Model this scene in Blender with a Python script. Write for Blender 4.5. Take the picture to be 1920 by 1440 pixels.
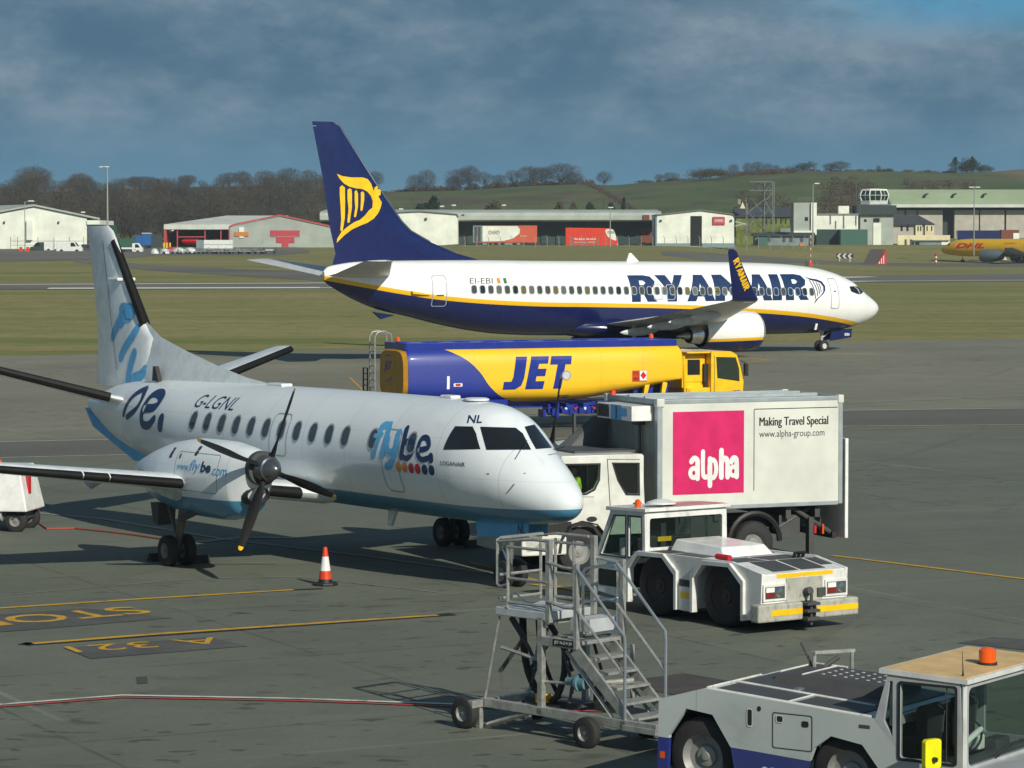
import bpy, bmesh, math, random
import numpy as np
from mathutils import Vector, Matrix
from mathutils.bvhtree import BVHTree
for _o in list(bpy.data.objects): bpy.data.objects.remove(_o)
SC = bpy.context.scene
COL = SC.collection
R = math.radians
# ------------------------------------------------------------------ camera
F, YH, H = 5500.0, 455.0, 6.55              # focal length in px of a 1920 px wide picture, horizon row, eye height (m)
PIT = math.atan((720 - YH) / F)
cam = bpy.data.cameras.new('camera'); cam.sensor_width = 36.0; cam.lens = F / 1920 * 36
cam.clip_start = 0.5; cam.clip_end = 20000
co = bpy.data.objects.new('camera', cam); COL.objects.link(co)
co.location = (0, 0, H); co.rotation_euler = (math.pi / 2 - PIT, 0, 0); SC.camera = co
# ------------------------------------------------------------------ view
SC.view_settings.view_transform = 'Standard'; SC.view_settings.look = 'None'
SC.view_settings.exposure = 0.0; SC.view_settings.gamma = 1.0
# ------------------------------------------------------------------ sun and sky
SUN_AZ, SUN_EL = R(-60), R(31)               # azimuth measured from +X towards +Y
sv = Vector((math.cos(SUN_AZ) * math.cos(SUN_EL), math.sin(SUN_AZ) * math.cos(SUN_EL), math.sin(SUN_EL)))
sl = bpy.data.lights.new('sun', 'SUN'); sl.energy = 4.3; sl.angle = R(0.5); sl.color = (1.0, 0.955, 0.83)
so = bpy.data.objects.new('sun', sl); COL.objects.link(so); so.rotation_euler = sv.to_track_quat('Z', 'Y').to_euler()
so.location = (0, -20, 60)

def lin(c):
    if isinstance(c, str):
        c = [int(c[i:i + 2], 16) / 255 for i in (1, 3, 5)]
        return tuple(x / 12.92 if x < .04045 else ((x + .055) / 1.055) ** 2.4 for x in c)
    return tuple(c)

class NT:                                     # small helper for node trees
    def __init__(s, tree): s.t = tree; s.t.nodes.clear()
    def n(s, typ, ins=None, **at):
        nd = s.t.nodes.new(typ)
        for k, v in at.items(): setattr(nd, k, v)
        for k, v in (ins or {}).items():
            if isinstance(v, bpy.types.NodeSocket): s.t.links.new(v, nd.inputs[k])
            elif isinstance(v, tuple) and len(v) == 3 and nd.inputs[k].type == 'RGBA': nd.inputs[k].default_value = (*v, 1)
            else: nd.inputs[k].default_value = v
        return nd
    def m(s, op, a, b=0.0, c=0.0, clamp=False):
        return s.n('ShaderNodeMath', {0: a, 1: b, 2: c}, operation=op, use_clamp=clamp).outputs[0]
    def mix(s, f, a, b, typ='MIX'):
        nd = s.n('ShaderNodeMix', data_type='RGBA', blend_type=typ)
        for i, v in ((0, f), (6, a), (7, b)):
            if isinstance(v, bpy.types.NodeSocket): s.t.links.new(v, nd.inputs[i])
            elif i == 0: nd.inputs[0].default_value = v
            else: nd.inputs[i].default_value = (*v, 1)
        return nd.outputs[2]
    def noise(s, vec, sc, det=4, rough=.55):
        return s.n('ShaderNodeTexNoise', {'Vector': vec, 'Scale': sc, 'Detail': det, 'Roughness': rough}).outputs[0]
    def ramp(s, f, stops, interp='LINEAR'):
        nd = s.n('ShaderNodeValToRGB', {0: f}); cr = nd.color_ramp; cr.interpolation = interp
        while len(cr.elements) < len(stops): cr.elements.new(.5)
        for e, (p, c) in zip(cr.elements, stops):
            e.position = p; e.color = (*lin(c), 1) if not isinstance(c, (int, float)) else (c, c, c, 1)
        return nd.outputs[0]
    def sm(s, v, a, b):                        # smoothstep a..b -> 0..1
        nd = s.n('ShaderNodeMapRange', {0: v, 1: a, 2: b}, interpolation_type='SMOOTHSTEP'); return nd.outputs[0]
    def vmul(s, v, k): return s.n('ShaderNodeVectorMath', {0: v, 1: k}, operation='MULTIPLY').outputs[0]

W = bpy.data.worlds.new('World'); SC.world = W; W.use_nodes = True
k = NT(W.node_tree)
sky = k.n('ShaderNodeTexSky', sky_type='NISHITA', sun_disc=False, sun_elevation=SUN_EL, sun_rotation=math.pi / 2 - SUN_AZ)
d = k.n('ShaderNodeTexCoord').outputs['Generated']
sx = k.n('ShaderNodeSeparateXYZ', {0: d})
el = sx.outputs[2]
cv = k.vmul(d, (8.5, 8.5, 20.0)); cv = k.n('ShaderNodeVectorRotate', {'Vector': cv, 'Angle': R(-16)}, rotation_type='Y_AXIS').outputs[0]
n1 = k.noise(cv, 1.5, 9, .62); n2 = k.noise(k.vmul(d, (24., 24., 48.)), 1.0, 7, .62); n3 = k.noise(k.vmul(d, (70., 70., 120.)), 1.0, 5, .6)
nn = k.m('ADD', k.m('ADD', k.m('MULTIPLY', n1, .48), k.m('MULTIPLY', n2, .39)), k.m('MULTIPLY', n3, .13))
base = k.ramp(k.m('MULTIPLY', el, 10.0), [(0, '#6496ab'), (.2, '#578ca9'), (.42, '#4f7d9a'), (.7, '#4f728c'), (1, '#56748a')])
cloud = k.ramp(nn, [(.38, '#46677f'), (.46, '#56768c'), (.53, '#6d8799'), (.61, '#8b9dab')])
amt = k.m('MULTIPLY', k.sm(nn, .25, .50), k.sm(el, .016, .055))
cl = k.mix(k.m('MULTIPLY', amt, .75), base, cloud)
# a clear blue gap high on the right
gap = k.m('MULTIPLY', k.sm(sx.outputs[0], .075, .15), k.m('MULTIPLY', k.sm(el, .064, .081), k.sm(n2, .40, .54)))
cl = k.mix(k.m('MULTIPLY', gap, .8), cl, lin('#4f9ac0'))
up = k.sm(el, .10, .55)                        # higher up the cloud breaks and blue sky shows
nis = k.n('ShaderNodeVectorMath', {0: sky.outputs[0], 3: .06}, operation='SCALE').outputs[0]
cl = k.mix(k.m('MULTIPLY', up, .7), cl, nis)
bg = k.n('ShaderNodeBackground', {0: cl, 1: 1.0})
k.n('ShaderNodeOutputWorld', {0: bg.outputs[0]})

# ------------------------------------------------------------------ from photo pixels to places (real distances)
def gz(x, d):                                  # the airfield climbs gently away from the apron, then the hills begin
    zl = .014 * (min(max(d, 190), 620) - 190)
    z = zl
    u = 960 + F * x / max(d, 100)
    w = min(max((u - 1250) / 400, 0), 1); w = w * w * (3 - 2 * w)
    t = min(max((d - 645) / 55, 0), 1)
    zr = .0045 * (min(max(d, 190), 645) - 190); zr += (6.02 - zr) * t * t * (3 - 2 * t)
    z = zl + (zr - zl) * w
    if d > 720:
        rv = np.interp(u, RU, RVV); zt = H + (YH - rv) / F * 1100
        t = min((d - 720) / 380, 1); t = t * t * (3 - 2 * t) * .6 + t * .4
        z = z + (zt - z) * t
        if d > 1100: z -= min((d - 1100) * .04, 30)
    return z
RU = [-1500, -300, 0, 180, 400, 600, 740, 880, 1000, 1090, 1150, 1200, 1300, 1400, 1500, 1600, 1700, 1790, 1850, 1920, 2100, 3500]
RVV = [380, 370, 365, 356, 350, 350, 360, 356, 348, 345, 348, 343, 337, 327, 321, 321, 322, 324, 323, 317, 312, 330]
def ray(u, v):
    b = (720 - v) / F
    return Vector(((u - 960) / F, math.cos(PIT) + b * math.sin(PIT), -math.sin(PIT) + b * math.cos(PIT)))
def at(u, v, d):                               # the point d metres out that the photo shows at (u, v)
    r = ray(u, v); return Vector((0, 0, H)) + r * (d / r.y)
def G(u, v, off=0.0):                          # the ground point shown at (u, v)
    r = ray(u, v); lo, hi = 5.0, 719.0
    for _ in range(50):
        m = (lo + hi) / 2; p = r * (m / r.y)
        if H + p.z > gz(p.x, m): lo = m
        else: hi = m
    p = r * (lo / r.y); return Vector((p.x, p.y, gz(p.x, lo) + off))
class Fr:                                      # a thing's place: origin and heading
    def __init__(s, x, y, th): s.o = (x, y); s.th = th
    def side(s, u, v, y):                      # local (x, z) of pixel on the plane y = const
        f = Vector((math.cos(s.th), math.sin(s.th), 0)); l = Vector((-f.y, f.x, 0)); o = Vector((*s.o, 0)); c = Vector((0, 0, H))
        r = ray(u, v); p = c + r * ((y + (o - c).dot(l)) / r.dot(l)) - o
        return (p.dot(f), p.z)
    def hit(s, u, v, bvh):                     # local (x, z) where the sight line meets a body
        q = Matrix.Translation((*s.o, 0)) @ Matrix.Rotation(s.th, 4, 'Z'); qi = q.inverted()
        p = bvh.ray_cast(qi @ Vector((0, 0, H)), (qi.to_3x3() @ ray(u, v)).normalized())[0]
        return (p.x, p.z)
def zz(n):                                     # the zoom windows the outlines were read in
    x, y, q = dict(a=(0, 380, .27083), b=(0, 680, 1/3), c=(600, 680, 1/3), d=(560, 200, .29167), e=(1100, 440, .3021),
                   f=(660, 600, .39583), g=(1000, 700, 1/3), h=(840, 960, 1/3), i=(1220, 1180, .36458), j=(0, 290, 1/6), k=(280, 290, .1875),
                   l=(720, 290, .1875), m=(1040, 290, .1875), n=(1360, 290, .15625), o=(1600, 290, 1/6), p=(0, 1000, .46875))[n]
    return lambda a, b: (x + a * q, y + b * q)
# ------------------------------------------------------------------ materials
MATS = {}
def coords(k): return k.n('ShaderNodeTexCoord').outputs['Object']
def mat(name, col, rough=.5, metal=0, var=.12, scale=3., bump=0, coat=0, dirt=0, spec=.5):
    if name in MATS: return MATS[name]
    m = bpy.data.materials.new(name); m.use_nodes = True; k = NT(m.node_tree)
    c = lin(col); v = coords(k)
    n = k.noise(v, scale, 5, .6)
    cc = k.mix(k.sm(n, .3, .7), tuple(x * (1 - var) for x in c), tuple(min(1, x * (1 + var * .7)) for x in c))
    if dirt:
        n2 = k.noise(k.vmul(v, (1., 1., .35)), scale * 2.3, 6, .7)
        cc = k.mix(k.m('MULTIPLY', k.sm(n2, .52, .75), dirt), cc, (.06, .055, .045))
    b = k.n('ShaderNodeBsdfPrincipled', {'Base Color': cc, 'Metallic': metal, 'Coat Weight': coat, 'Coat Roughness': .1, 'Specular IOR Level': spec,
            'Roughness': k.m('ADD', k.m('MULTIPLY', n, .12), rough - .06, clamp=True)})
    if bump:
        bp = k.n('ShaderNodeBump', {'Height': k.noise(v, scale * 6, 4), 'Strength': bump, 'Distance': .02})
        k.t.links.new(bp.outputs[0], b.inputs['Normal'])
    k.n('ShaderNodeOutputMaterial', {0: b.outputs[0]})
    MATS[name] = m; return m
def glass(name, tint, alpha=.75, rough=.04):
    if name in MATS: return MATS[name]
    m = bpy.data.materials.new(name); m.use_nodes = True; k = NT(m.node_tree)
    b = k.n('ShaderNodeBsdfPrincipled', {'Base Color': lin(tint), 'Roughness': rough, 'Specular IOR Level': .6})
    t = k.n('ShaderNodeBsdfTransparent', {0: (.75, .85, .8)})
    x = k.n('ShaderNodeMixShader', {0: alpha, 1: t.outputs[0], 2: b.outputs[0]})
    k.n('ShaderNodeOutputMaterial', {0: x.outputs[0]})
    MATS[name] = m; return m
def livery(name, axis, pts, lo, hi, colors, bands, rough=.28, coat=.4, axis2='z', streak=.06, panel=1.62):
    """paint split along a curve: value of axis2 against f(axis); bands are offsets below the curve"""
    m = bpy.data.materials.new(name); m.use_nodes = True; k = NT(m.node_tree); v = coords(k)
    s = k.n('ShaderNodeSeparateXYZ', {0: v}); I = {'x': 0, 'y': 1, 'z': 2}
    def seams(c):                              # butted skin panels and a little grime below
        f = k.m('ABSOLUTE', k.m('SUBTRACT', k.m('FRACT', k.m('DIVIDE', s.outputs[0], panel)), .5)); g = k.m('ABSOLUTE', k.m('SUBTRACT', k.m('FRACT', k.m('DIVIDE', s.outputs[2], .71)), .5))
        if panel < 5: c = k.mix(k.m('MULTIPLY', k.sm(g, .5 - .011, .5 - .004), .16), c, (.08, .085, .09))
        return k.mix(k.m('MULTIPLY', k.sm(f, .5 - .012 / panel, .5 - .004 / panel), .28), c, (.08, .085, .09))
    a = s.outputs[I[axis]]; h = s.outputs[I[axis2]]
    t = k.n('ShaderNodeMapRange', {0: a, 1: pts[0][0], 2: pts[-1][0]}).outputs[0]
    fc = k.n('ShaderNodeFloatCurve', {1: t}); cu = fc.mapping.curves[0]
    X0, X1 = pts[0][0], pts[-1][0]
    q = [((x - X0) / (X1 - X0), (z - lo) / (hi - lo)) for x, z in pts]
    while len(cu.points) < len(q): cu.points.new(.5, .5)
    for p, c in zip(cu.points, q): p.location = c
    fc.mapping.update()
    f = k.m('ADD', k.m('MULTIPLY', fc.outputs[0], hi - lo), lo)
    dlt = k.m('SUBTRACT', f, h)
    cc = lin(colors[0])
    n = k.noise(v, .5, 4, .55); n2 = k.noise(k.vmul(v, (.5, 2., .7)), 1.6, 4, .6)
    for c, o in zip(colors[1:], bands):
        cc = k.mix(k.m('GREATER_THAN', dlt, o), cc, lin(c))
    cc = k.mix(k.m('MULTIPLY', k.sm(n, .35, .75), streak), cc, (.1, .1, .09))
    cc = k.mix(k.m('MULTIPLY', k.sm(n2, .55, .8), streak * 1.5), cc, (.08, .08, .075))
    cc = seams(cc)
    b = k.n('ShaderNodeBsdfPrincipled', {'Base Color': cc, 'Coat Weight': coat, 'Coat Roughness': .08, 'Roughness': k.m('ADD', k.m('MULTIPLY', n, .06), rough - .03)})
    k.n('ShaderNodeOutputMaterial', {0: b.outputs[0]}); MATS[name] = m; return m
# ------------------------------------------------------------------ meshes
class MB:
    def __init__(s): s.v = []; s.f = []; s.mi = []
    def add(s, vs, fs, m=0):
        o = len(s.v); s.v += [tuple(v) for v in vs]; s.f += [tuple(i + o for i in f) for f in fs]; s.mi += [m] * len(fs); return s
    def hexa(s, p, m=0):                        # 4 bottom, 4 top
        return s.add(p, [(0, 3, 2, 1), (4, 5, 6, 7), (0, 1, 5, 4), (1, 2, 6, 5), (2, 3, 7, 6), (3, 0, 4, 7)], m)
    def box(s, x0, x1, y0, y1, z0, z1, m=0):
        return s.hexa([(x0, y0, z0), (x1, y0, z0), (x1, y1, z0), (x0, y1, z0), (x0, y0, z1), (x1, y0, z1), (x1, y1, z1), (x0, y1, z1)], m)
    def prism(s, poly, ax, a, b, m=0):
        n = len(poly); g = {'x': lambda p, t: (t, p[0], p[1]), 'y': lambda p, t: (p[0], t, p[1]), 'z': lambda p, t: (p[0], p[1], t)}[ax]
        return s.add([g(p, a) for p in poly] + [g(p, b) for p in poly],
                     [tuple(range(n)), tuple(range(2 * n - 1, n - 1, -1))] + [(i, (i + 1) % n, n + (i + 1) % n, n + i) for i in range(n)], m)
    def loft(s, rings, m=0, c0=True, c1=True):
        n = len(rings[0]); vs = [p for r in rings for p in r]; fs = []
        for i in range(len(rings) - 1):
            for j in range(n):
                a = i * n + j; b = i * n + (j + 1) % n; fs.append((a, b, b + n, a + n))
        if c0: fs.append(tuple(range(n - 1, -1, -1)))
        if c1: fs.append(tuple(range((len(rings) - 1) * n, len(rings) * n)))
        return s.add(vs, fs, m)
    def tube(s, pts, r, n=6, m=0, closed=False):
        P = [Vector(p) for p in pts]; rs = r if isinstance(r, (list, tuple)) else [r] * len(P); rings = []; up = None
        for i, p in enumerate(P):
            if closed: t = (P[(i + 1) % len(P)] - P[i - 1]).normalized()
            else: t = (P[min(i + 1, len(P) - 1)] - P[max(i - 1, 0)]).normalized()
            if up is None: up = Vector((0, 0, 1)) if abs(t.z) < .9 else Vector((1, 0, 0))
            a = t.cross(up)
            if a.length < 1e-4: a = t.orthogonal()
            a.normalize(); up = a.cross(t)
            rings.append([p + (a * math.cos(q) + up * math.sin(q)) * rs[i] for q in (2 * math.pi * j / n for j in range(n))])
        if closed: rings.append(rings[0])
        return s.loft(rings, m, not closed, not closed)
    def lathe(s, prof, o, ax, n=24, m=0, c0=True, c1=True, ph=0):
        A = {'x': (Vector((1, 0, 0)), Vector((0, 1, 0)), Vector((0, 0, 1))), 'y': (Vector((0, 1, 0)), Vector((0, 0, 1)), Vector((1, 0, 0))), 'z': (Vector((0, 0, 1)), Vector((1, 0, 0)), Vector((0, 1, 0)))}[ax]
        o = Vector(o)
        return s.loft([[o + A[0] * t + (A[1] * math.cos(q) + A[2] * math.sin(q)) * r for q in (ph + 2 * math.pi * j / n for j in range(n))] for t, r in prof], m, c0, c1)
    def build(s, name, mats, par=None, smooth=None, bev=0, label=None, cat=None, group=None, kind=None, loc=None, rz=0):
        me = bpy.data.meshes.new(name); me.from_pydata(s.v, [], s.f); me.validate()
        if len(me.polygons) == len(s.mi): me.polygons.foreach_set('material_index', s.mi)
        b = bmesh.new(); b.from_mesh(me); bmesh.ops.recalc_face_normals(b, faces=b.faces); b.to_mesh(me); b.free()
        for m in (mats if isinstance(mats, (list, tuple)) else [mats]): me.materials.append(MATS[m] if isinstance(m, str) else m)
        if smooth is not None:
            me.polygons.foreach_set('use_smooth', [True] * len(me.polygons)); me.set_sharp_from_angle(angle=R(smooth))
        o = bpy.data.objects.new(name, me); COL.objects.link(o)
        if bev:
            md = o.modifiers.new('bevel', 'BEVEL'); md.width = bev; md.segments = 2; md.limit_method = 'ANGLE'; md.angle_limit = R(40)
        if par: o.parent = par
        tag(o, label, cat, group, kind)
        if loc: o.location = loc
        if rz: o.rotation_euler.z = rz
        return o
    def bvh(s): return BVHTree.FromPolygons(s.v, s.f)
def tag(o, label=None, cat=None, group=None, kind=None):
    for a, b in (('label', label), ('category', cat), ('group', group), ('kind', kind)):
        if b: o[a] = b
def thing(name, label, cat, loc=(0, 0, 0), rz=0, group=None):
    o = bpy.data.objects.new(name, None); COL.objects.link(o); o.empty_display_size = .3
    o.location = loc; o.rotation_euler = (0, 0, rz); tag(o, label, cat, group); return o
def dup(root, loc, rz=None, label=None, scale=None):
    def cp(o, par):
        c = o.copy(); COL.objects.link(c); c.parent = par
        for ch in [x for x in o.children]: cp(ch, c)
        return c
    r = cp(root, None); r.location = loc
    if rz is not None: r.rotation_euler = (0, 0, rz)
    if label: r['label'] = label
    if scale: r.scale = scale
    return r
# ------------------------------------------------------------------ flat shapes and lettering
def curve_mesh(cu):
    ob = bpy.data.objects.new('tmp', cu); me = bpy.data.meshes.new_from_object(ob)
    vs = [tuple(v.co) for v in me.vertices]; fs = [tuple(p.vertices) for p in me.polygons]
    bpy.data.objects.remove(ob); bpy.data.curves.remove(cu); bpy.data.meshes.remove(me); return vs, fs
def shape(loops, ext=0):
    cu = bpy.data.curves.new('c', 'CURVE'); cu.dimensions = '2D'; cu.fill_mode = 'BOTH'; cu.extrude = ext
    for lp in loops:
        sp = cu.splines.new('POLY'); sp.points.add(len(lp) - 1); sp.use_cyclic_u = True
        for p, q in zip(sp.points, lp): p.co = (q[0], q[1], 0, 1)
    return curve_mesh(cu)
def text(s, bold=0, shear=0, res=3, space=1.0):
    cu = bpy.data.curves.new('t', 'FONT'); cu.body = s; cu.offset = bold; cu.shear = shear; cu.resolution_u = res; cu.space_character = space
    return curve_mesh(cu)
def fit(vf, x0, x1, z0, z1, flip=False):
    vs, fs = vf; a = np.array(vs)[:, :2]; lo = a.min(0); hi = a.max(0); t = (a - lo) / (hi - lo)
    if flip: t[:, 0] = 1 - t[:, 0]
    return [(x0 + p[0] * (x1 - x0), z0 + p[1] * (z1 - z0)) for p in t], fs
def smoothloop(pts, n=5, closed=True):
    P = [np.array(p, float) for p in pts]; N = len(P); out = []
    for i in range(N if closed else N - 1):
        p0, p1, p2, p3 = (P[(i + j) % N] if closed else P[min(max(i + j, 0), N - 1)] for j in (-1, 0, 1, 2))
        for t in np.arange(n) / n:
            out.append(tuple(.5 * (2 * p1 + (p2 - p0) * t + (2 * p0 - 5 * p1 + 4 * p2 - p3) * t * t + (3 * p1 - p0 - 3 * p2 + p3) * t ** 3)))
    if not closed: out.append(tuple(P[-1]))
    return out
def stroke(pts, w, n=5, sm=True):               # a thick line with round ends, as one loop
    P = smoothloop(pts, n, False) if sm and len(pts) > 2 else [tuple(p) for p in pts]
    L, Rr = [], []
    for i, p in enumerate(P):
        a = np.array(P[max(i - 1, 0)]); b = np.array(P[min(i + 1, len(P) - 1)]); t = (b - a) / np.linalg.norm(b - a); nrm = np.array([-t[1], t[0]]) * w / 2
        L.append(tuple(np.array(p) + nrm)); Rr.append(tuple(np.array(p) - nrm))
        if i in (0, len(P) - 1):
            a0 = math.atan2(nrm[1], nrm[0]); sgn = 1 if i == 0 else -1
            cap = [(p[0] + math.cos(a0 + sgn * q) * w / 2, p[1] + math.sin(a0 + sgn * q) * w / 2) for q in (.6, 1.2, 1.9, 2.5)]
            if i == 0: L = cap[::-1] + L
            else: L += cap
    return L + Rr[::-1]
def rrect(x0, x1, z0, z1, r, n=4):
    out = []
    for cx, cz, a in ((x1 - r, z1 - r, 0), (x0 + r, z1 - r, 90), (x0 + r, z0 + r, 180), (x1 - r, z0 + r, 270)):
        out += [(cx + r * math.cos(R(a + 90 * i / n)), cz + r * math.sin(R(a + 90 * i / n))) for i in range(n + 1)]
    return out
def poly(loop): return [tuple(p) for p in loop], [tuple(range(len(loop)))]
def drape(vf, bvh, side, off, dx=1.0, dz=.12):  # lay a flat (x, z) shape onto a curved flank
    vs, fs = vf; bm = bmesh.new(); vv = [bm.verts.new((p[0], 0, p[1])) for p in vs]
    for f in fs:
        try: bm.faces.new([vv[i] for i in f])
        except ValueError: pass
    xs = [p[0] for p in vs]; zs = [p[1] for p in vs]
    for ax, lo, hi, st in ((0, min(xs), max(xs), dx), (2, min(zs), max(zs), dz)):
        t = lo + st * .5
        while t < hi:
            c = [0, 0, 0]; c[ax] = t; nm = [0, 0, 0]; nm[ax] = 1
            bmesh.ops.bisect_plane(bm, geom=bm.verts[:] + bm.edges[:] + bm.faces[:], plane_co=c, plane_no=nm); t += st
    bm.verts.index_update(); out = []
    for v in bm.verts:
        h = bvh.ray_cast(Vector((v.co.x, side * 30, v.co.z)), Vector((0, -side, 0)))
        p, nr = (h[0], h[1]) if h[0] is not None else (lambda q: (q[0], q[1]))(bvh.find_nearest(Vector((v.co.x, side * 5, v.co.z))))
        if nr.y * side < 0: nr = -nr
        out.append(p + nr * off)
    r = out, [tuple(v.index for v in f.verts) for f in bm.faces]; bm.free(); return r
def decal(name, vfs, bvh, side, m, par, off=.008, dx=1., dz=.12):
    b = MB()
    for i, vf in enumerate(vfs if isinstance(vfs, list) else [vfs]): b.add(*drape(vf, bvh, side, off + i * .0015, dx, dz))
    return b.build(name, m, par)
def flat(name, vfs, y, m, par, ax='y', th=.0):   # lay a flat shape on a plane of a thing
    b = MB()
    for vf in (vfs if isinstance(vfs, list) else [vfs]):
        vs, fs = vf; b.add([{'y': (p[0], y, p[1]), 'x': (y, p[0], p[1]), 'z': (p[0], p[1], y)}[ax] for p in vs], fs)
    return b.build(name, m, par)
def panel(loops, ext, y, ax='y'):                # solid sheet with openings
    vs, fs = shape(loops, ext)
    return [{'y': (p[0], y + p[2], p[1]), 'x': (y + p[2], p[0], p[1]), 'z': (p[0], p[1], y + p[2])}[ax] for p in vs], fs
def wheel(par, x, y, z, r, w, rimr=.55, rim='rim grey', n=28, hub=True):
    t = MB().lathe([(-w / 2, r * rimr), (-w / 2, r * .86), (-w * .42, r * .96), (-w * .3, r), (w * .3, r), (w * .42, r * .96), (w / 2, r * .86), (w / 2, r * rimr)], (x, y, z), 'y', n, 0, False, False)
    o = t.build('wheel', 'tyre rubber', par, 35)
    if hub:
        q = MB()
        for s in (-1, 1):
            q.lathe([(s * w * .44, r * (rimr + .03)), (s * w * .40, r * rimr), (s * w * .24, r * rimr * .86), (s * w * .2, r * rimr * .5), (s * w * .28, r * rimr * .44), (s * w * .30, r * rimr * .2), (s * w * .36, r * rimr * .17), (s * w * .37, r * rimr * .02)], (x, y, z), 'y', n, 0, False, True)
        q.build('rim', rim, o, 30)
    return o
def pchip(x, y, q):
    x = np.array(x, float); y = np.array(y, float); h = np.diff(x); dl = np.diff(y) / h; m = np.zeros(len(x)); m[0] = dl[0]; m[-1] = dl[-1]
    for i in range(1, len(x) - 1):
        m[i] = 0 if dl[i - 1] * dl[i] <= 0 else 2 * dl[i - 1] * dl[i] / (dl[i - 1] + dl[i])
    out = []
    for t in q:
        i = int(min(max(np.searchsorted(x, t) - 1, 0), len(h) - 1)); s = (t - x[i]) / h[i]
        out.append((1 + 2 * s) * (1 - s) ** 2 * y[i] + s * (1 - s) ** 2 * h[i] * m[i] + s * s * (3 - 2 * s) * y[i + 1] + s * s * (s - 1) * h[i] * m[i + 1])
    return np.array(out)
def body(st, n=48, sub=5, y0=0, dirx=-1, ex=2.0):
    """fuselage from stations (aft, top, bottom, half width)"""
    a = np.array(st, float); xs = []
    for i in range(len(a) - 1): xs += list(np.linspace(a[i, 0], a[i + 1, 0], sub, endpoint=False))
    xs.append(a[-1, 0]); T = pchip(a[:, 0], a[:, 1], xs); B = pchip(a[:, 0], a[:, 2], xs); Wd = pchip(a[:, 0], a[:, 3], xs); rings = []
    for x, t, b, w in zip(xs, T, B, Wd):
        zc = (t + b) / 2; r = []
        for j in range(n):
            q = 2 * math.pi * j / n; c, s_ = math.cos(q), math.sin(q)
            r.append((dirx * x, y0 + w * math.copysign(abs(c) ** (2 / ex), c), zc + (t - b) / 2 * math.copysign(abs(s_) ** (2 / ex), s_)))
        rings.append(r)
    return MB().loft(rings)
def foil(n=10):
    xs = [.5 * (1 - math.cos(math.pi * i / n)) for i in range(n + 1)]
    th = lambda x: 5 * (.2969 * math.sqrt(x) - .126 * x - .3516 * x * x + .2843 * x ** 3 - .1015 * x ** 4)
    return [(x, th(x)) for x in xs] + [(x, -th(x)) for x in xs[-2:0:-1]]
def wing(secs, vert=False):
    """sections (le_x, chord, y, z, t/c); x is forward so the chord runs to -x"""
    rings = []
    for lx, c, y, z, t in secs:
        rings.append([(lx - c * p[0], y + (c * t * p[1] if vert else 0), z + (0 if vert else c * t * p[1])) for p in foil()])
    return MB().loft(rings)
# ================================================================== common materials
mat('tyre rubber', (.022, .022, .022), .8, var=.3); mat('rim grey', (.26, .26, .25), .5, .2, dirt=.5); mat('rim white', (.6, .6, .57), .5, dirt=.5)
mat('rim dark', (.07, .05, .045), .7); mat('black paint', (.018, .018, .018), .5); mat('black boot', (.010, .010, .010), .6, var=.3, spec=.2)
mat('white paint', (.78, .78, .75), .32, coat=.3, dirt=.12); mat('worn white paint', (.72, .72, .69), .4, coat=.15, dirt=.35, scale=2.5)
mat('grey paint', (.42, .44, .45), .4); mat('light grey paint', (.58, .60, .60), .38, dirt=.12); mat('dark grey', (.06, .06, .06), .6); mat('steel', (.45, .45, .43), .35, .85, var=.2)
mat('galvanised', (.40, .40, .37), .45, .5, var=.22, scale=9); mat('bright metal', (.75, .75, .74), .18, 1.0); mat('navy', '#111d52', .3, coat=.4); mat('yellow', '#f2bf12', .35, coat=.2)
mat('letter navy', '#14305a', .4); mat('letter blue', '#5aa8d8', .4); mat('letter grey', '#30383c', .5); mat('line grey', '#9aa3a6', .5); mat('orange', '#e08a2a', .4); mat('red', '#c4202a', .4)
mat('window pane', (.018, .022, .026), .12, spec=.7); mat('pane grey', (.065, .07, .066), .15); mat('pane light', (.13, .135, .12), .2); mat('pane amber', (.14, .12, .05), .2); mat('pane blue', (.045, .055, .07), .1, spec=.8); mat('cockpit glass', (.012, .014, .016), .06, spec=.8); mat('white letter', (.8, .8, .78), .4); mat('green', '#1f6f52', .5)
mat('truck cream', (.70, .70, .64), .35, coat=.25, dirt=.1); mat('box cream', (.66, .67, .60), .42, dirt=.06, scale=.8); mat('magenta', '#cf1f62', .4); mat('frame grey', (.38, .42, .43), .4, .3)
mat('safety orange', '#d9401a', .45); mat('tank yellow', '#f7c31a', .3, coat=.4); mat('tank blue', '#1b2f8c', .3, coat=.4); mat('amber lamp', '#e0560a', .2, coat=.6); mat('mirror yellow', '#e8e213', .35)
mat('hi vis', '#b5ee28', .6); mat('skin', '#b98468', .6); mat('hair', '#2a1d15', .8); mat('seat black', (.02, .02, .022), .7); mat('bronze belly', '#3f86ad', .35, coat=.3, dirt=.2)
mat('tan roof', '#d0ae78', .6, dirt=.15); mat('silver paint', (.40, .42, .43), .4, .1, dirt=.2, scale=2); mat('bluish paint', '#5a7f88', .4)
glass('cab glass', (.02, .03, .03), .22); glass('dark cab glass', (.012, .015, .015), .72)
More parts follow.
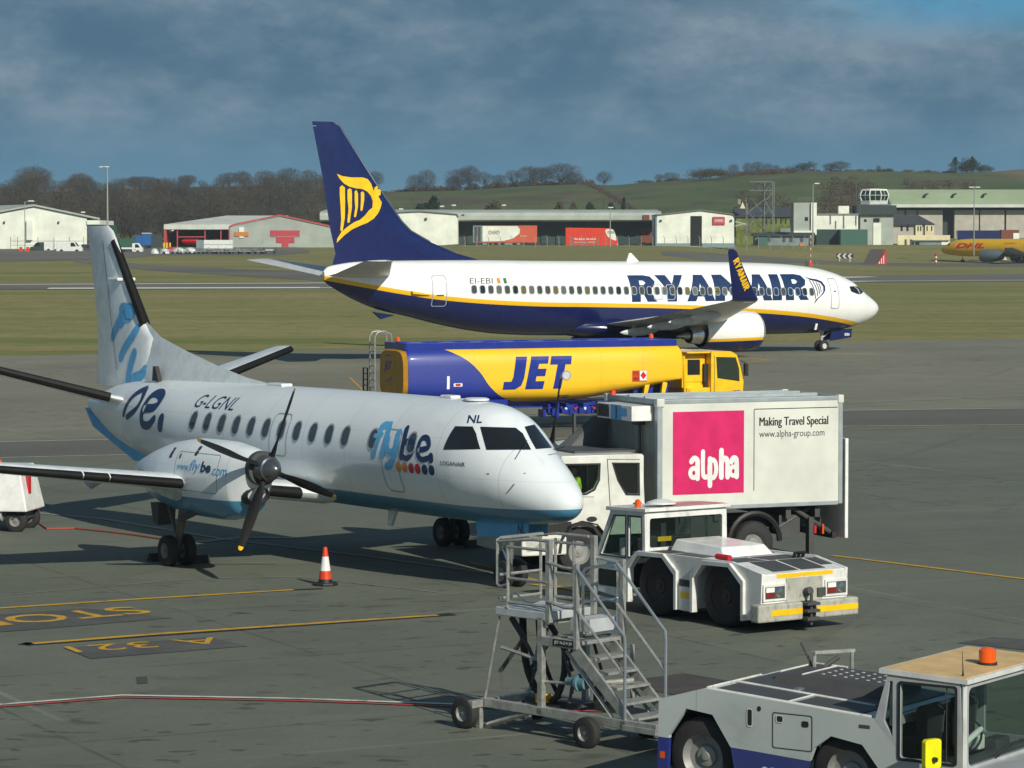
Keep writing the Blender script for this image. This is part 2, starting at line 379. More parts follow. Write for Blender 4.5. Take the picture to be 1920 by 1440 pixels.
# ================================================================== ground
def gmat(name, fn):
    m = bpy.data.materials.new(name); m.use_nodes = True; k = NT(m.node_tree)
    p = k.n('ShaderNodeNewGeometry').outputs['Position']; c, rough, h, st = fn(k, p)
    b = k.n('ShaderNodeBsdfPrincipled', {'Base Color': c, 'Roughness': rough, 'Specular IOR Level': .3})
    if h is not None:
        bp = k.n('ShaderNodeBump', {'Height': h, 'Strength': st, 'Distance': .05}); k.t.links.new(bp.outputs[0], b.inputs['Normal'])
    k.n('ShaderNodeOutputMaterial', {0: b.outputs[0]}); MATS[name] = m; return m
def rot(k, p, a):
    return k.n('ShaderNodeVectorRotate', {'Vector': p, 'Angle': a}, rotation_type='Z_AXIS').outputs[0]
def f_apron(k, p):
    q = rot(k, p, -R(27)); s = k.n('ShaderNodeSeparateXYZ', {0: q})
    n1 = k.noise(p, .06, 5, .6); n2 = k.noise(p, .55, 6, .65); n3 = k.noise(p, 9, 4, .7)
    st = k.noise(k.vmul(q, (.10, .9, 1)), 1.0, 5, .6)
    c = k.ramp(n1, [(.3, (.172, .168, .126)), (.5, (.210, .204, .153)), (.72, (.252, .242, .182))])
    c = k.mix(k.m('MULTIPLY', k.sm(n2, .42, .7), .3), c, (.13, .126, .096)); c = k.mix(k.m('MULTIPLY', k.sm(st, .5, .75), .35), c, (.285, .275, .21))
    c = k.mix(k.m('MULTIPLY', k.sm(n3, .4, .8), .3), c, (.09, .085, .07))
    # beyond the service road the taxi lane is older, paler concrete; the parking stands are darker and oily
    pp = k.n('ShaderNodeSeparateXYZ', {0: p}); zone = k.sm(k.m('SUBTRACT', pp.outputs[1], k.m('ADD', k.m('MULTIPLY', pp.outputs[0], .54), 106.)), -1.5, 1.5)
    c = k.mix(k.m('SUBTRACT', 1.0, zone), c, (.66, .74, .76), 'MULTIPLY')
    # slabs: each bay laid on its own day, with dark joints
    vx = k.m('DIVIDE', s.outputs[0], 6.1); vy = k.m('DIVIDE', s.outputs[1], 6.1)
    cell = k.n('ShaderNodeCombineXYZ', {0: k.m('FLOOR', vx), 1: k.m('FLOOR', vy)}).outputs[0]
    wn = k.n('ShaderNodeTexWhiteNoise', {0: cell}).outputs[0]
    c = k.mix(k.m('MULTIPLY', k.sm(wn, .45, 1.0), .14), c, (.10, .097, .08))
    def joint(v, w):
        f = k.m('ABSOLUTE', k.m('SUBTRACT', k.m('FRACT', v), .5)); return k.sm(f, .5 - w, .5 - w * .4)
    j = k.m('MAXIMUM', joint(vx, .009), joint(vy, .009)); j = k.m('MULTIPLY', j, k.sm(n2, .3, .6))
    c = k.mix(k.m('MULTIPLY', j, .5), c, (.05, .048, .04)); jl = k.m('MULTIPLY', k.m('MAXIMUM', joint(k.m('ADD', k.m('DIVIDE', vx, 3.), .31), .004), joint(k.m('ADD', k.m('DIVIDE', vy, 2.), .17), .006)), k.sm(n1, .4, .6)); c = k.mix(k.m('MULTIPLY', jl, .35), c, (.34, .33, .27))
    wv = k.n('ShaderNodeTexWave', {'Vector': rot(k, p, R(20)), 'Scale': .045, 'Distortion': 9., 'Detail': 1., 'Detail Scale': .25}, wave_profile='SAW').outputs[1]; tm = k.m('MULTIPLY', k.sm(wv, .93, .99), k.sm(n1, .42, .6)); c = k.mix(k.m('MULTIPLY', tm, .22), c, (.05, .05, .045))
    # oil drips and rubber scuffs
    big = k.m('MAXIMUM', k.sm(k.noise(p, .035, 3, .5), .44, .60), k.m('SUBTRACT', 1., k.sm(pp.outputs[1], 40., 47.))); o1 = k.noise(k.vmul(p, (.8, 1.3, 1)), .9, 3, .5); o2 = k.noise(k.vmul(p, (1.6, 2.6, 1)), 1.1, 2, .5)
    c = k.mix(k.m('MULTIPLY', k.m('MULTIPLY', k.sm(o1, .58, .76), .6), big), c, (.05, .046, .036)); c = k.mix(k.m('MULTIPLY', k.m('MULTIPLY', k.sm(o2, .62, .68), .7), big), c, (.048, .044, .035))
    return c, .82, k.m('ADD', k.m('MULTIPLY', n3, .5), n2), .35
def f_road(k, p):
    n1 = k.noise(p, .1, 5, .6); n2 = k.noise(p, 2., 5, .7)
    c = k.ramp(n1, [(.3, (.098, .097, .085)), (.7, (.132, .13, .112))]); c = k.mix(k.m('MULTIPLY', k.sm(n2, .4, .8), .4), c, (.16, .157, .13)); return c, .85, n2, .3
def f_taxi(k, p):
    n1 = k.noise(k.vmul(p, (.3, 1, 1)), .05, 5, .6); n2 = k.noise(p, .6, 5, .7)
    c = k.ramp(n1, [(.3, (.115, .112, .094)), (.7, (.17, .164, .135))]); c = k.mix(k.m('MULTIPLY', k.sm(n2, .45, .75), .4), c, (.085, .085, .072)); return c, .85, n2, .2
def f_grass(k, p):
    a = k.noise(k.vmul(p, (.03, .10, .2)), 1., 6, .62); b = k.noise(k.vmul(p, (.5, .5, .5)), 1., 6, .7); e = k.noise(k.vmul(p, (2.2, 1.2, 2)), 1., 5, .75)
    sp = k.n('ShaderNodeSeparateXYZ', {0: rot(k, p, -R(8))}); bd = k.noise(k.n('ShaderNodeCombineXYZ', {0: k.m('MULTIPLY', sp.outputs[0], .012), 1: k.m('MULTIPLY', sp.outputs[1], .085)}).outputs[0], 1., 4, .6)
    c = k.ramp(a, [(.28, (.118, .150, .030)), (.46, (.190, .192, .055)), (.62, (.260, .222, .090)), (.8, (.31, .255, .12))])
    c = k.mix(k.m('MULTIPLY', k.sm(bd, .42, .64), .62), c, (.30, .245, .11)); c = k.mix(k.m('MULTIPLY', k.sm(b, .40, .70), .6), c, (.115, .13, .036))
    c = k.mix(k.m('MULTIPLY', k.sm(e, .4, .75), .4), c, (.10, .11, .03))
    y = k.n('ShaderNodeSeparateXYZ', {0: p}).outputs[1]; f = k.sm(y, 690, 860)       # the hill pastures are greener, with scrubby patches
    h1 = k.noise(k.vmul(p, (.012, .012, .03)), 1., 5, .6); h2 = k.noise(k.vmul(p, (.06, .06, .1)), 1., 6, .7)
    hc = k.ramp(h1, [(.35, (.058, .088, .024)), (.5, (.078, .112, .031)), (.60, (.105, .112, .042)), (.70, (.085, .066, .04))])
    hc = k.mix(k.m('MULTIPLY', k.sm(h2, .46, .62), .75), hc, (.050, .052, .024)); xx = k.n('ShaderNodeSeparateXYZ', {0: p}).outputs[0]
    hc = k.mix(k.m('MULTIPLY', k.m('SUBTRACT', 1., k.sm(xx, -75, -35)), .85), hc, (.075, .062, .038))
    hc = k.mix(k.m('MULTIPLY', k.sm(xx, 168, 182), .8), hc, (.19, .145, .08))
    return k.mix(f, c, hc), .95, e, .6
gmat('apron concrete', f_apron); gmat('road asphalt', f_road); gmat('taxiway asphalt', f_taxi); gmat('grass land', f_grass)
rows = [-120, 0, 20, 40, 60, 80, 100, 120, 140, 160, 175, 190] + list(range(196, 620, 6)) + list(range(620, 724, 4)) + list(range(724, 1110, 12)) + [1130, 1200, 1400, 1900, 2600, 4000]
us = list(range(-5200, -200, 400)) + list(range(-200, 2121, 20)) + list(range(2200, 7200, 400))
b = MB()
for dd in rows:
    for u in us:
        x = (u - 960) / F * max(dd, 150); b.v.append((x, dd, gz(x, dd) if dd > 190 else 0))
nu = len(us)
for i in range(len(rows) - 1):
    for j in range(nu - 1): b.f.append((i * nu + j, i * nu + j + 1, (i + 1) * nu + j + 1, (i + 1) * nu + j)); b.mi.append(0)
b.build('ground', 'grass land', smooth=40, kind='structure')
def sheet(name, far, near, m, off, us=None, nrow=10):
    """paved sheet on the ground between two edges read along the photo: lists of (u, v)"""
    U = list(np.arange(max(far[0][0], near[0][0]), min(far[-1][0], near[-1][0]) + .1, 20)); b = MB(); n = nrow + 1
    for u in U:
        a = G(u, np.interp(u, *zip(*far))); c = G(u, np.interp(u, *zip(*near)))
        for i in range(n):
            t = i / nrow; d = c.y + (a.y - c.y) * t; x = c.x + (a.x - c.x) * t; b.v.append((x, d, gz(x, d) + off))
    for j in range(len(U) - 1):
        for i in range(nrow): b.f.append((j * n + i, (j + 1) * n + i, (j + 1) * n + i + 1, j * n + i + 1)); b.mi.append(0)
    return b.build(name, m, kind='structure')
# apron: flat concrete up to the grass edge
b = MB(); U = list(range(-5200, 7201, 100)); E_ = [(-5200, 1000), (-1500, 735), (0, 668), (690, 655), (1640, 640), (1920, 635), (3000, 618), (7200, 560)]
for u in U:
    g = G(u, np.interp(u, *zip(*E_)))
    x0 = (u - 960) / F * 150
    for t in (0, .25, .5, .75, .9, 1): y = -120 + (g.y + 120) * t; x = x0 + (g.x - x0) * t; b.v.append((x, y, gz(x, y) + .008))
for j in range(len(U) - 1):
    for i in range(5): b.f.append((j * 6 + i, (j + 1) * 6 + i, (j + 1) * 6 + i + 1, j * 6 + i + 1)); b.mi.append(0)
b.build('apron', 'apron concrete', kind='structure')
sheet('runway', [(-1500, 529), (0, 531), (620, 530), (1000, 523), (1640, 517), (1920, 514), (3600, 502)], [(-1500, 548), (0, 543.5), (600, 542), (1000, 538), (1640, 530), (1920, 528), (3600, 520)], 'taxiway asphalt', .03)
sheet('cargo_apron', [(-1500, 466), (0, 465), (560, 463), (580, 470)], [(-1500, 492), (0, 491), (200, 486), (300, 479), (520, 479), (580, 474)], 'taxiway asphalt', .035, nrow=24)
sheet('taxiway', [(140, 486), (200, 489), (280, 497), (600, 511), (700, 515)], [(140, 492), (200, 498), (280, 507), (600, 527), (700, 531)], 'taxiway asphalt', .025)
sheet('perimeter_road', [(1240, 472), (1350, 476), (1450, 482), (1600, 492), (1760, 494), (3000, 490)], [(1240, 478), (1350, 492), (1450, 492), (1600, 497), (1760, 500), (3000, 503)], 'taxiway asphalt', .03)
def line_px(name, pts, w, m, off, n=14):        # painted line through pixels, true width w on the ground
    P = []
    for (a, b_), (c, d_) in zip(pts[:-1], pts[1:]): P += [(a + (c - a) * i / n, b_ + (d_ - b_) * i / n) for i in range(n)]
    P.append(pts[-1]); P = [G(*p) for p in P]; b = MB()
    for i, p in enumerate(P):
        t = (P[min(i + 1, len(P) - 1)] - P[max(i - 1, 0)]); t.z = 0; t.normalize(); nr = Vector((-t.y, t.x, 0)) * w / 2
        for q in (p + nr, p - nr): b.v.append((q.x, q.y, gz(q.x, q.y) + off))
    for i in range(len(P) - 1): b.f.append((2 * i, 2 * i + 1, 2 * i + 3, 2 * i + 2)); b.mi.append(0)
    return b.build(name, m, kind='structure')
def f_paint(c, wear=.45):
    def f(k, p):
        n = k.noise(p, 3., 6, .7); n2 = k.noise(p, .4, 4, .6)
        return k.mix(k.m('MULTIPLY', k.m('MULTIPLY', k.sm(n, .45, .7), k.sm(n2, .3, .6)), wear + .3), lin(c), (.12, .115, .095)), .75, None, 0
    return f
gmat('yellow marking', f_paint('#c79a2c')); gmat('white marking', f_paint('#c9c9c0')); gmat('faint marking', f_paint('#8f8f88', .6)); gmat('red marking', f_paint('#b2453f')); gmat('black marking', f_paint('#26282c', .2)); gmat('runway marking', f_paint('#e4e2d6', .1))
line_px('road_marking', [(-900, 534), (0, 534), (900, 530), (1640, 519.5)], 1.8, 'runway marking', .05); line_px('road_marking', [(90, 541.3), (600, 540)], 3.6, 'runway marking', .05); line_px('road_marking', [(600, 540.5), (1000, 536.5), (1640, 527.5), (2400, 523)], 1.6, 'runway marking', .05)
# service road across the apron
def gline(u0, v0, u1, v1, U): return v0 + (v1 - v0) * (U - u0) / (u1 - u0)
fr = [(-300, 842), (0, 829), (240, 824), (700, 806), (1590, 770), (1920, 766), (2600, 757)]; nr = [(-300, 876), (0, 859), (255, 853), (700, 838), (1590, 800), (1920, 797), (2600, 787)]
sheet('service_road', fr, nr, 'road asphalt', .014, nrow=3)
line_px('road_marking', fr, .14, 'white marking', .02); line_px('road_marking', nr, .12, 'white marking', .02)
line_px('road_marking', [(1590, 756), (1920, 743), (2300, 728)], .35, 'faint marking', .018); line_px('road_marking', [(1590, 805), (1920, 801), (2300, 795)], .10, 'yellow marking', .018)
line_px('stand_marking', [(-200, 1154), (0, 1142), (260, 1125), (550, 1107.5)], .16, 'yellow marking', .02); line_px('stand_marking', [(62, 1208.5), (300, 1190), (820, 1155)], .18, 'yellow marking', .02)
line_px('stand_marking', [(40, 1208), (60, 1209)], .3, 'black marking', .016); line_px('stand_marking', [(46, 1210), (300, 1191.5), (850, 1153)], .3, 'black marking', .016)
line_px('stand_marking', [(550, 1107.5), (605, 1105)], .12, 'black marking', .02)
line_px('stand_marking', [(880, 1055), (1080, 1110), (1120, 1118)], .09, 'yellow marking', .02); line_px('stand_marking', [(1000, 1098), (1120, 1112)], .14, 'yellow marking', .024); line_px('stand_marking', [(1560, 1043), (1920, 1087), (2300, 1130)], .14, 'yellow marking', .02)
line_px('stand_marking', [(940, 782), (1100, 795)], .10, 'yellow marking', .021); line_px('stand_marking', [(1380, 668), (1440, 676), (1400, 680)], .2, 'yellow marking', .02); line_px('stand_marking', [(1560, 664), (1640, 663)], .35, 'yellow marking', .02); line_px('stand_marking', [(655, 708), (680, 732)], .1, 'yellow marking', .02)
line_px('stand_marking', [(60, 962), (200, 975), (300, 992), (420, 1012), (700, 1046), (930, 1078)], .17, 'faint marking', .02); line_px('stand_marking', [(370, 1018), (450, 1009), (560, 1010)], .3, 'faint marking', .022)
for q in ([(-400, 1380), (0, 1323), (230, 1305.5), (560, 1312), (870, 1323), (1190, 1334)],): line_px('stand_marking', q, .11, 'white marking', .02); line_px('stand_marking', [(u, v + 4.5) for u, v in q], .09, 'red marking', .023)
line_px('stand_marking', [(0, 1118), (300, 1092), (420, 1085), (560, 1083), (820, 1112)], .05, 'faint marking', .018)
def ground_quad(name, px, m, off):
    P = [G(*p) for p in px]; MB().add([(p.x, p.y, gz(p.x, p.y) + off) for p in P], [tuple(range(len(P)))]).build(name, m, kind='structure')
gmat('tarmac patch', lambda k, p: (k.ramp(k.noise(p, 2., 5, .7), [(.3, (.05, .045, .044)), (.7, (.085, .075, .07))]), .9, None, 0))
gmat('dark patch', lambda k, p: (k.ramp(k.noise(p, .9, 6, .7), [(.32, (.06, .064, .064)), (.55, (.088, .09, .084)), (.7, (.12, .12, .105))]), .9, None, 0))
ground_quad('dark_patch', [(120, 1217), (390, 1196), (465, 1213), (170, 1237)], 'dark patch', .017); ground_quad('dark_patch', [(-60, 1158), (160, 1142), (325, 1160), (40, 1184), (-60, 1190)], 'dark patch', .017)
ground_quad('tarmac_or_shadow', [(1190, 1276), (1285, 1264), (1420, 1288), (1330, 1318), (1220, 1296)], 'tarmac patch', .016); ground_quad('tarmac_or_shadow', [(1795, 1207), (1860, 1196), (1990, 1205), (1990, 1228)], 'dark patch', .016); ground_quad('tarmac_or_shadow', [(256, 1271), (276, 1270), (277, 1283), (257, 1284)], 'tarmac patch', .016)  # middle quad: painted shadow of something out of frame; the others are tarmac
def ground_text(s, a, bpx, hgt, m, off, bold=.02):  # writing laid from point a towards b, read from the far side
    A, B = G(*a), G(*bpx); t = B - A; t.z = 0; L = t.length; t.normalize(); up = Vector((-t.y, t.x, 0))
    vs, fs = fit(text(s, bold), 0, L, 0, hgt); MB().add([(A + t * x + up * z + Vector((0, 0, off)))[:] for x, z in vs], fs).build('stand_lettering', m, kind='structure')
ground_text('A 321', (400, 1197), (118, 1215), .72, 'yellow marking', .022, .0); ground_text('STOP', (238, 1139), (-90, 1166), 1.1, 'yellow marking', .022, .01)
# ================================================================== the large jet
J = Fr(22.3, 179.2, .539)
jet = thing('passenger_jet', 'large white jet airliner with navy belly, yellow stripe and navy tail with a harp', 'airliner', (*J.o, 0), J.th)
JS = [(0, 2.60, 2.52, .04), (.06, 2.76, 2.33, .22), (.22, 2.93, 2.17, .38), (.5, 3.12, 1.98, .6), (1.15, 3.52, 1.70, .93), (1.76, 3.93, 1.52, 1.18), (2.2, 4.24, 1.41, 1.32), (2.6, 4.42, 1.33, 1.42), (3.72, 4.8, 1.2, 1.63), (4.93, 5.05, 1.12, 1.76), (7.3, 5.28, 1.1, 1.87), (10.85, 5.4, 1.12, 1.88),
      (17.5, 5.47, 1.2, 1.88), (24, 5.52, 1.28, 1.88), (27, 5.56, 1.42, 1.86), (28.7, 5.58, 1.62, 1.82), (30.75, 5.58, 2.0, 1.7), (32.7, 5.57, 2.46, 1.5), (34.5, 5.55, 2.85, 1.25), (36, 5.5, 3.4, .9), (37.1, 5.36, 3.95, .55), (37.7, 5.22, 4.3, .33), (37.95, 5.0, 4.5, .15)]
jb = body(JS, 56); jbv = jb.bvh()
jc = [(-38.2, 4.79), (-35.25, 4.22), (-33.7, 3.95), (-30.8, 3.56), (-25.75, 3.23), (-21.6, 3.13), (-15.5, 2.96), (-12.1, 2.77), (-7.44, 2.45), (-5.06, 2.18), (-2.77, 1.84), (0, 1.30)]
livery('jet livery', 'x', jc, 1, 5, ['#f4f4f0', '#f0b90e', '#121e55'], [0, .235], streak=.05)
fus = jb.build('fuselage', 'jet livery', jet, 40)
d4, e5 = zz('d'), zz('e')
def js(z, pts, y): return [J.side(*z(*p), y) for p in pts]
LT = {'R': [[(0, 1), (.58, 1), (.84, .95), (.97, .76), (.9, .57), (.7, .46), (1.0, 0), (.64, 0), (.42, .42), (.38, .42), (.38, 0), (.05, 0)], [(.38, .80), (.52, .80), (.61, .72), (.52, .63), (.38, .63)]],
      'Y': [[(0, 1), (.38, 1), (.54, .66), (.70, 1), (1, 1), (.68, .42), (.68, 0), (.34, 0), (.34, .42)]], 'A': [[(.34, 1), (.66, 1), (1, 0), (.66, 0), (.60, .18), (.38, .18), (.32, 0), (0, 0)], [(.42, .38), (.57, .38), (.5, .68)]],
      'N': [[(0, 1), (.32, 1), (.68, .47), (.68, 1), (1, 1), (1, 0), (.70, 0), (.32, .55), (.32, 0), (0, 0)]], 'I': [[(0, 1), (1, 1), (1, 0), (0, 0)]]}
def wordmark(spans): return [[[(x0 + x * (x1 - x0), z) for x, z in l] for l in LT[ch]] for ch, x0, x1 in spans]
RY = wordmark([('R', 0, 162), ('Y', 166, 338), ('A', 346, 520), ('N', 520, 712), ('A', 725, 882), ('I', 884, 944), ('R', 962, 1120)])
# fin
fin = wing([(-27.2, 10.2, 0, 5.35, .02), (-29.6, 7.6, 0, 5.95, .04), (-31.3, 6.05, 0, 6.6, .06), (-32.5, 5.0, 0, 7.2, .075), (-33.1, 4.5, 0, 7.75, .085), (-34.85, 3.1, 0, 10.0, .09), (-36.95, 1.62, 0, 12.9, .09), (-37.35, 1.25, 0, 13.12, .05)], True)
for i, v in enumerate(fin.v):                    # true trailing edge
    pass
fv = fin.bvh(); tail = fin.build('tail_fin', 'navy', jet, 35)
MB().box(-38.62, -37.2, -.02, .02, 12.86, 12.885).build('rudder_gap', 'line grey', tail)
le = [(-27.2, 5.35), (-29.6, 5.95), (-31.3, 6.6), (-32.5, 7.2), (-33.1, 7.75), (-34.85, 10.0), (-36.95, 12.9), (-37.2, 13.05)]
MB().tube([(x + .01, 0, z) for x, z in le[2:]], .045, 6).build('leading_edge', 'bright metal', tail, 40)
harp = [(240, 432), (275, 447), (330, 455), (400, 455), (435, 466), (456, 492), (468, 525), (474, 545), (480, 520), (494, 511), (516, 517), (521, 540), (518, 568), (503, 574), (512, 594), (525, 616), (516, 650), (500, 685), (470, 720), (430, 747), (385, 765), (335, 790), (285, 830), (242, 876), (245, 850), (270, 805), (310, 770), (350, 742), (385, 728), (415, 700), (440, 668), (462, 650), (466, 610), (455, 575), (430, 545), (400, 530), (360, 525), (320, 515), (285, 495), (258, 465)]
strings = [[(272, 505), (258, 518), (258, 560), (264, 640), (268, 720), (264, 795), (270, 801), (278, 795), (290, 720), (292, 620), (290, 520)], [(320, 524), (306, 535), (306, 590), (313, 660), (306, 740), (311, 748), (320, 744), (334, 650), (334, 560), (332, 533)],
           [(362, 535), (350, 547), (351, 600), (355, 650), (347, 705), (352, 712), (360, 706), (372, 640), (372, 560)], [(400, 544), (389, 553), (390, 600), (387, 665), (392, 672), (400, 665), (411, 600), (411, 555)]]
decal('harp_emblem', [shape([js(d4, q, 0)]) for q in [harp] + strings], fv, -1, 'yellow', tail, .03)
# tailplanes
for s in (-1, 1):
    t = wing([(-33.9, 4.0, s * .5, 4.75, .10), (-34.6, 3.4, s * 1.4, 4.86, .10), (-37.55, 1.6, s * 7.0, 5.58, .09), (-37.9, 1.2, s * 7.17, 5.6, .05)]).build('tailplane', 'light grey paint', jet, 35)
    MB().tube([(-34.6 + .03, s * 1.4, 4.86), (-37.5, s * 7.0, 5.58)], .05, 6).build('leading_edge', 'bright metal', t, 40)
# wings
for s in (-1, 1):
    wsec = [(-12.2, 8.6, s * 1.2, 1.85, .13), (-13.4, 7.4, s * 2.2, 1.95, .13), (-15.25, 5.6, s * 5.8, 2.28, .12), (-18.3, 3.7, s * 11.5, 2.9, .11), (-21.2, 1.75, s * 17.0, 3.52, .10)]
    wn = wing(wsec).build('wing', 'light grey paint', jet, 35)
    MB().tube([(x - .01, y, z) for x, c, y, z, t in wsec[1:]], [.13, .11, .08, .05], 8).build('slat', 'bright metal', wn, 40)
    wl = wing([(-21.2, 1.75, s * 17.0, 3.50, .08), (-21.35, 1.62, s * 17.25, 3.62, .08), (-21.75, 1.35, s * 17.45, 4.0, .08), (-22.5, .95, s * 17.75, 5.1, .08), (-23.2, .55, s * 18.0, 6.1, .06), (-23.4, .3, s * 18.02, 6.2, .04)])
    # thickness of the winglet runs sideways
    q = MB()
    rings = []
    for lx, c, y, z in [(-21.2, 1.75, 17.0, 3.52), (-21.3, 1.66, 17.25, 3.6), (-21.7, 1.38, 17.42, 4.0), (-22.5, .95, 17.72, 5.1), (-23.2, .55, 17.98, 6.1), (-23.4, .28, 18.0, 6.22)]:
        tz = .75 if z < 3.55 else .35 if z < 3.7 else 0
        rings.append([(lx - c * p[0], s * (y + c * .09 * p[1] * (1 - tz)), z + c * .09 * p[1] * tz) for p in foil(8)])
    q.loft(rings); wv = q.bvh(); wo = q.build('winglet', 'navy', wn, 35)
    a, b_ = (-22.2, 4.12), (-23.22, 5.72); L = math.hypot(a[0] - b_[0], a[1] - b_[1]); tx = ((a[0] - b_[0]) / L, (a[1] - b_[1]) / L); up = (-tx[1], tx[0]) if s < 0 else (-tx[1], tx[0])
    if s < 0:
        lt = [shape([[(b_[0] + tx[0] * x * L / 1120 + up[0] * (z * .36 - .18), b_[1] + tx[1] * x * L / 1120 + up[1] * (z * .36 - .18)) for x, z in l] for l in lp]) for lp in RY]
        decal('winglet_lettering', lt, wv, s, 'yellow', wn, .02, .5, .3)
    for y, x, z, ln in ((4.0, -20.3, 1.72, 2.6), (7.2, -20.6, 2.12, 2.6), (9.9, -21.1, 2.45, 2.4), (12.4, -21.5, 2.78, 2.0)):   # flap track fairings
        MB().loft([[(x + ln * .62 - ln * t, s * y + .17 * k_ * math.cos(q), z - .10 - .30 * (t if t < .8 else .8) * .5 + .26 * k_ * math.sin(q)) for q in (2 * math.pi * j / 10 for j in range(10))] for t, k_ in ((0, .1), (.1, .6), (.35, 1), (.7, .85), (.92, .4), (1, .05))]).build('flap_fairing', 'light grey paint', wn, 40)
    # engine
    ey = s * 4.83; q = MB(); prof = [(-12.65, 1.00, 1.46), (-12.62, 1.06, 1.47), (-12.80, 1.13, 1.48), (-13.30, 1.18, 1.46), (-14.20, 1.19, 1.45), (-15.20, 1.17, 1.46), (-16.00, 1.04, 1.46), (-16.45, .92, 1.46)]
    livery('nacelle livery', 'x', [(-16.6, 1.10), (-14.6, 1.13), (-12.6, 1.17)], .5, 2, ['#f2f2ee', '#f0b90e', '#14225c'], [0, .17], streak=.07) if s < 0 else None
    def er(x, r, zc): return [(x, ey + r * math.cos(2 * math.pi * j / 36), zc + r * (.93 if math.sin(2 * math.pi * j / 36) < 0 else 1) * math.sin(2 * math.pi * j / 36)) for j in range(36)]
    q.loft([er(*p) for p in prof], 0, False, False); en = q.build('engine', 'nacelle livery', jet, 40)
    MB().loft([er(-12.85, .80, 1.46), er(-12.66, .9, 1.46), er(-12.60, 1.0, 1.47), er(-12.64, 1.07, 1.47), er(-12.74, 1.115, 1.475)], 0, False, False).build('intake_lip', 'bright metal', en, 40)
    MB().loft([er(-12.85, .80, 1.46), er(-13.80, .80, 1.46)], 0, False, True).build('fan', 'dark grey', en, 40)
    MB().loft([er(-16.42, .9, 1.46), er(-15.80, .75, 1.46)], 0, False, True).build('fan_duct', 'dark grey', en, 40)
    MB().loft([er(-16.10, .66, 1.36), er(-16.60, .60, 1.32), er(-17.22, .46, 1.28)], 0, False, False).build('exhaust_nozzle', 'bright metal', en, 40)
    MB().loft([er(-16.90, .30, 1.28), er(-17.50, .22, 1.26), er(-18.05, .05, 1.25)]).build('exhaust_cone', 'steel', en, 40)
    MB().prism([(-13.50, 2.55), (-15.10, 2.75), (-16.50, 2.55), (-18.20, 2.1), (-18.00, 1.9), (-16.40, 1.9), (-13.80, 2.2)], 'y', ey - .16, ey + .16).build('engine_pylon', 'white paint', en, bev=.05)
    # main gear
    g = MB().tube([(-19.6, s * 2.86, .55), (-19.6, s * 2.86, 2.0)], [.11, .15], 10); g.tube([(-19.6, s * 2.5, .55), (-19.6, s * 3.2, .55)], .08, 8); gs = g.build('main_gear', 'grey paint', jet, 40)
    for yy in (2.5, 3.2): wheel(gs, -19.6, s * yy, .55, .55, .38, .5)
# belly fairing
MB().loft([[(x, w_ * math.cos(q), z + h * math.sin(q)) for q in (2 * math.pi * j / 24 for j in range(24))] for x, z, w_, h in ((-11.3, 1.55, .6, .3), (-12.5, 1.6, 1.75, .62), (-16, 1.62, 2.05, .72), (-20, 1.65, 2.05, .70), (-22, 1.7, 1.6, .5), (-23.2, 1.7, .5, .3))]).build('belly_fairing', 'navy', jet, 40)
# nose gear
g = MB().tube([(-4.2, 0, .34), (-4.2, 0, 1.5)], [.07, .10], 8); g.tube([(-4.2, -.25, .34), (-4.2, .25, .34)], .05, 8); g.tube([(-4.2, 0, .8), (-3.4, 0, 1.3)], .05, 6); gs = g.build('nose_gear', 'grey paint', jet, 40)
for y in (-.22, .22): wheel(gs, -4.2, y, .34, .34, .2, .5, 'rim white')
for s in (-1, 1): MB().prism([(-3.75, 1.25), (-2.2, 1.35), (-2.25, .82), (-3.85, .62)], 'y', s * .36 - .02, s * .36 + .02).build('gear_door', 'navy', jet)
flat('gear_door_number', fit(text('EBI', .02), -2.75, -2.4, .93, 1.08), -.385, 'white letter', jet)
# windows, doors, glazing, writing
wx = list(np.linspace(-29.48, -6.3, 45)); skip = {22: 1}
MATS['jet window'] = MATS['window pane']
for i, x in enumerate(wx):
    z = 3.96 + (x + 29.48) * (3.63 - 3.96) / (-6.3 + 29.48)
    for s in (-1, 1):
        a = shape([rrect(x - .15, x + .15, z - .21, z + .21, .11)]); bb = shape([rrect(x - .19, x + .19, z - .25, z + .25, .14), rrect(x - .15, x + .15, z - .21, z + .21, .11)])
        q = MB().add(*drape(a, jbv, s, .016, 2, .2), 0); q.add(*drape(bb, jbv, s, .02, 2, .2), 1); q.build('window', [('pane grey', 'pane grey', 'pane light', 'pane grey', 'pane amber', 'window pane', 'pane grey')[(i * 5 + i // 3) % 7], 'line grey'], jet)
for s in (-1, 1):
    for nm, (x0, x1, z0, z1) in (('rear_door', (-32.02, -31.14, 3.03, 4.75)), ('front_door', (-4.82, -4.16, 2.6, 4.43)), ('overwing_exit', (-17.62, -17.02, 3.25, 4.15)), ('overwing_exit', (-16.72, -16.12, 3.25, 4.15))):
        t = .045; q = shape([rrect(x0, x1, z0, z1, .14), rrect(x0 + t, x1 - t, z0 + t, z1 - t, .12)]); dr = decal(nm, q, jbv, s, 'line grey', jet, .012, .4, .12)
        if 'door' in nm: decal('handle', shape([rrect(x0 + .25, x1 - .2, 3.62, 3.68, .02)]), jbv, s, 'letter grey', dr, .02)
    for nm, pts in (('cockpit_window', [(1630, 322), (1657, 320), (1680, 340), (1695, 372), (1672, 366), (1640, 352)]), ('cockpit_window', [(1662, 320), (1680, 322), (1715, 354), (1698, 371), (1686, 340)])):
        decal(nm, shape([[J.hit(*e5(*p), jbv) for p in pts]]), jbv, s, 'cockpit glass', jet, .015, .3, .1)
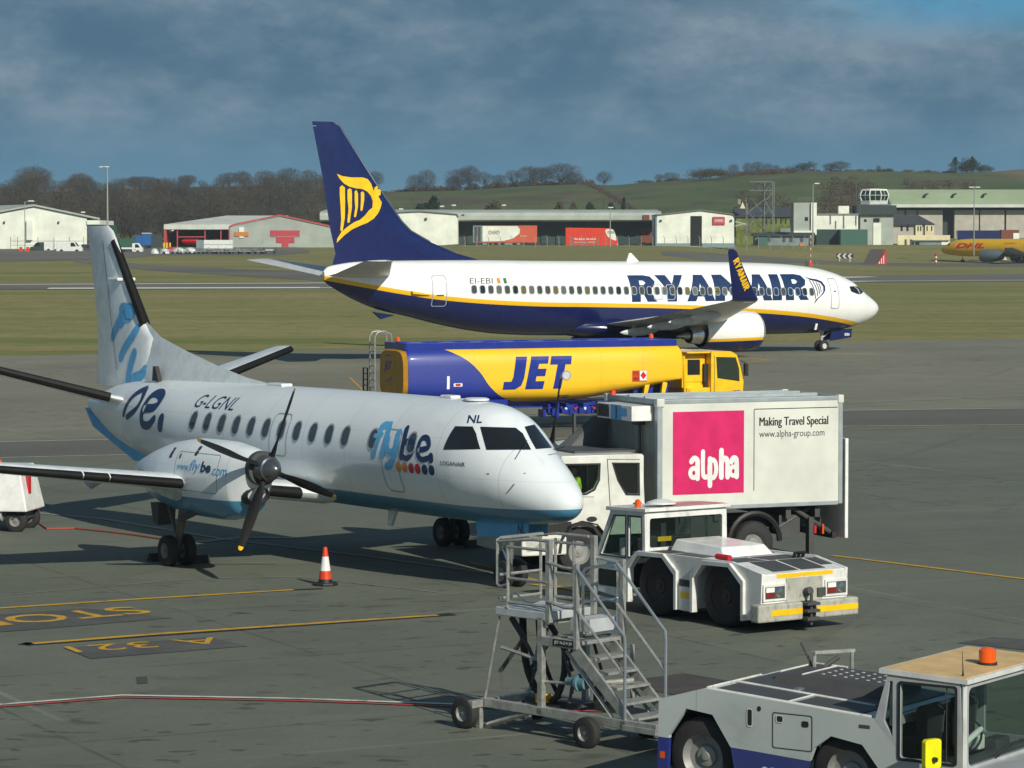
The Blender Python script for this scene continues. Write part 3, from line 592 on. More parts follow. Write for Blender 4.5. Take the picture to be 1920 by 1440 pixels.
# windscreen, straight across the nose
decal('lettering', [shape([[(-19.2 + x * .011295, 3.16 + z * 1.52) for x, z in l] for l in lp]) for lp in RY], jbv, -1, 'letter navy', jet, .010, .8, .12)
hb = [(1375, 262), (1410, 272), (1450, 278), (1478, 290), (1492, 318), (1488, 345), (1470, 370), (1435, 398), (1410, 430), (1420, 402), (1450, 380), (1472, 355), (1478, 325), (1466, 300), (1440, 290), (1405, 282)]
decal('harp_emblem', [shape([js(e5, hb, -1.8)])] + [shape([stroke(js(e5, q, -1.8), .06)]) for q in ([(1400, 285), (1415, 340), (1418, 395)], [(1420, 290), (1432, 340), (1432, 380)], [(1438, 296), (1446, 335), (1445, 368)], [(1454, 304), (1459, 330), (1458, 355)])], jbv, -1, 'letter navy', jet, .012, .5, .12)
for s in (-1, 1): decal('registration', fit(text('EI-EBI', .0, .15), -29.72, -28.2, 4.28, 4.58, s > 0), jbv, s, 'letter grey', jet, .01)
for i, (m_, a) in enumerate((('orange', -27.95), ('white letter', -27.74), ('green', -27.53))): decal('flag', shape([[(a, 4.28), (a + .2, 4.28), (a + .2, 4.58), (a, 4.58)]]), jbv, -1, m_, jet, .01)
MB().prism([(-18.3, 5.4), (-17.35, 5.4), (-17.95, 5.95), (-18.1, 5.95)], 'y', -.03, .03).build('antenna', 'white paint', jet)
MB().prism([(-33.3, 3.9), (-32.2, 3.72), (-32.2, 3.66), (-33.25, 3.75)], 'y', -1.62, -1.40).build('tail_vent', 'yellow', jet)
MB().prism([(-34.9, 2.75), (-33.6, 2.55), (-34.4, 2.35)], 'y', -.12, .12).build('tail_skid', 'navy', jet)
MB().prism([(-5.65, 1.72), (-5.5, 1.72), (-5.6, 1.35), (-5.75, 1.35)], 'y', -1.35, -1.31).build('drain_mast', 'white paint', jet)
# ================================================================== the small turboprop
S = Fr(1.33, 53.6, -.957)
tp = thing('turboprop_airliner', 'small white and pale blue twin propeller airliner parked in front of the fuel tanker', 'airliner', (*S.o, 0), S.th)
SS = [(.27, 1.74, 1.68, .03), (.31, 1.88, 1.57, .15), (.42, 2.00, 1.47, .29), (.68, 2.19, 1.37, .46), (1.05, 2.44, 1.31, .62), (1.45, 2.69, 1.27, .75), (1.8, 2.93, 1.24, .85), (2.15, 3.20, 1.22, .94), (2.5, 3.38, 1.20, 1.02), (2.95, 3.48, 1.19, 1.09), (4, 3.53, 1.18, 1.15), (6.5, 3.53, 1.17, 1.155), (12.2, 3.5, 1.17, 1.155), (13.5, 3.48, 1.22, 1.12), (15.4, 3.46, 1.45, .95), (17.1, 3.38, 1.75, .68), (18, 3.27, 1.95, .5), (19.1, 3.0, 2.35, .25), (19.7, 2.85, 2.6, .08)]
sb = body(SS, 56); sbv = sb.bvh()
bc = [(-20.5, .6), (-17, .6), (-14.5, 1.2), (-12, 1.5), (-8, 1.57), (-4, 1.57), (-2, 1.58), (0, 1.66)]
livery('turboprop livery', 'x', bc, 0, 3, ['#e4eaec', '#4a86aa'], [0], streak=.09)
livery('cowling livery', 'x', [(-12, 1.5), (-8, 1.53), (-5, 1.56)], 0, 3, ['#e4eaec', '#4a86aa'], [0], streak=.16)
mat('airframe white', '#e2e7e8', .3, coat=.35, dirt=.08)
sb.build('fuselage', 'turboprop livery', tp, 40)
mat('soot', '#b7bcbb', .6, var=.35, scale=2.5); mat('dull gold', '#6e5a22', .5); mat('gear bronze', (.16, .13, .10), .5, .3); mat('spinner metal', (.19, .195, .21), .28, .8); mat('blade black', (.009, .009, .010), .65, spec=.25); a1, b2, c3 = zz('a'), zz('b'), zz('c')
def ss(z, pts, y): return [S.side(*z(*p), y) for p in pts]
fn = wing([(-16.4, 3.0, 0, 3.2, .10), (-16.45, 2.85, 0, 4.36, .10), (-17.0, 2.35, 0, 4.75, .10), (-18.32, 1.42, 0, 6.6, .10), (-18.5, 1.3, 0, 6.82, .09), (-18.75, 1.06, 0, 6.95, .05)], True)
fnv = fn.bvh(); fo = fn.build('tail_fin', 'airframe white', tp, 35)
MB().loft([[(x, w_ * sx_, z) for sx_, z in ((-1, 3.1), (-.5, zt * .55 + 1.45), (0, zt), (.5, zt * .55 + 1.45), (1, 3.1))] for x, zt, w_ in ((-11.2, 3.52, .03), (-12.3, 3.62, .10), (-13.5, 3.82, .16), (-15, 4.12, .20), (-16.2, 4.40, .22), (-16.9, 4.75, .13))]).build('dorsal_fin', 'airframe white', tp, 50)
MB().tube([(-16.96, 0, 4.66), (-18.45, 0, 6.58)], [.125, .095], 8).build('deicing_boot', 'black boot', fo, 40)
q = MB()
for x0, z0, x1, z1 in ((-17.95, 3.4, -19.3, 6.9), ): q.tube([(-18.15, -.13, 3.6), (-18.9, -.075, 6.6)], .006, 4)
q.build('rudder_line', 'letter grey', fo)
MB().box(-18.35, -17.85, -.24, .24, 5.66, 5.74).build('fin_antenna', 'airframe white', fo, bev=.03)
fly = [[(905, 730), (850, 730), (845, 775), (820, 840), (790, 900), (780, 930)], [(905, 790), (870, 800), (840, 840)], [(955, 875), (925, 935), (880, 1000), (845, 1075)], [(945, 1040), (925, 1110), (905, 1190), (900, 1235)], [(1015, 1155), (985, 1195), (940, 1215)]]
decal('lettering', [shape([stroke(ss(a1, [q_ for q_ in l], -.1), .23)]) for l in fly] + [shape([ss(a1, [(905, 705), (925, 740), (930, 780), (915, 805), (880, 800), (870, 760), (880, 715)], -.1)])], fnv, -1, 'letter blue', fo, .012, .5, .2)
for s in (-1, 1):
    sec = [(-16.7, 1.9, s * .35, 2.88, .11), (-17.0, 1.75, s * .9, 3.02, .11), (-17.95, .95, s * 4.55, 4.0, .10), (-18.15, .7, s * 4.66, 4.03, .05)]
    t = wing(sec).build('tailplane', 'airframe white', tp, 35)
    MB().tube([(-17.0, s * .9, 3.02), (-17.96, s * 4.5, 3.985)], [.105, .08], 8).build('deicing_boot', 'black boot', t, 40)
    sec = [(-7.6, 2.75, s * .6, 1.42, .16), (-7.72, 2.6, s * 1.5, 1.52, .16), (-8.2, 1.7, s * 7.0, 2.15, .14), (-8.5, 1.12, s * 10.6, 2.57, .12), (-8.75, .7, s * 10.75, 2.59, .06)]
    w_ = wing(sec).build('wing', 'airframe white', tp, 35)
    LE = lambda y: (-7.72 - (y - 1.5) * .0873, 1.52 + (y - 1.5) * .1152)
    for y0, y1 in ((1.42, 2.55), (4.0, 5.5), (5.55, 6.05), (6.1, 7.85), (8.1, 9.3), (9.35, 10.4)):
        r0, r1 = .17 - y0 * .010, .17 - y1 * .010
        (x0, z0), (x1, z1) = LE(y0), LE(y1)
        MB().loft([[(x - .07 + r * 1.0 * math.cos(q_) * 1.05, s * y, z - .015 + r * .78 * math.sin(q_)) for q_ in (2 * math.pi * j / 14 for j in range(14))] for x, y, z, r in ((x0, y0, z0, r0), (x1, y1, z1, r1))]).build('deicing_boot', 'black boot', w_, 40)
    for y in (5.0, 8.2): MB().tube([(-9.4, s * y, 1.85 + (y - 5) * .115), (-9.9, s * y, 1.66 + (y - 5) * .115), (-10.15, s * y, 1.72 + (y - 5) * .115)], [.07, .06, .03], 6).build('flap_hinge', 'grey paint', w_, 40)
    # nacelle
    NS = [(6.02, 2.50, 1.86, .33), (6.25, 2.56, 1.50, .42), (6.5, 2.60, 1.22, .50), (7.2, 2.66, 1.10, .58), (8.0, 2.66, 1.10, .61), (9.0, 2.56, 1.16, .58), (9.7, 2.40, 1.28, .5), (10.4, 2.18, 1.52, .34), (10.95, 1.98, 1.78, .12)]
    nb = body(NS, 32, 5, s * 3.355, ex=2.3); nv = nb.bvh(); na = nb.build('engine_nacelle', 'cowling livery', tp, 40)
    MB().lathe([(-6.1, .30), (-6.0, .335), (-5.86, .335)], (0, s * 3.355, 2.2), 'x', 24).build('cowl_ring', 'dark grey', na, 30)
    yy = s * 3.355
    MB().loft([[(x, yy + w2 * math.cos(q_), z + h_ * math.sin(q_)) for q_ in (2 * math.pi * j / 20 for j in range(20))] for x, z, w2, h_ in ((-6.5, 1.62, .30, .20), (-6.12, 1.66, .29, .185), (-6.05, 1.66, .25, .15), (-6.2, 1.66, .22, .13), (-6.4, 1.66, .2, .12))]).build('air_intake', 'black paint', na, 40)
    q = MB()
    for x, z, l in ((-8.7, 2.36, .10), (-8.25, 2.32, .05), (-7.7, 2.45, .09)):
        q.add(*drape(shape([rrect(x, x + l * 1.2, z - l, z + l, .02)]), nv, s, .006))
    q.build('cowl_vent', 'letter grey', na); decal('exhaust_stain', shape([smoothloop([(-8.1, 1.62), (-9.0, 1.75), (-10.0, 1.95), (-10.3, 1.86), (-9.4, 1.55), (-8.4, 1.42)], 3)]), nv, s, 'soot', na, .005, .4, .1); decal('cowl_panel', shape([rrect(-8.35, -6.75, 1.66, 2.42, .08), rrect(-8.335, -6.765, 1.675, 2.405, .07)]), nv, s, 'line grey', na, .005, .3, .1)
    MB().tube([(-7.9, yy + s * .3, 1.25), (-8.4, yy + s * .42, 1.05)], .07, 8).build('exhaust_stub', 'dark grey', na, 40)
    if s < 0:
        decal('web_lettering', [fit(text('www.', 0, .1), -8.25, -7.75, 2.06, 2.16), fit(text('fly', .0, .15), -7.72, -7.36, 2.02, 2.28), fit(text('.com', 0, .1), -6.95, -6.45, 2.03, 2.16)], nv, s, 'letter blue', na, .008, .3, .1)
        decal('web_lettering', fit(text('be', .03, .1), -7.33, -6.98, 2.06, 2.27), nv, s, 'letter navy', na, .008, .3, .1)
    # propeller
    pr = MB().lathe([(-6.0, .265), (-5.75, .26), (-5.60, .23), (-5.58, .20), (-5.45, .15), (-5.36, .08), (-5.33, .01)], (0, yy, 2.2), 'x', 28)
    po = pr.build('propeller', 'spinner metal', tp, 30)
    a0 = R(68) if s < 0 else R(80)
    for k_ in range(4):
        an = a0 + k_ * math.pi / 2; ca, sa = math.cos(an), math.sin(an); rings = []; tips = []
        for r, c, tw, th_ in ((.22, .10, 70, .10), (.36, .13, 64, .09), (.55, .20, 60, .05), (.85, .23, 50, .035), (1.15, .205, 44, .026), (1.4, .155, 40, .02), (1.58, .105, 38, .016), (1.63, .085, 37, .012), (1.66, .04, 36, .008)):
            tw = R(tw); e = []
            for px, pz in ((-.5, 0), (-.25, .5), (.15, .55), (.5, 0), (.15, -.4), (-.25, -.4)):
                u_, v_ = px * c * math.cos(tw) - pz * th_ * math.sin(tw), px * c * math.sin(tw) + pz * th_ * math.cos(tw)
                e.append((-5.72 + v_, yy + ca * r - sa * u_, 2.2 + sa * r + ca * u_))
            (rings if r < 1.63 else tips).append(e)
            if r == 1.58: tips.append(e)
        bl = MB().loft(rings).build('propeller_blade', 'blade black', po, 40)
        MB().loft(tips, 0, False, True).build('blade_tip', 'yellow' if k_ == 2 else 'dull gold', po, 40)
    # main gear
    g = MB().tube([(-9.0, yy, 1.4), (-9.35, yy, .34)], [.10, .07], 10); g.tube([(-9.7, yy, 1.2), (-9.35, yy, .6)], .04, 8); g.tube([(-9.35, yy - .28, .31), (-9.35, yy + .28, .31)], .05, 8); gs = g.build('main_gear', 'gear bronze', tp, 40)
    for y in (-.2, .2): wheel(gs, -9.35, yy + y, .315, .315, .2, .5, 'rim grey')
    MB().prism([(-9.75, 1.25), (-10.1, 1.25), (-10.0, .85), (-9.8, .8)], 'y', yy - .2, yy + .2).build('gear_door', 'dark grey', tp)
# nose gear
g = MB().tube([(-2.35, 0, .3), (-2.35, 0, 1.4)], [.055, .08], 8); g.tube([(-2.35, -.2, .27), (-2.35, .2, .27)], .04, 8); g.tube([(-2.45, 0, .5), (-2.62, 0, .75), (-2.45, 0, .95)], .03, 6); gs = g.build('nose_gear', 'bright metal', tp, 40)
for y in (-.16, .16): wheel(gs, -2.35, y, .27, .27, .16, .5, 'rim grey')
for s in (-1, 1):
    gd = MB().prism([(-3.2, 1.30), (-1.46, 1.36), (-1.46, 1.04), (-3.13, .93)], 'y', s * .22 - .012, s * .22 + .012).build('gear_door', 'letter blue', tp)
    flat('door_lettering', fit(text('NL', .02, .1), -1.80, -1.56, 1.10, 1.27), s * .22 + s * .016, 'letter navy', gd) if s < 0 else None
# cabin windows, flight deck windows, doors
for s in (-1, 1):
    for x in list(np.linspace(-12.74, -6.5, 11)) + [-5.48, -4.1]:
        a = shape([rrect(x - .125, x + .125, 2.515, 2.885, .12)]); bb = shape([rrect(x - .155, x + .155, 2.48, 2.92, .15), rrect(x - .125, x + .125, 2.515, 2.885, .12)])
        q = MB().add(*drape(a, sbv, s, .006, 2, .1), 0); q.add(*drape(bb, sbv, s, .009, 2, .1), 1); q.build('window', ['pane blue', 'line grey'], tp)
    decal('cockpit_window', shape([[S.hit(*c3(*p), sbv) for p in [(762, 358), (860, 360), (880, 400), (904, 487), (695, 489)]]]), sbv, s, 'cockpit glass', tp, .008, .1, .05)
    for x0, x1, z0, z1 in ((-9.42, -8.72, 2.15, 3.03), (-5.1, -4.48, 1.70, 2.93)):
        t = .022; decal('door', shape([rrect(x0, x1, z0, z1, .14), rrect(x0 + t, x1 - t, z0 + t, z1 - t, .12)]), sbv, s, 'line grey', tp, .008, .3, .1)
# windscreen panes facing forward
for pts in ([(902, 362), (1100, 368), (1140, 400), (1187, 491), (938, 491)], [(1150, 362), (1205, 350), (1255, 415), (1303, 480), (1215, 488), (1180, 425)]):
    q = Matrix.Translation((*S.o, 0)) @ Matrix.Rotation(S.th, 4, 'Z'); qi = q.inverted(); e_ = qi @ Vector((0, 0, H)); vs, fs = shape([pts]); bm = bmesh.new(); vv = [bm.verts.new((p[0], p[1], 0)) for p in vs]
    for f in fs: bm.faces.new([vv[i] for i in f])
    bmesh.ops.subdivide_edges(bm, edges=bm.edges[:], cuts=9, use_grid_fill=True); bmesh.ops.triangulate(bm, faces=bm.faces[:]); bm.verts.index_update(); out = []
    for v in bm.verts:
        h = sbv.ray_cast(e_, (qi.to_3x3() @ ray(*c3(v.co.x, v.co.y))).normalized()); out.append((h[0] + (h[1] if h[1].z > 0 else -h[1]) * .012) if h[0] is not None else Vector((-2, .3, 2.9)))
    MB().add(out, [tuple(v.index for v in f.verts) for f in bm.faces]).build('windscreen', 'cockpit glass', tp); bm.free()
MB().tube([(-1.15, -.55, 2.72), (-1.55, -.2, 2.85)], .012, 4).build('wiper', 'black paint', tp); MB().tube([(-1.1, .1, 2.70), (-1.3, .5, 2.72)], .012, 4).build('wiper', 'black paint', tp)
for x, z in ((-1.7, 2.25), (-.9, 2.3)): MB().tube([(x, -1.0 if x < -1.5 else -.72, z), (x + .16, -1.04 if x < -1.5 else -.8, z + .02)], .015, 5).build('probe', 'steel', tp)
def dec(nm, sh, m_, off=.007): decal(nm, sh, sbv, -1, m_, tp, off, .3, .08)
hp = lambda pts: [S.hit(*c3(*p), sbv) for p in pts]
dec('lettering', [shape([stroke(hp(l), w)]) for l, w in (([(376, 352), (350, 362), (332, 420), (300, 520)], .16), ([(310, 412), (352, 405)], .09), ([(395, 352), (378, 420), (352, 520)], .16), ([(385, 430), (378, 480), (395, 505), (425, 490)], .14), ([(446, 395), (428, 490), (405, 560), (378, 582)], .16))], 'letter blue')
dec('lettering', [shape([stroke(hp(l), w)]) for l, w in (([(490, 372), (474, 440), (458, 530)], .14), ([(470, 462), (498, 440), (524, 456), (520, 505), (492, 538), (464, 528)], .11), ([(560, 492), (612, 476), (608, 430), (578, 425), (556, 470), (552, 520), (575, 545), (606, 538)], .11), ([(624, 528), (626, 546)], .15))], 'letter navy')
for x, m_ in ((-4.5, 'orange'), (-4.28, 'orange'), (-4.05, 'red'), (-3.83, 'red'), (-3.6, 'letter navy'), (-3.38, 'letter navy')): dec('logo_dot', shape([rrect(x - .09, x + .09, 2.12, 2.32, .085)]), m_)
dec('lettering', fit(text('LOGANAIR', 0), -3.1, -2.42, 2.34, 2.42), 'letter grey'); dec('registration', fit(text('G-LGNL', .0, .25), -13.0, -11.25, 2.98, 3.25), 'letter navy')
def raydec(name, vf, m_):                        # paint on the doubly curved nose
    q = Matrix.Translation((*S.o, 0)) @ Matrix.Rotation(S.th, 4, 'Z'); qi = q.inverted(); e_ = qi @ Vector((0, 0, H)); out = []
    for p in vf[0]:
        h = sbv.ray_cast(e_, (qi.to_3x3() @ ray(*c3(p[0], p[1]))).normalized()); out.append(h[0] + (h[1] if h[1].z > 0 else -h[1]) * .012)
    MB().add(out, vf[1]).build(name, m_, tp)
raydec('registration', fit(text('NL', .015, .2), 828, 912, 341, 297), 'letter navy')
hb2 = lambda pts: [S.hit(*b2(*p), sbv) for p in pts]
bq = [[(835, 142), (800, 155), (740, 210), (690, 270), (685, 295), (720, 310), (770, 270), (815, 190), (830, 160)]]
dec('lettering', [shape([stroke(hb2([(812, 150), (762, 178), (716, 235), (697, 288)]), .17)]), shape([stroke(hb2([(818, 158), (800, 205), (765, 262), (715, 305)]), .15)]), shape([stroke(hb2([(815, 258), (872, 250), (908, 205), (900, 175), (862, 180), (815, 240), (797, 300), (803, 345), (835, 352), (866, 318)]), .19)]), shape([stroke(hb2([(908, 318), (902, 358)]), .27)])], 'letter navy')
MB().box(-4.6, -4.2, -.12, .12, 3.52, 3.58).build('roof_antenna', 'airframe white', tp, bev=.03); MB().lathe([(0, .25), (.03, .25), (.05, .2)], (-3.5, 0, 3.515), 'z', 20).build('roof_hatch', 'airframe white', tp, 30); MB().box(-11.2, -10.6, -.14, .14, 3.49, 3.56).build('roof_antenna', 'airframe white', tp, bev=.03)
MB().prism([(-16.05, 3.42), (-15.75, 3.42), (-15.9, 3.75), (-16.0, 3.75)], 'y', -.32, -.22).build('tail_scoop', 'black paint', tp)
MB().prism([(-6.6, 1.2), (-6.3, 1.2), (-6.5, .85), (-6.62, .85)], 'y', -.03, .03).build('belly_antenna', 'airframe white', tp)
MB().prism([(-19.9, 2.62), (-18.6, 2.1), (-16.6, 1.62), (-17.4, 1.5), (-19.5, 2.2)], 'y', -.06, .06).build('ventral_fin', 'letter blue', tp)
mat('tank end shade yellow', '#c08a1c', .5, dirt=.3)  # shade of the rear face put into a darker yellow, with some dirt
# ================================================================== fuel tanker
f6, g7, h8, i9 = zz('f'), zz('g'), zz('h'), zz('i')
T = Fr(1.177, 103.942, R(24))
tk = thing('fuel_tanker', 'yellow and blue aviation fuel tanker with a ladder at its rear and a yellow cab', 'tanker', (*T.o, 0), T.th)
livery('tank livery', 'z', [(.8, -1.2), (.95, -1.5), (1.18, -2.15), (1.44, -2.55), (2.12, -3.11), (2.5, -3.55), (2.72, -3.95), (2.9, -4.4), (3.0, -4.9)], -6, 0, ['#f7c31a', '#1f3390'], [0], .5, .12, 'x', .10)
def tsec(x, bot, top=2.93, w=1.25):
    r = []
    for j in range(40):
        q = 2 * math.pi * j / 40; c, s_ = math.cos(q), math.sin(q); ex = .42 if s_ > 0 else .62
        r.append((x, w * math.copysign(abs(c) ** ex, c), (1.75 + (top - 1.75) * abs(s_) ** ex) if s_ > 0 else 1.75 - (1.75 - bot) * abs(s_) ** ex))
    return r
tb = MB().loft([tsec(-5.72, 1.12, 2.9, 1.22), tsec(-5.6, 1.05, 2.94, 1.25), tsec(-3, .98), tsec(0, .95), tsec(1.3, 1.03), tsec(3.2, 1.3), tsec(4.78, 1.62), tsec(4.87, 1.7, 2.85, 1.2)]); tbv = tb.bvh()
to = tb.build('tank', 'tank livery', tk, 40)
MB().loft([tsec(-5.72, 1.12, 2.9, 1.2), tsec(-5.86, 1.2, 2.82, 1.1)]).build('tank_end', 'tank end shade yellow', tk, 40)
flat('tank_end_lettering', [fit(text('JET', .04, .25), -.05, .7, 2.05, 2.45, True), poly(smoothloop([(-.1, 1.9), (.2, 1.78), (.62, 1.72), (.25, 1.84)])), poly(smoothloop([(.65, 2.6), (.3, 2.68), (0, 2.62), (.3, 2.62)]))], -5.87, 'tank blue', tk, 'x')
q = MB().box(-5.7, 4.7, -.95, -.85, 2.85, 3.10).box(-5.7, 4.7, .85, .95, 2.85, 3.10).box(-5.7, 4.7, -.85, .85, 2.95, 3.0).box(-5.75, -5.7, -.95, .95, 2.85, 3.10).box(4.7, 4.75, -.95, .95, 2.85, 3.10)
q.build('walkway_tray', 'tank blue', tk, bev=.02)
q = MB()
for i in range(9): q.box(-5.2 + i * 1.15, -4.7 + i * 1.15, -.3, .3, 3.0, 3.08)
q.build('manhole_lids', 'tank blue', tk, bev=.02)
q = MB()
for y in (.95, 1.45):
    q.tube([(-6.1, y, 1.1), (-6.1, y, 3.25), (-6.0, y, 3.42), (-5.75, y, 3.46), (-5.5, y, 3.35), (-5.45, y, 3.0)], .03, 6)
for i in range(8): q.tube([(-6.1, .95, 1.25 + i * .25), (-6.1, 1.45, 1.25 + i * .25)], .02, 5)
q.build('ladder', 'galvanised', tk, 40)
q = MB()
for y in (1.55, 1.95): q.tube([(-6.15, y, 1.0), (-6.15, y, 2.15)], .03, 5)
for i in range(6): q.tube([(-6.15, 1.55, 1.15 + i * .2), (-6.15, 1.95, 1.15 + i * .2)], .018, 5)
q.build('hose_rack', 'dark grey', tk)
JT = {'J': [(.55, 1), (1, 1), (.86, .34), (.74, .11), (.5, 0), (0, 0), (.05, .24), (.34, .24), (.42, .36)], 'E': [(.27, 1), (1, 1), (.94, .77), (.58, .77), (.53, .62), (.88, .62), (.82, .39), (.47, .39), (.43, .24), (.80, .24), (.73, 0), (0, 0)], 'T': [(.10, 1), (1.0, 1), (.94, .74), (.70, .74), (.50, 0), (.16, 0), (.36, .74), (.03, .74)]}
decal('lettering', [shape([[(-2.2 + (x0 + x * (x1 - x0)) * .00807, 1.44 + z * 1.14) for x, z in JT[c_]]]) for c_, x0, x1 in (('J', 0, 118), ('E', 106, 222), ('T', 222, 332))], tbv, -1, 'tank blue', to, .008)
q = MB().add(*drape(shape([rrect(.12, .38, 1.77, 2.03, .13)]), tbv, -1, .012), 1); q.add(*drape(shape([rrect(.07, .43, 1.72, 2.08, .18), rrect(.12, .38, 1.77, 2.03, .13)]), tbv, -1, .014), 0); q.build('gauge', ['line grey', 'rim white'], to)
q = MB().add(*drape(shape([rrect(2.82, 3.40, 1.62, 2.02, .02)]), tbv, -1, .008), 0); q.add(*drape(shape([[(3.26, 1.7), (3.38, 1.84), (3.26, 1.98), (3.14, 1.84)]]), tbv, -1, .014), 2); q.add(*drape(shape([[(3.12, 1.66), (3.39, 1.66), (3.39, 2.01), (3.12, 2.01)]]), tbv, -1, .011), 1)
q.add(*drape(fit(text('3YE', .02), 2.85, 3.08, 1.84, 1.98), tbv, -1, .011), 3); q.add(*drape(fit(text('1863', .02), 2.85, 3.08, 1.66, 1.80), tbv, -1, .011), 3); q.build('hazard_plate', ['safety orange', 'white letter', 'red', 'black paint'], to)
decal('small_sign', shape([rrect(.02, .42, 1.10, 1.2, .01)]), tbv, -1, 'black paint', to, .008); decal('small_sign', fit(text('JET A1', .02), .06, .38, 1.12, 1.18), tbv, -1, 'white letter', to, .011)
for x, z0, z1, m_ in ((-4.3, 1.5, 1.95, 'white letter'), ): decal('gauge_strip', shape([rrect(x, x + .1, z0, z1, .01)]), tbv, -1, m_, to, .008)
decal('small_sign', shape([rrect(-4.05, -3.72, 1.58, 1.7, .03)]), tbv, -1, 'white letter', to, .008); decal('small_sign', shape([rrect(-3.98, -3.79, 1.60, 1.68, .02)]), tbv, -1, 'red', to, .011)
q = MB().box(-5.6, 4.8, -.5, -.35, .75, 1.0).box(-5.6, 6.8, .35, .5, .75, 1.0).box(3.2, 6.8, -.5, -.35, .75, 1.0)
for x in (3.0, 3.6, 4.2): q.prism([(x, .9), (x + .15, .9), (x + .3, 1.7), (x + .1, 1.7)], 'y', -.9, .9)
q.build('chassis', 'tank blue', tk)
q = MB()
for x in (3.3, 4.0): q.prism([(x, .95), (x + .12, .95), (x + .28, 1.55), (x + .1, 1.6)], 'y', -1.15, -1.0)
q.build('tank_bracket', 'tank yellow', tk)
random.seed(4); q = MB()
for i in range(16): x = -.6 + i * .17; q.box(x, x + random.uniform(.08, .2), -1.15 - random.uniform(0, .1), -.7, random.uniform(.35, .6), random.uniform(.65, .95))
for i in range(5): q.lathe([(-1.2, .05 + .03 * (i % 2)), (-.8, .05 + .03 * (i % 2))], (.1 + i * .3, 0, .75), 'y', 10)
q.build('pump_gear', 'tank blue', tk, bev=.01)
q = MB()
for i in range(4): q.lathe([(-1.22, .05), (-1.17, .05)], (.25 + i * .37, 0, .72), 'y', 10, i % 2)
q.build('valve', ['white paint', 'red'], tk)
q = MB().prism([(-5.2, 1.1), (-2.0, 1.1), (-2.0, .75), (-2.25, .8), (-2.6, 1.02), (-3.0, 1.02), (-3.3, .8), (-3.5, 1.02), (-4.1, 1.02), (-4.5, .8), (-5.2, .75)], 'y', -1.24, -.85); q.build('mudguard', 'tank blue', tk)
for x in (-4.15, -2.9):
    for y in (-1.0, 1.0): wheel(tk, x, y, .48, .48, .35, .55)
for y in (-1.0, 1.0): wheel(tk, 6.35, y, .48, .48, .3, .55)
# cab
def cab_shell(par, name, m_, prof, y, roofz, th=.04, win=None):
    b = MB()
    for s in (-1, 1): b.add(*panel([prof] + (win or []), th / 2, s * (y - th / 2)))
    return b
cp = [(6.0, .95), (7.28, .95), (7.32, 1.55), (7.18, 2.1), (7.05, 2.5), (6.85, 2.62), (6.0, 2.66)]
cw = [(6.25, 1.68), (7.16, 1.55), (7.14, 2.0), (7.0, 2.42), (6.2, 2.45)]
q = cab_shell(tk, 'cab', 'tank yellow', cp, 1.22, 2.6, .05, [cw])
q.box(5.05, 6.85, -1.17, 1.17, 2.58, 2.64).box(6.0, 6.05, -1.17, 1.17, .95, 2.58).box(5.05, 5.99, -.78, .78, .95, 2.575).box(5.05, 5.99, -1.18, 1.18, .9, 1.35).box(6.06, 7.25, -1.17, 1.17, .95, 1.0).hexa([(7.22, -1.17, 1.0), (7.28, -1.17, 1.0), (7.28, 1.17, 1.0), (7.22, 1.17, 1.0), (7.24, -1.17, 1.5), (7.31, -1.17, 1.5), (7.31, 1.17, 1.5), (7.24, 1.17, 1.5)])
q.hexa([(6.8, -1.17, 2.56), (7.02, -1.17, 2.46), (7.02, 1.17, 2.46), (6.8, 1.17, 2.56), (6.8, -1.17, 2.63), (7.06, -1.17, 2.51), (7.06, 1.17, 2.51), (6.8, 1.17, 2.63)])
cb = q.build('cab', 'tank yellow', tk, bev=.02)
for s in (-1, 1): flat('side_window', poly(cw), s * 1.19, 'cab glass', cb)
MB().hexa([(7.25, -1.12, 1.52), (7.27, -1.12, 1.52), (7.27, 1.12, 1.52), (7.25, 1.12, 1.52), (7.02, -1.12, 2.47), (7.04, -1.12, 2.47), (7.04, 1.12, 2.47), (7.02, 1.12, 2.47)]).build('windscreen', 'cab glass', cb); MB().box(5.9, 6.3, -.95, -.35, 1.1, 1.55).box(5.85, 6.0, -.95, -.35, 1.5, 2.2).build('cab_seat', 'seat black', tk, bev=.05); MB().tube([(6.85 + .08 * math.cos(t), .5 + .21 * math.cos(t), 1.7 + .2 * math.sin(t)) for t in np.linspace(0, 2 * math.pi, 20)[:-1]], .018, 6, closed=True).build('steering_wheel', 'black paint', tk, 40); MB().box(6.8, 7.2, -1.1, 1.1, 1.2, 1.6).build('dashboard', 'dark grey', tk, bev=.04); MB().tube([(4.95, -1.1, 2.5), (5.0, -1.1, 1.2)], .05, 6).build('vent_pipe', 'tank yellow', tk)
flat('door_line', shape([[(6.12, .97), (7.24, .97), (7.24, 1.5), (6.12, 1.62), (6.12, 2.5), (6.10, 2.5), (6.10, .97)]]) if 0 else shape([rrect(6.12, 6.14, 1.0, 2.5, .005)]), -1.226, 'dark grey', cb)
MB().box(5.12, 5.9, -1.22, -1.185, .95, 1.3).build('battery_box', 'tank yellow', tk, bev=.01)
q = MB().box(5.02, 5.045, -.9, -.35, 1.75, 2.35, 0); q.box(5.0, 5.02, -.82, -.43, 1.82, 2.28, 1); q.build('rear_window', ['tank yellow', 'cockpit glass'], cb)
q = MB().box(5.12, 5.95, -.82, -.785, 1.55, 2.48, 0); q.box(5.25, 5.75, -.84, -.821, 1.8, 2.35, 1); q.build('sleeper_window', ['tank yellow', 'cockpit glass'], cb, bev=.01)
flat('cab_lettering', fit(text('JET', .03, .2), 6.85, 7.2, 1.12, 1.24), -1.226, 'tank blue', cb)
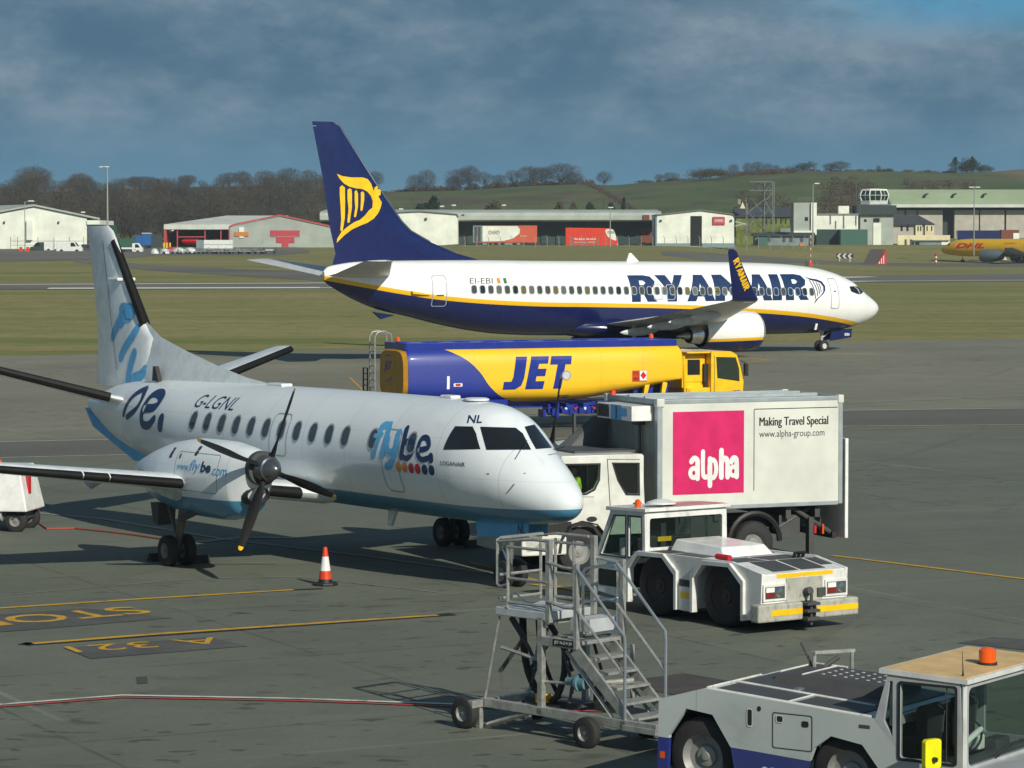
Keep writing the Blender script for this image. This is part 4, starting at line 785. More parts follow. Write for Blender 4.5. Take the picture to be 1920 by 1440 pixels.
for s in (-1, 1): MB().box(7.3, 7.42, s * 1.32 - .08, s * 1.32 + .08, 1.75, 2.2).tube([(7.2, s * 1.2, 2.3), (7.36, s * 1.32, 2.22)], .02, 5).build('mirror', 'black paint', cb, bev=.02)
MB().lathe([(0, .09), (.14, .07), (.17, .02)], (-5.3, .8, 3.10), 'z', 12).build('beacon', 'amber lamp', tk, 40); MB().lathe([(0, .09), (.14, .07), (.17, .02)], (4.4, .4, 3.10), 'z', 12).build('beacon', 'amber lamp', tk, 40)
# ================================================================== catering truck
_w = G(1090, 1078); K = Fr(_w.x + math.sin(R(203)) * 1.15, _w.y - math.cos(R(203)) * 1.15, R(203))
ct = thing('catering_truck', 'white catering truck with a pink square on its box behind the turboprop nose', 'truck', (*K.o, 0), K.th); ct.scale = (.96, 1, 1)
q = MB().box(-6.0, -1.72, -1.22, 1.235, 1.28, 3.38); bx = q.build('box_body', 'box cream', ct)
q = MB()
for x0, x1 in ((-1.80, -1.68), (-6.06, -5.96)):
    for y in (-1.19, 1.19): q.box(x0, x1, y - .06, y + .06, 1.22, 3.42)
for y in (-1.19, 1.19): q.box(-5.96, -1.80, y - .055, y + .055, 3.34, 3.43).box(-5.96, -1.80, y - .055, y + .055, 1.2, 1.29)
for x in (-1.74, -6.01): q.box(x - .05, x + .05, -1.13, 1.13, 3.34, 3.43).box(x - .05, x + .05, -1.13, 1.13, 1.2, 1.29)
q.build('box_frame', 'frame grey', bx, bev=.012)
mat('box front shade grey', '#8d9490', .55, dirt=.3); MB().box(-1.72, -1.70, -1.13, 1.13, 1.29, 3.34).build('box_front', 'box front shade grey', bx)  # front sheet toned grey to carry that face's shade, plus dirt
q = MB().box(-5.9, -1.8, -1.1, 1.1, 3.38, 3.40)
for y in (-.35, .4): q.box(-5.9, -1.8, y - .04, y + .04, 3.40, 3.46)
q.build('box_roof', 'frame grey', bx)
for y in (-1.19, 1.19): MB().box(-1.84, -1.66, y - .075, y + .075, 3.28, 3.45).build('corner_cap', 'box cream', bx, bev=.02); MB().box(-6.08, -5.94, y - .075, y + .075, 3.28, 3.45).build('corner_cap', 'box cream', bx, bev=.02)
yb = 1.239
sq = flat('pink_panel', poly([(-2.04, 1.52), (-2.04, 3.18), (-3.70, 3.18), (-3.70, 1.52)]), yb, 'magenta', bx)
P = lambda pts: [K.side(*g7(*p), 1.25) for p in pts]
w_ = .135
al = []
def ring2(cx, cz, a, b, t): return [[(cx + a * math.cos(q), cz + b * math.sin(q)) for q in (2 * math.pi * j / 28 for j in range(28))], [(cx + (a - t) * math.cos(q), cz + (b - t) * math.sin(q)) for q in (2 * math.pi * j / 28 for j in range(28))]]
# letters run towards -x seen from this side; draw in (u, v) then mirror
def A2(u, v): return (-2.42 - u * .93, 1.82 + v)
def Sh(lp): return shape([[A2(*p) for p in l] for l in lp])
al.append(Sh([stroke([(.05, .36), (.12, .42), (.20, .38), (.205, .25), (.205, .02)], .115)])); al.append(Sh(ring2(.11, .13, .135, .14, .095)))
al.append(Sh([stroke([(.34, .55), (.34, .16), (.37, .05), (.45, .045), (.50, .10), (.515, .2), (.515, .25)], .10)]))
al.append(Sh([stroke([(.515, .40), (.515, .1), (.515, -.13)], .115, sm=False)])); al.append(Sh(ring2(.585, .20, .14, .23, .105)))
al.append(Sh([stroke([(.80, .56), (.80, .03)], .12, sm=False)])); al.append(Sh([stroke([(.80, .30), (.84, .385), (.90, .40), (.945, .36), (.955, .26), (.955, .03)], .115)]))
al.append(Sh([stroke([(1.05, .33), (1.10, .40), (1.17, .38), (1.185, .25), (1.185, .03)], .115)])); al.append(Sh(ring2(1.10, .14, .125, .135, .09)))
b = MB()
for i, (vs, fs) in enumerate(al): b.add([(p[0], yb + .004 + i * .0012, p[1]) for p in vs], fs)
b.build('lettering', 'white letter', bx)
mk = text('Making Travel Special', .0); flat('lettering', fit(mk, -5.70, -4.06, 2.80, 3.03, True), yb, 'black paint', bx); flat('lettering', fit(mk, -5.712, -4.072, 2.80, 3.03, True), yb + .001, 'black paint', bx); flat('lettering', fit(text('www.alpha-group.com', 0), -5.62, -4.06, 2.58, 2.76, True), yb, 'letter grey', bx)
q = MB().box(-3.945, -3.93, yb - .002, yb + .002, 1.55, 3.2).box(-5.94, -3.95, yb - .002, yb + .002, 3.19, 3.205); q.build('panel_line', 'black paint', bx)
q = MB().box(-1.70, -1.2, -.62, 1.02, 3.0, 3.30, 0); q.box(-1.21, -1.19, .05, .55, 3.0, 3.30, 2); ru = q.build('cooling_unit', ['white paint', 'dark grey', 'letter blue'], ct, bev=.03)
q = MB()
for i in range(5): q.box(-1.20, -1.18, -.58, -.05, 3.04 + i * .05, 3.065 + i * .05)
q.box(-1.203, -1.195, -.58, -.05, 3.03, 3.28); q.build('grille', 'dark grey', ru); MB().box(-1.20, -1.18, .3, .34, 3.02, 3.28).build('seam', 'dark grey', ru); flat('maker_plate', poly([(.58, 3.08), (.58, 3.24), (.78, 3.24), (.78, 3.08)]), -1.187, 'letter blue', ru, 'x'); 
q = MB().tube([(-1.62, .55, 3.0), (-1.62, .55, 2.3)], .03, 6).box(-1.69, -1.5, .42, .66, 2.9, 3.0); q.build('drain_hose', 'dark grey', ct)
mat('deflector grey', '#4a4e50', .6); MB().box(-1.5, -.1, -1.15, .6, 2.36, 2.40).hexa([(-1.55, -1.15, 2.40), (-.55, -1.15, 2.40), (-.75, -.95, 2.40), (-1.55, -.85, 2.40), (-1.65, -1.15, 2.98), (-1.35, -1.15, 2.98), (-1.38, -1.05, 2.98), (-1.65, -.95, 2.98)]).build('wind_deflector', 'deflector grey', ct)
MB().lathe([(0, .07), (.08, .06), (.1, .02)], (-1.75, -1.0, 3.43), 'z', 14).build('beacon', 'safety orange', ct, 40)
cp = [(-1.42, 1.2), (-1.42, .78), (-.55, .78), (-.35, 1.0), (.0, 1.08), (.35, 1.0), (.6, .55), (1.25, .5), (1.3, 1.1), (1.12, 1.5), (.62, 2.25), (.45, 2.33), (-1.36, 2.36)]
cw = [(.34, 2.18), (-.38, 2.17), (-.36, 1.88), (-.26, 1.70), (-.08, 1.62), (.62, 1.60), (.66, 1.72)]; cw2 = [(-.70, 2.18), (-1.26, 2.16), (-1.27, 1.57), (-1.0, 1.585), (-.82, 1.85)]
q = MB()
for s in (-1, 1): q.add(*panel([cp, cw, cw2], .03, s * 1.17))
q.box(-1.36, .45, -1.15, 1.15, 2.31, 2.36).box(-1.42, -1.36, -1.15, 1.15, .8, 2.33).box(-1.3, 1.2, -1.15, 1.15, .95, 1.0)
q.hexa([(1.2, -1.15, .5), (1.26, -1.15, .5), (1.26, 1.15, .5), (1.2, 1.15, .5), (1.2, -1.15, 1.12), (1.29, -1.15, 1.12), (1.29, 1.15, 1.12), (1.2, 1.15, 1.12)])
q.hexa([(1.2, -1.15, 1.1), (1.29, -1.15, 1.1), (1.29, 1.15, 1.1), (1.2, 1.15, 1.1), (1.06, -1.15, 1.46), (1.13, -1.15, 1.48), (1.13, 1.15, 1.48), (1.06, 1.15, 1.46)])
cb = q.build('cab', 'truck cream', ct, bev=.015)
for s in (-1, 1):
    flat('side_window', poly(cw), s * 1.165, 'cab glass', cb); flat('rear_side_window', poly(cw2), s * 1.165, 'dark cab glass', cb)
q = MB().add(*panel([[(.385, 2.215), (-.41, 2.205), (-.395, 1.87), (-.285, 1.67), (-.09, 1.585), (.66, 1.565), (.70, 1.72)], cw], .004, 1.204)); q.add(*panel([[(-.66, 2.21), (-1.295, 2.19), (-1.305, 1.535), (-.98, 1.55), (-.785, 1.85)], cw2], .004, 1.204)); q.build('window_seal', 'black paint', cb)
flat('door_line', [shape([stroke([(-.56, 2.27), (-.60, 1.7), (-.65, 1.02)], .018)]), shape([stroke([(-.555, 2.275), (-1.3, 2.25)], .012, sm=False)]), shape([stroke([(.0, 1.55), (-.25, 1.54)], .01, sm=False)])], 1.204, 'dark grey', cb)
MB().box(-1.33, -1.15, 1.2, 1.23, 1.36, 1.40).build('door_handle', 'black paint', cb); flat('vent', shape([[( -.21 + .12 * math.cos(t), 1.10 + .055 * math.sin(t)) for t in np.linspace(0, 6.1, 20)]]), 1.205, 'black paint', cb)
MB().hexa([(1.1, -1.1, 1.5), (1.12, -1.1, 1.5), (1.12, 1.1, 1.5), (1.1, 1.1, 1.5), (.5, -1.1, 2.3), (.52, -1.1, 2.3), (.52, 1.1, 2.3), (.5, 1.1, 2.3)]).build('windscreen', 'cab glass', cb)
q = MB().hexa([(.45, -1.1, 2.33), (1.3, -1.1, 2.24), (1.3, 1.1, 2.24), (.45, 1.1, 2.33), (.45, -1.1, 2.36), (1.3, -1.1, 2.27), (1.3, 1.1, 2.27), (.45, 1.1, 2.36)]); q.build('sun_visor', 'white paint', cb)
q = MB().box(.3, 1.0, -1.15, 1.19, .74, 1.06) if 0 else MB().box(1.24, 1.33, -1.1, 1.18, .78, 1.08); q.box(.25, 1.24, 1.19, 1.21, .83, 1.07); q.build('grille', 'black paint', cb)
q = MB().box(.35, 1.35, -1.15, 1.2, .42, .78); q.build('bumper', 'truck cream', ct, bev=.03)
q = MB().add(*panel([[(.55, .45), (.5, .72), (.33, .98), (.03, 1.08), (-.27, .98), (-.46, .75), (-.52, .45), (-.46, .45), (-.40, .72), (-.23, .92), (.03, 1.0), (.29, .92), (.44, .70), (.48, .45)]], .03, 1.18)); q.build('wheel_arch', 'black paint', ct)
for s in (-1, 1): wheel(ct, .03, s * 1.0, .46, .46, .28, .55, 'rim grey'); wheel(ct, -4.02, s * .95, .46, .46, .4, .55, 'rim grey')
for x, y in ((-.55, .55), (-.55, -.55)): MB().box(x - .25, x + .3, y - .28, y + .28, 1.0, 1.35).box(x - .28, x - .15, y - .26, y + .26, 1.3, 2.05).build('cab_seat', 'seat black', ct, bev=.05)
MB().tube([(.35 + .02 * math.cos(t), .55 + .2 * math.cos(t), 1.55 + .16 * math.sin(t)) for t in np.linspace(0, 2 * math.pi, 20)[:-1]], .015, 6, closed=True).build('steering_wheel', 'black paint', ct, 40)
q = MB().box(-6.0, .9, -.45, -.35, .72, .95).box(-6.0, .9, .35, .45, .72, .95)
for x in (-5.6, -4.9, -3.2, -2.4): q.box(x, x + .12, -1.1, 1.1, .95, 1.2)
q.box(-3.3, -2.2, .6, 1.05, .5, 1.05).box(-5.2, -4.7, .5, .95, .6, 1.0).tube([(-5.7, .9, 1.25), (-4.6, .9, .7)], .06, 8).tube([(-4.9, 1.0, 1.2), (-5.9, 1.0, .62)], .05, 8)
for x in (-2.1, -2.6): q.lathe([(-.3, .2), (.3, .2)], (x, -.7, .75), 'x', 14)
q.build('chassis', 'dark grey', ct)
MB().tube([(-4.02 + .6 * math.cos(t), 1.12, .5 + .58 * math.sin(t)) for t in np.linspace(0, math.pi, 14)], .06, 6).build('mudguard', 'black paint', ct, 40)
for x in (-5.4, -1.9):
    q = MB().box(x - .06, x + .06, .95, 1.1, .12, .95).box(x - .14, x + .14, .9, 1.15, .04, .12); q.build('stabiliser_leg', 'dark grey', ct)
q = MB().box(-6.0, -5.9, -1.0, 1.1, .5, .64, 0).box(-6.02, -5.98, .85, 1.05, .51, .63, 1).box(-5.5, -5.45, 1.06, 1.13, .62, .78, 1); q.box(-5.7, -5.66, 1.0, 1.1, .6, .8, 2); q.build('rear_bar', ['black paint', 'red', 'amber lamp'], ct)
MB().box(-6.22, -6.14, -1.0, 1.22, .5, 2.55).build('tail_lift', 'white paint', ct, bev=.015)
q = MB().box(-1.55, -1.45, -1.22, -1.12, 1.3, 3.3)
for z in (2.1, 2.6, 3.0): q.box(-1.45, -.9, -1.2, -1.15, z, z + .04)
q.box(-.95, -.9, -1.22, -1.14, 1.9, 3.05); q.build('platform_frame', 'dark grey', ct)
# driver seated in the cab
def person(par_loc, rz, label):
    m = bpy.data.meshes.new('person'); V = [(0, 0, 0), (0, 0, .22), (.02, 0, .42), (.03, 0, .52), (.06, 0, .60), (.10, 0, .70),
        (.02, .19, .44), (.16, .26, .28), (.36, .17, .34), (.44, .14, .36), (.02, -.19, .44), (.14, -.27, .26), (.34, -.18, .33), (.42, -.15, .35), (.2, .11, -.02), (.42, .12, 0), (.44, .12, -.4), (.2, -.11, -.02), (.42, -.12, 0), (.44, -.12, -.4)]
    Eg = [(0, 1), (1, 2), (2, 3), (3, 4), (4, 5), (2, 6), (6, 7), (7, 8), (8, 9), (2, 10), (10, 11), (11, 12), (12, 13), (0, 14), (14, 15), (15, 16), (0, 17), (17, 18), (18, 19)]
    rad = [.15, .15, .15, .06, .10, .085, .075, .055, .045, .03, .075, .055, .045, .03, .095, .075, .055, .095, .075, .055]
    m.from_pydata(V, Eg, []); o = bpy.data.objects.new('person', m); COL.objects.link(o); sk = o.modifiers.new('skin', 'SKIN')
    for v, r in zip(m.skin_vertices[0].data, rad): v.radius = (r, r * (1.15 if r == .15 else 1))
    m.skin_vertices[0].data[0].use_root = True
    su = o.modifiers.new('sub', 'SUBSURF'); su.levels = su.render_levels = 2
    dg = bpy.context.evaluated_depsgraph_get(); dg.update(); me = bpy.data.meshes.new_from_object(o.evaluated_get(dg)); bpy.data.objects.remove(o)
    for mm in ('hi vis', 'skin', 'seat black'): me.materials.append(MATS[mm])
    for p in me.polygons:
        c = p.center; p.use_smooth = True
        p.material_index = 1 if (c.z > .50 or (c.x > .39 and c.z > .2)) else 2 if c.z < .06 else 0
    o = bpy.data.objects.new('person', me); COL.objects.link(o); o.location = par_loc; o.rotation_euler.z = rz; tag(o, label, 'person')
    MB().lathe([(-.02, .105), (.03, .108), (.07, .09), (.10, .05), (.11, .005)], (.065, 0, .70), 'z', 16).build('hair', 'hair', o, 60); MB().lathe([(.17, .02), (.185, .012), (.195, .004)], (0, 0, .64), 'x', 8).build('nose', 'skin', o, 60)
    return o
fx = Vector((math.cos(K.th), math.sin(K.th))); fy = Vector((-fx.y, fx.x))
p = Vector(K.o) + fx * -.12 + fy * .62; person((p.x, p.y, 1.40), K.th, 'driver in a bright green hi-vis jacket sitting in the catering truck cab')
# ================================================================== six wheel pushback tug
U1 = Fr(4.3155, 50.172, R(-55))
t1 = thing('pushback_tug', 'dirty white low pushback tug with yellow striped bumper beside the catering truck', 'tug', (*U1.o, 0), U1.th)
hx = lambda cx: [(cx - .66, .2), (cx - .66, .80), (cx - .40, 1.05), (cx + .30, 1.07), (cx + .64, .80), (cx + .64, .2)]
pr = [(-3.62, .32), (-2.50, .22)] + [(-2.50, .80), (-2.26, 1.04), (-1.56, 1.06), (-1.18, .80)] + [(-1.18, .2), (-.68, .2)] + [(-.68, .80), (-.42, 1.05), (.26, 1.07), (.62, .80)] + [(.62, .2), (1.06, .26), (1.10, 1.02), (.30, 1.16), (-2.3, 1.13), (-2.62, .86), (-3.58, .90)]
q = MB()
for s in (-1, 1): q.add(*panel([pr], .03, s * .92))
q.box(-2.3, .3, -.9, .9, 1.09, 1.12).hexa([(.3, -.9, 1.11), (1.08, -.9, .98), (1.08, .9, .98), (.3, .9, 1.11), (.3, -.9, 1.14), (1.09, -.9, 1.01), (1.09, .9, 1.01), (.3, .9, 1.14)]).box(1.03, 1.09, -.9, .9, .3, 1.0).box(-3.6, -2.4, -.9, .9, .3, .36).box(-3.62, -3.57, -.9, .9, .34, .9)
q.box(-1.1, -.75, -.9, .9, .25, 1.09)
bd = q.build('body', 'worn white paint', t1, bev=.02)
for cx in (-1.85, -.03):
    a = hx(cx)
    for s in (-1, 1): MB().add(*panel([[(cx + (x - cx) * 1.10, z + (.07 if z > .5 else 0)) for x, z in a] + [(x, z) for x, z in a[::-1]]], .055, s * .955)).build('wheel_arch', 'worn white paint', bd, bev=.01)
    for s in (-1, 1): wheel(t1, cx, s * .68, .54, .54, .42, .52, 'rim dark')
    MB().box(cx - .6, cx + .6, -.42, .42, .3, 1.05).build('axle_housing', 'black paint', t1)
q = MB()
for x0, x1, y0, y1 in ((-2.2, -1.6, -.85, -.1), (-1.5, -.75, -.85, -.55), (-.35, .25, -.82, -.1), (-.35, .25, 0, .82), (-1.5, -.7, .62, .85)): q.box(x0, x1, y0, y1, 1.12, 1.128)
for x0, x1, y0, y1 in ((.36, .98, -.6, -.05), (.36, .98, .02, .55), (.36, .8, .62, .86)):
    f_ = lambda x: 1.142 - (x - .3) * .165
    q.hexa([(x0, y0, f_(x0)), (x1, y0, f_(x1)), (x1, y1, f_(x1)), (x0, y1, f_(x0)), (x0, y0, f_(x0) + .008), (x1, y0, f_(x1) + .008), (x1, y1, f_(x1) + .008), (x0, y1, f_(x0) + .008)])
q.build('tread_plate', 'dark grey', bd)
MB().hexa([(-1.95, -.5, 1.13), (-.45, -.5, 1.13), (-.45, .62, 1.13), (-1.95, .62, 1.13), (-1.88, -.42, 1.34), (-.62, -.42, 1.30), (-.62, .54, 1.30), (-1.88, .54, 1.34)]).build('engine_hood', 'white paint', t1, bev=.02)
MB().lathe([(0, .05), (.35, .05)], (-.25, -.82, 1.2), 'x', 12).build('red_bottle', 'red', t1, 40)
# cab with thin pillars
q = MB(); zr = 1.80
cabp = [(-3.60, .90), (-3.12, zr), (-2.14, zr + .03), (-2.12, 1.12), (-2.62, .86)]; cwn = [(-3.42, .98), (-3.03, zr - .12), (-2.70, zr - .10), (-2.70, .98)]; cwn2 = [(-2.60, 1.0), (-2.60, zr - .10), (-2.24, zr - .09), (-2.22, 1.18), (-2.40, 1.0)]
for s in (-1, 1): q.add(*panel([cabp, cwn, cwn2], .025, s * .90))
q.add(*panel([[(-.9, 1.1), (.9, 1.1), (.9, zr), (-.9, zr)], rrect(-.82, .82, 1.18, zr - .1, .05)], .025, -2.15, 'x'))
q.hexa([(-3.22, -.97, zr - .02), (-2.06, -.97, zr + .02), (-2.06, .97, zr + .02), (-3.22, .97, zr - .02), (-3.22, -.97, zr + .05), (-2.06, -.97, zr + .085), (-2.06, .97, zr + .085), (-3.22, .97, zr + .05)])
for s in (-1, 1): q.tube([(-3.57, s * .86, .9), (-3.14, s * .86, zr)], .035, 6)
q.tube([(-3.35, 0, 1.35), (-3.14, 0, zr)], .02, 6); q.tube([(-3.57, -.86, .92), (-3.57, .86, .92)], .03, 6)
cb = q.build('cab', 'worn white paint', t1, bev=.012)
mat('faded red', '#d98d8d', .6); MB().hexa([(-2.85, -.2, zr + .066), (-2.15, -.2, zr + .09), (-2.15, .9, zr + .09), (-2.85, .9, zr + .066), (-2.85, -.2, zr + .072), (-2.15, -.2, zr + .096), (-2.15, .9, zr + .096), (-2.85, .9, zr + .072)]).build('roof_panel', 'faded red', cb)
for s in (-1, 1): flat('side_window', [poly(cwn), poly(cwn2)], s * .90, 'cab glass', cb)
flat('rear_window', poly(rrect(-.82, .82, 1.18, zr - .1, .05)), -2.15, 'cab glass', cb, 'x'); q = MB().hexa([(-3.57, -.84, .95), (-3.55, -.84, .95), (-3.55, .84, .95), (-3.57, .84, .95), (-3.16, -.84, zr), (-3.14, -.84, zr), (-3.14, .84, zr), (-3.16, .84, zr)]); q.build('windscreen', 'cab glass', cb)
q = MB().add(*panel([rrect(-.85, .85, 1.15, zr - .07, .06), rrect(-.82, .82, 1.18, zr - .1, .05)], .005, -2.132, 'x')).tube([(-2.14, .1, 1.18), (-2.14, .1, zr - .1)], .014, 4); q.build('window_seal', 'black paint', cb)
q = MB().add(*panel([[(-3.45, .95), (-3.04, zr - .09), (-2.67, zr - .07), (-2.67, .95)], cwn], .004, -.928)).add(*panel([[(-2.63, .97), (-2.63, zr - .07), (-2.21, zr - .06), (-2.19, 1.15), (-2.38, .97)], cwn2], .004, -.928)); q.build('window_seal', 'dark grey', cb)
flat('step_recess', shape([rrect(-3.45, -2.7, .42, .72, .04)]), -.955, 'black paint', bd)
flat('maker_badge', shape([rrect(-3.2, -2.95, .76, .86, .02)]), -.955, 'letter blue', bd)
MB().lathe([(0, .065), (.03, .065), (.035, .055), (.14, .05), (.16, .02)], (-2.42, -.86, zr + .06), 'z', 16).build('beacon', 'amber lamp', t1, 40); MB().lathe([(0, .05), (.05, .05), (.06, .27), (.08, .26), (.13, .12), (.15, .01)], (-2.35, -.4, zr + .07), 'z', 24).build('roof_vent', 'white paint', t1, 40)
q = MB().box(-3.1, -2.75, -.6, -.15, .4, .85).box(-2.85, -2.75, -.6, -.15, .8, 1.3).box(-3.1, -2.75, .15, .6, .4, .85).box(-2.85, -2.75, .15, .6, .8, 1.3); q.build('cab_seat', 'seat black', t1, bev=.04)
MB().lathe([(0, .1), (.3, .1)], (-3.2, -.55, .95), 'z', 12).build('bucket', 'white paint', t1, 40); MB().tube([(-3.22 + .06 * math.cos(t), -.35 + .19 * math.cos(t) , 1.12 + .18 * math.sin(t)) for t in np.linspace(0, 2 * math.pi, 20)[:-1]], .014, 6, closed=True).tube([(-3.22, -.35, 1.12), (-3.4, -.35, .7)], .025, 6).build('steering_wheel', 'black paint', t1, 40)
MB().box(-2.5, -2.3, .2, .55, 1.15, 1.22).box(-2.2, -2.17, -.6, -.3, 1.28, 1.36).build('cab_box', 'yellow', t1)
mat('dull red', '#7a2423', .3)
# end face: lamps, coupling, bumper
def xface(y0, y1, z0, z1, x, m_, name, par): return MB().box(x, x + .006, y0, y1, z0, z1).build(name, m_, par)
xface(-.62, .62, .93, 1.0, 1.088, 'yellow', 'warning_stripe', bd)
for s in (-1, 1):
    c = s * .68; q = MB().box(1.09, 1.12, c - .25, c + .25, .56, .84, 0); q.box(1.12, 1.128, c - .21, c + .21, .6, .80, 1); q.box(1.128, 1.136, c - .20, c - .02, .62, .70, 2).box(1.128, 1.136, c - .20, c - .02, .71, .79, 3); q.lathe([(1.128, .085), (1.15, .07), (1.155, .01)], (0, c + .1, .70), 'x', 16, 4)
    q.build('tail_lamp', ['worn white paint', 'dark grey', 'dull red', 'white letter', 'bright metal'], t1)
mat('grimy white', '#aaa99e', .55, dirt=.95, scale=6); MB().box(1.09, 1.11, -.42, .38, .52, .92).build('coupling_plate', 'grimy white', bd)
MB().tube([(1.1, 0, .66), (1.24, 0, .70)], .07, 10).box(1.1, 1.15, .25, .42, .58, .72).build('hose_socket', 'dark grey', t1)
q = MB().box(1.0, 1.22, -1.12, -.14, .22, .52).box(1.0, 1.22, .14, 1.1, .22, .52); bu = q.build('bumper', 'grimy white', t1, bev=.03)
for y0, y1 in ((-.85, -.16), (.16, 1.08)): xface(y0, y1, .32, .42, 1.221, 'yellow', 'warning_stripe', bu)
q = MB().box(1.05, 1.34, -.14, .14, .2, .26).box(1.05, 1.34, -.14, .14, .34, .39).box(1.05, 1.34, -.14, .14, .46, .51).box(1.05, 1.1, -.14, .14, .2, .55).tube([(1.26, 0, .12), (1.26, 0, .66)], .03, 8); q.build('tow_hitch', 'dark grey', t1, bev=.008)
q = MB()
for y in (.55, .65, .75): q.tube([(.15, y, 1.13), (.2, y, 1.22)], .03, 6)
q.tube([(.1, .6, 1.2), (.3, .7, 1.22)], .03, 6); q.build('deck_fitting', 'black paint', t1)
xface(0, 0, 0, 0, 0, 'yellow', 'x', None) if 0 else None
flat('warning_stripe', poly([(-1.1, .42), (-.72, .42), (-.72, .52), (-1.1, .52)]), -.955, 'yellow', bd); flat('side_slot', poly([(-1.12, .62), (-.72, .62), (-.72, .74), (-1.12, .74)]), -.955, 'black paint', bd)
# ================================================================== access steps
P3 = Fr(1.0617, 37.8946, R(-45))
st = thing('access_steps', 'grey tubular wheeled maintenance steps with a railed platform standing in the foreground', 'steps', (*P3.o, 0), P3.th)
Y1 = .85
q = MB().box(-2.06, 1.14, -.05, .05, .30, .42).box(-2.06, .7, Y1 - .05, Y1 + .05, .30, .42)
for x in (-2.06, -1.0, .5): q.box(x, x + .1, -.05, Y1 + .05, .31, .41)
q.tube([(-1.95, -.02, .06), (-1.15, .0, .32)], .04, 4); q.box(.55, 1.14, -.06, Y1 - .1, .28, .36).box(-2.10, -2.0, -.25, -.05, .30, .40); q.build('base_frame', 'galvanised', st, bev=.008)
q = MB().box(-2.1, -2.03, -.09, -.02, .0, .32).box(-2.1, -2.03, Y1, Y1 + .07, .0, .32); q.build('stabiliser_leg', 'galvanised', st)
q = MB().box(-.99, -.91, -.04, .04, .42, 1.6).box(-.99, -.91, Y1 - .04, Y1 + .04, .42, 1.6); q.tube([(-2.02, 0, .4), (-1.74, 0, 1.55)], .018, 6).tube([(-2.02, Y1, .4), (-1.74, Y1, 1.55)], .018, 6).box(-.97, -.93, 0, Y1, 1.5, 1.56).tube([(-1.72, .02, 1.13), (-.95, .02, 1.02)], .025, 4).tube([(-.95, .03, .75), (-.35, .03, .78)], .02, 6); MB().tube([(-.1, Y1, .4), (-.1, Y1, 1.25)], .03, 6).build('platform_post', 'galvanised', st); q.build('tower_frame', 'galvanised', st, 40)
# scissor lift arms
q = MB()
for y in (.12, Y1 - .12):
    q.tube([(-1.85, y, .78), (-1.38, y, 1.3), (-1.62, y, 1.55)], .035, 4); q.tube([(-1.65, y, 1.52), (-1.30, y, 1.15), (-1.05, y, .75), (-1.1, y, .5)], .035, 4); q.tube([(-1.85, y, .80), (-1.80, y, .45)], .03, 4); q.tube([(-1.25, y, .7), (-.95, y, 1.45)], .025, 4); q.tube([(-.7, y, 1.25), (-.5, y, .75), (-.55, y, .5)], .03, 4)
q.box(-.62, -.42, Y1 - .2, Y1 - .1, .42, .75).box(-1.55, -.5, .3, .55, .38, .46); q.build('lift_arm', 'dark grey', st)
q = MB().tube(smoothloop([(-1.60, .3, 1.58), (-1.57, .3, 1.1), (-1.47, .3, .75), (-1.28, .32, .5), (-1.1, .35, .42)], 5, False), .05, 8).tube(smoothloop([(-1.42, .4, 1.6), (-1.38, .4, 1.2), (-1.22, .4, .8), (-1.0, .4, .48)], 5, False), .03, 8).tube(smoothloop([(-.72, .2, 1.35), (-.72, .2, .9), (-.82, .2, .6), (-1.0, .25, .45)], 5, False), .045, 8); q.build('hose', 'tyre rubber', st, 40)
MB().box(-1.16, -1.02, .1, .25, .44, .56).build('valve_block', 'yellow', st)
q = MB().box(-1.78, -.84, -.04, Y1 + .04, 1.57, 1.68).box(-.72, -.35, .3, Y1, 1.42, 1.6); q.build('upper_platform', 'grey paint', st, bev=.01)
q = MB().box(-.95, -.27, -.04, .05, 1.24, 1.36).box(-.95, -.27, Y1 - .05, Y1 + .04, 1.24, 1.36).box(-.95, -.27, .05, Y1 - .05, 1.29, 1.34); lp = q.build('lower_platform', 'galvanised', st, bev=.008)
flat('fleet_plate', poly([(-.70, 1.26), (-.32, 1.26), (-.32, 1.35), (-.70, 1.35)]), -.045, 'black paint', lp); flat('fleet_plate_lettering', fit(text('JET N-S P-39', .01), -.67, -.35, 1.28, 1.33), -.05, 'white letter', lp)
# rails of the cage
q = MB(); r_ = .022
for y, x0, x1 in ((-.03, -1.56, -.82), (Y1 + .03, -1.56, -.82)):
    for z in (2.50, 2.08, 1.76): q.tube([(x0, y, z), (x1, y, z)], r_, 6)
q.tube([(-1.80, .02, 1.98), (-1.80, .02, 2.58), (-1.76, .05, 2.60), (-1.76, Y1, 2.60)], r_, 6); q.tube([(-1.80, Y1, 1.68), (-1.80, Y1, 2.58), (-1.5, Y1, 2.62), (-.9, Y1, 2.62)], r_, 6); q.tube([(-1.8, .02, 2.55), (-1.15, .02, 2.62), (-.80, .02, 2.62)], r_, 6)
q.tube([(-1.55, -.03, 1.68), (-1.55, -.03, 2.5)], r_, 6); q.tube([(-1.55, Y1 + .03, 1.68), (-1.55, Y1 + .03, 2.55)], r_, 6); q.tube([(-1.2, Y1 + .03, 1.68), (-1.2, Y1 + .03, 2.55)], r_, 6); q.tube([(-1.80, .02, 1.98), (-1.72, .0, 1.95), (-1.55, -.03, 2.0)], r_, 6)
for z in (2.55, 2.1, 1.78): q.tube([(-1.8, .05, z), (-1.8, Y1, z)], r_ * .9, 6)
q.box(-.84, -.77, -.04, .03, 1.55, 2.64).box(-.84, -.77, Y1 - .03, Y1 + .04, 1.3, 2.64)
for z in (2.30, 1.78): q.tube([(-.80, -.03, z + .05), (-.5, -.04, z), (-.29, -.02, z)], r_, 6); q.tube([(-.80, Y1 + .03, z + .05), (-.29, Y1 + .02, z)], r_, 6)
q.build('cage_rail', 'galvanised', st, 40)
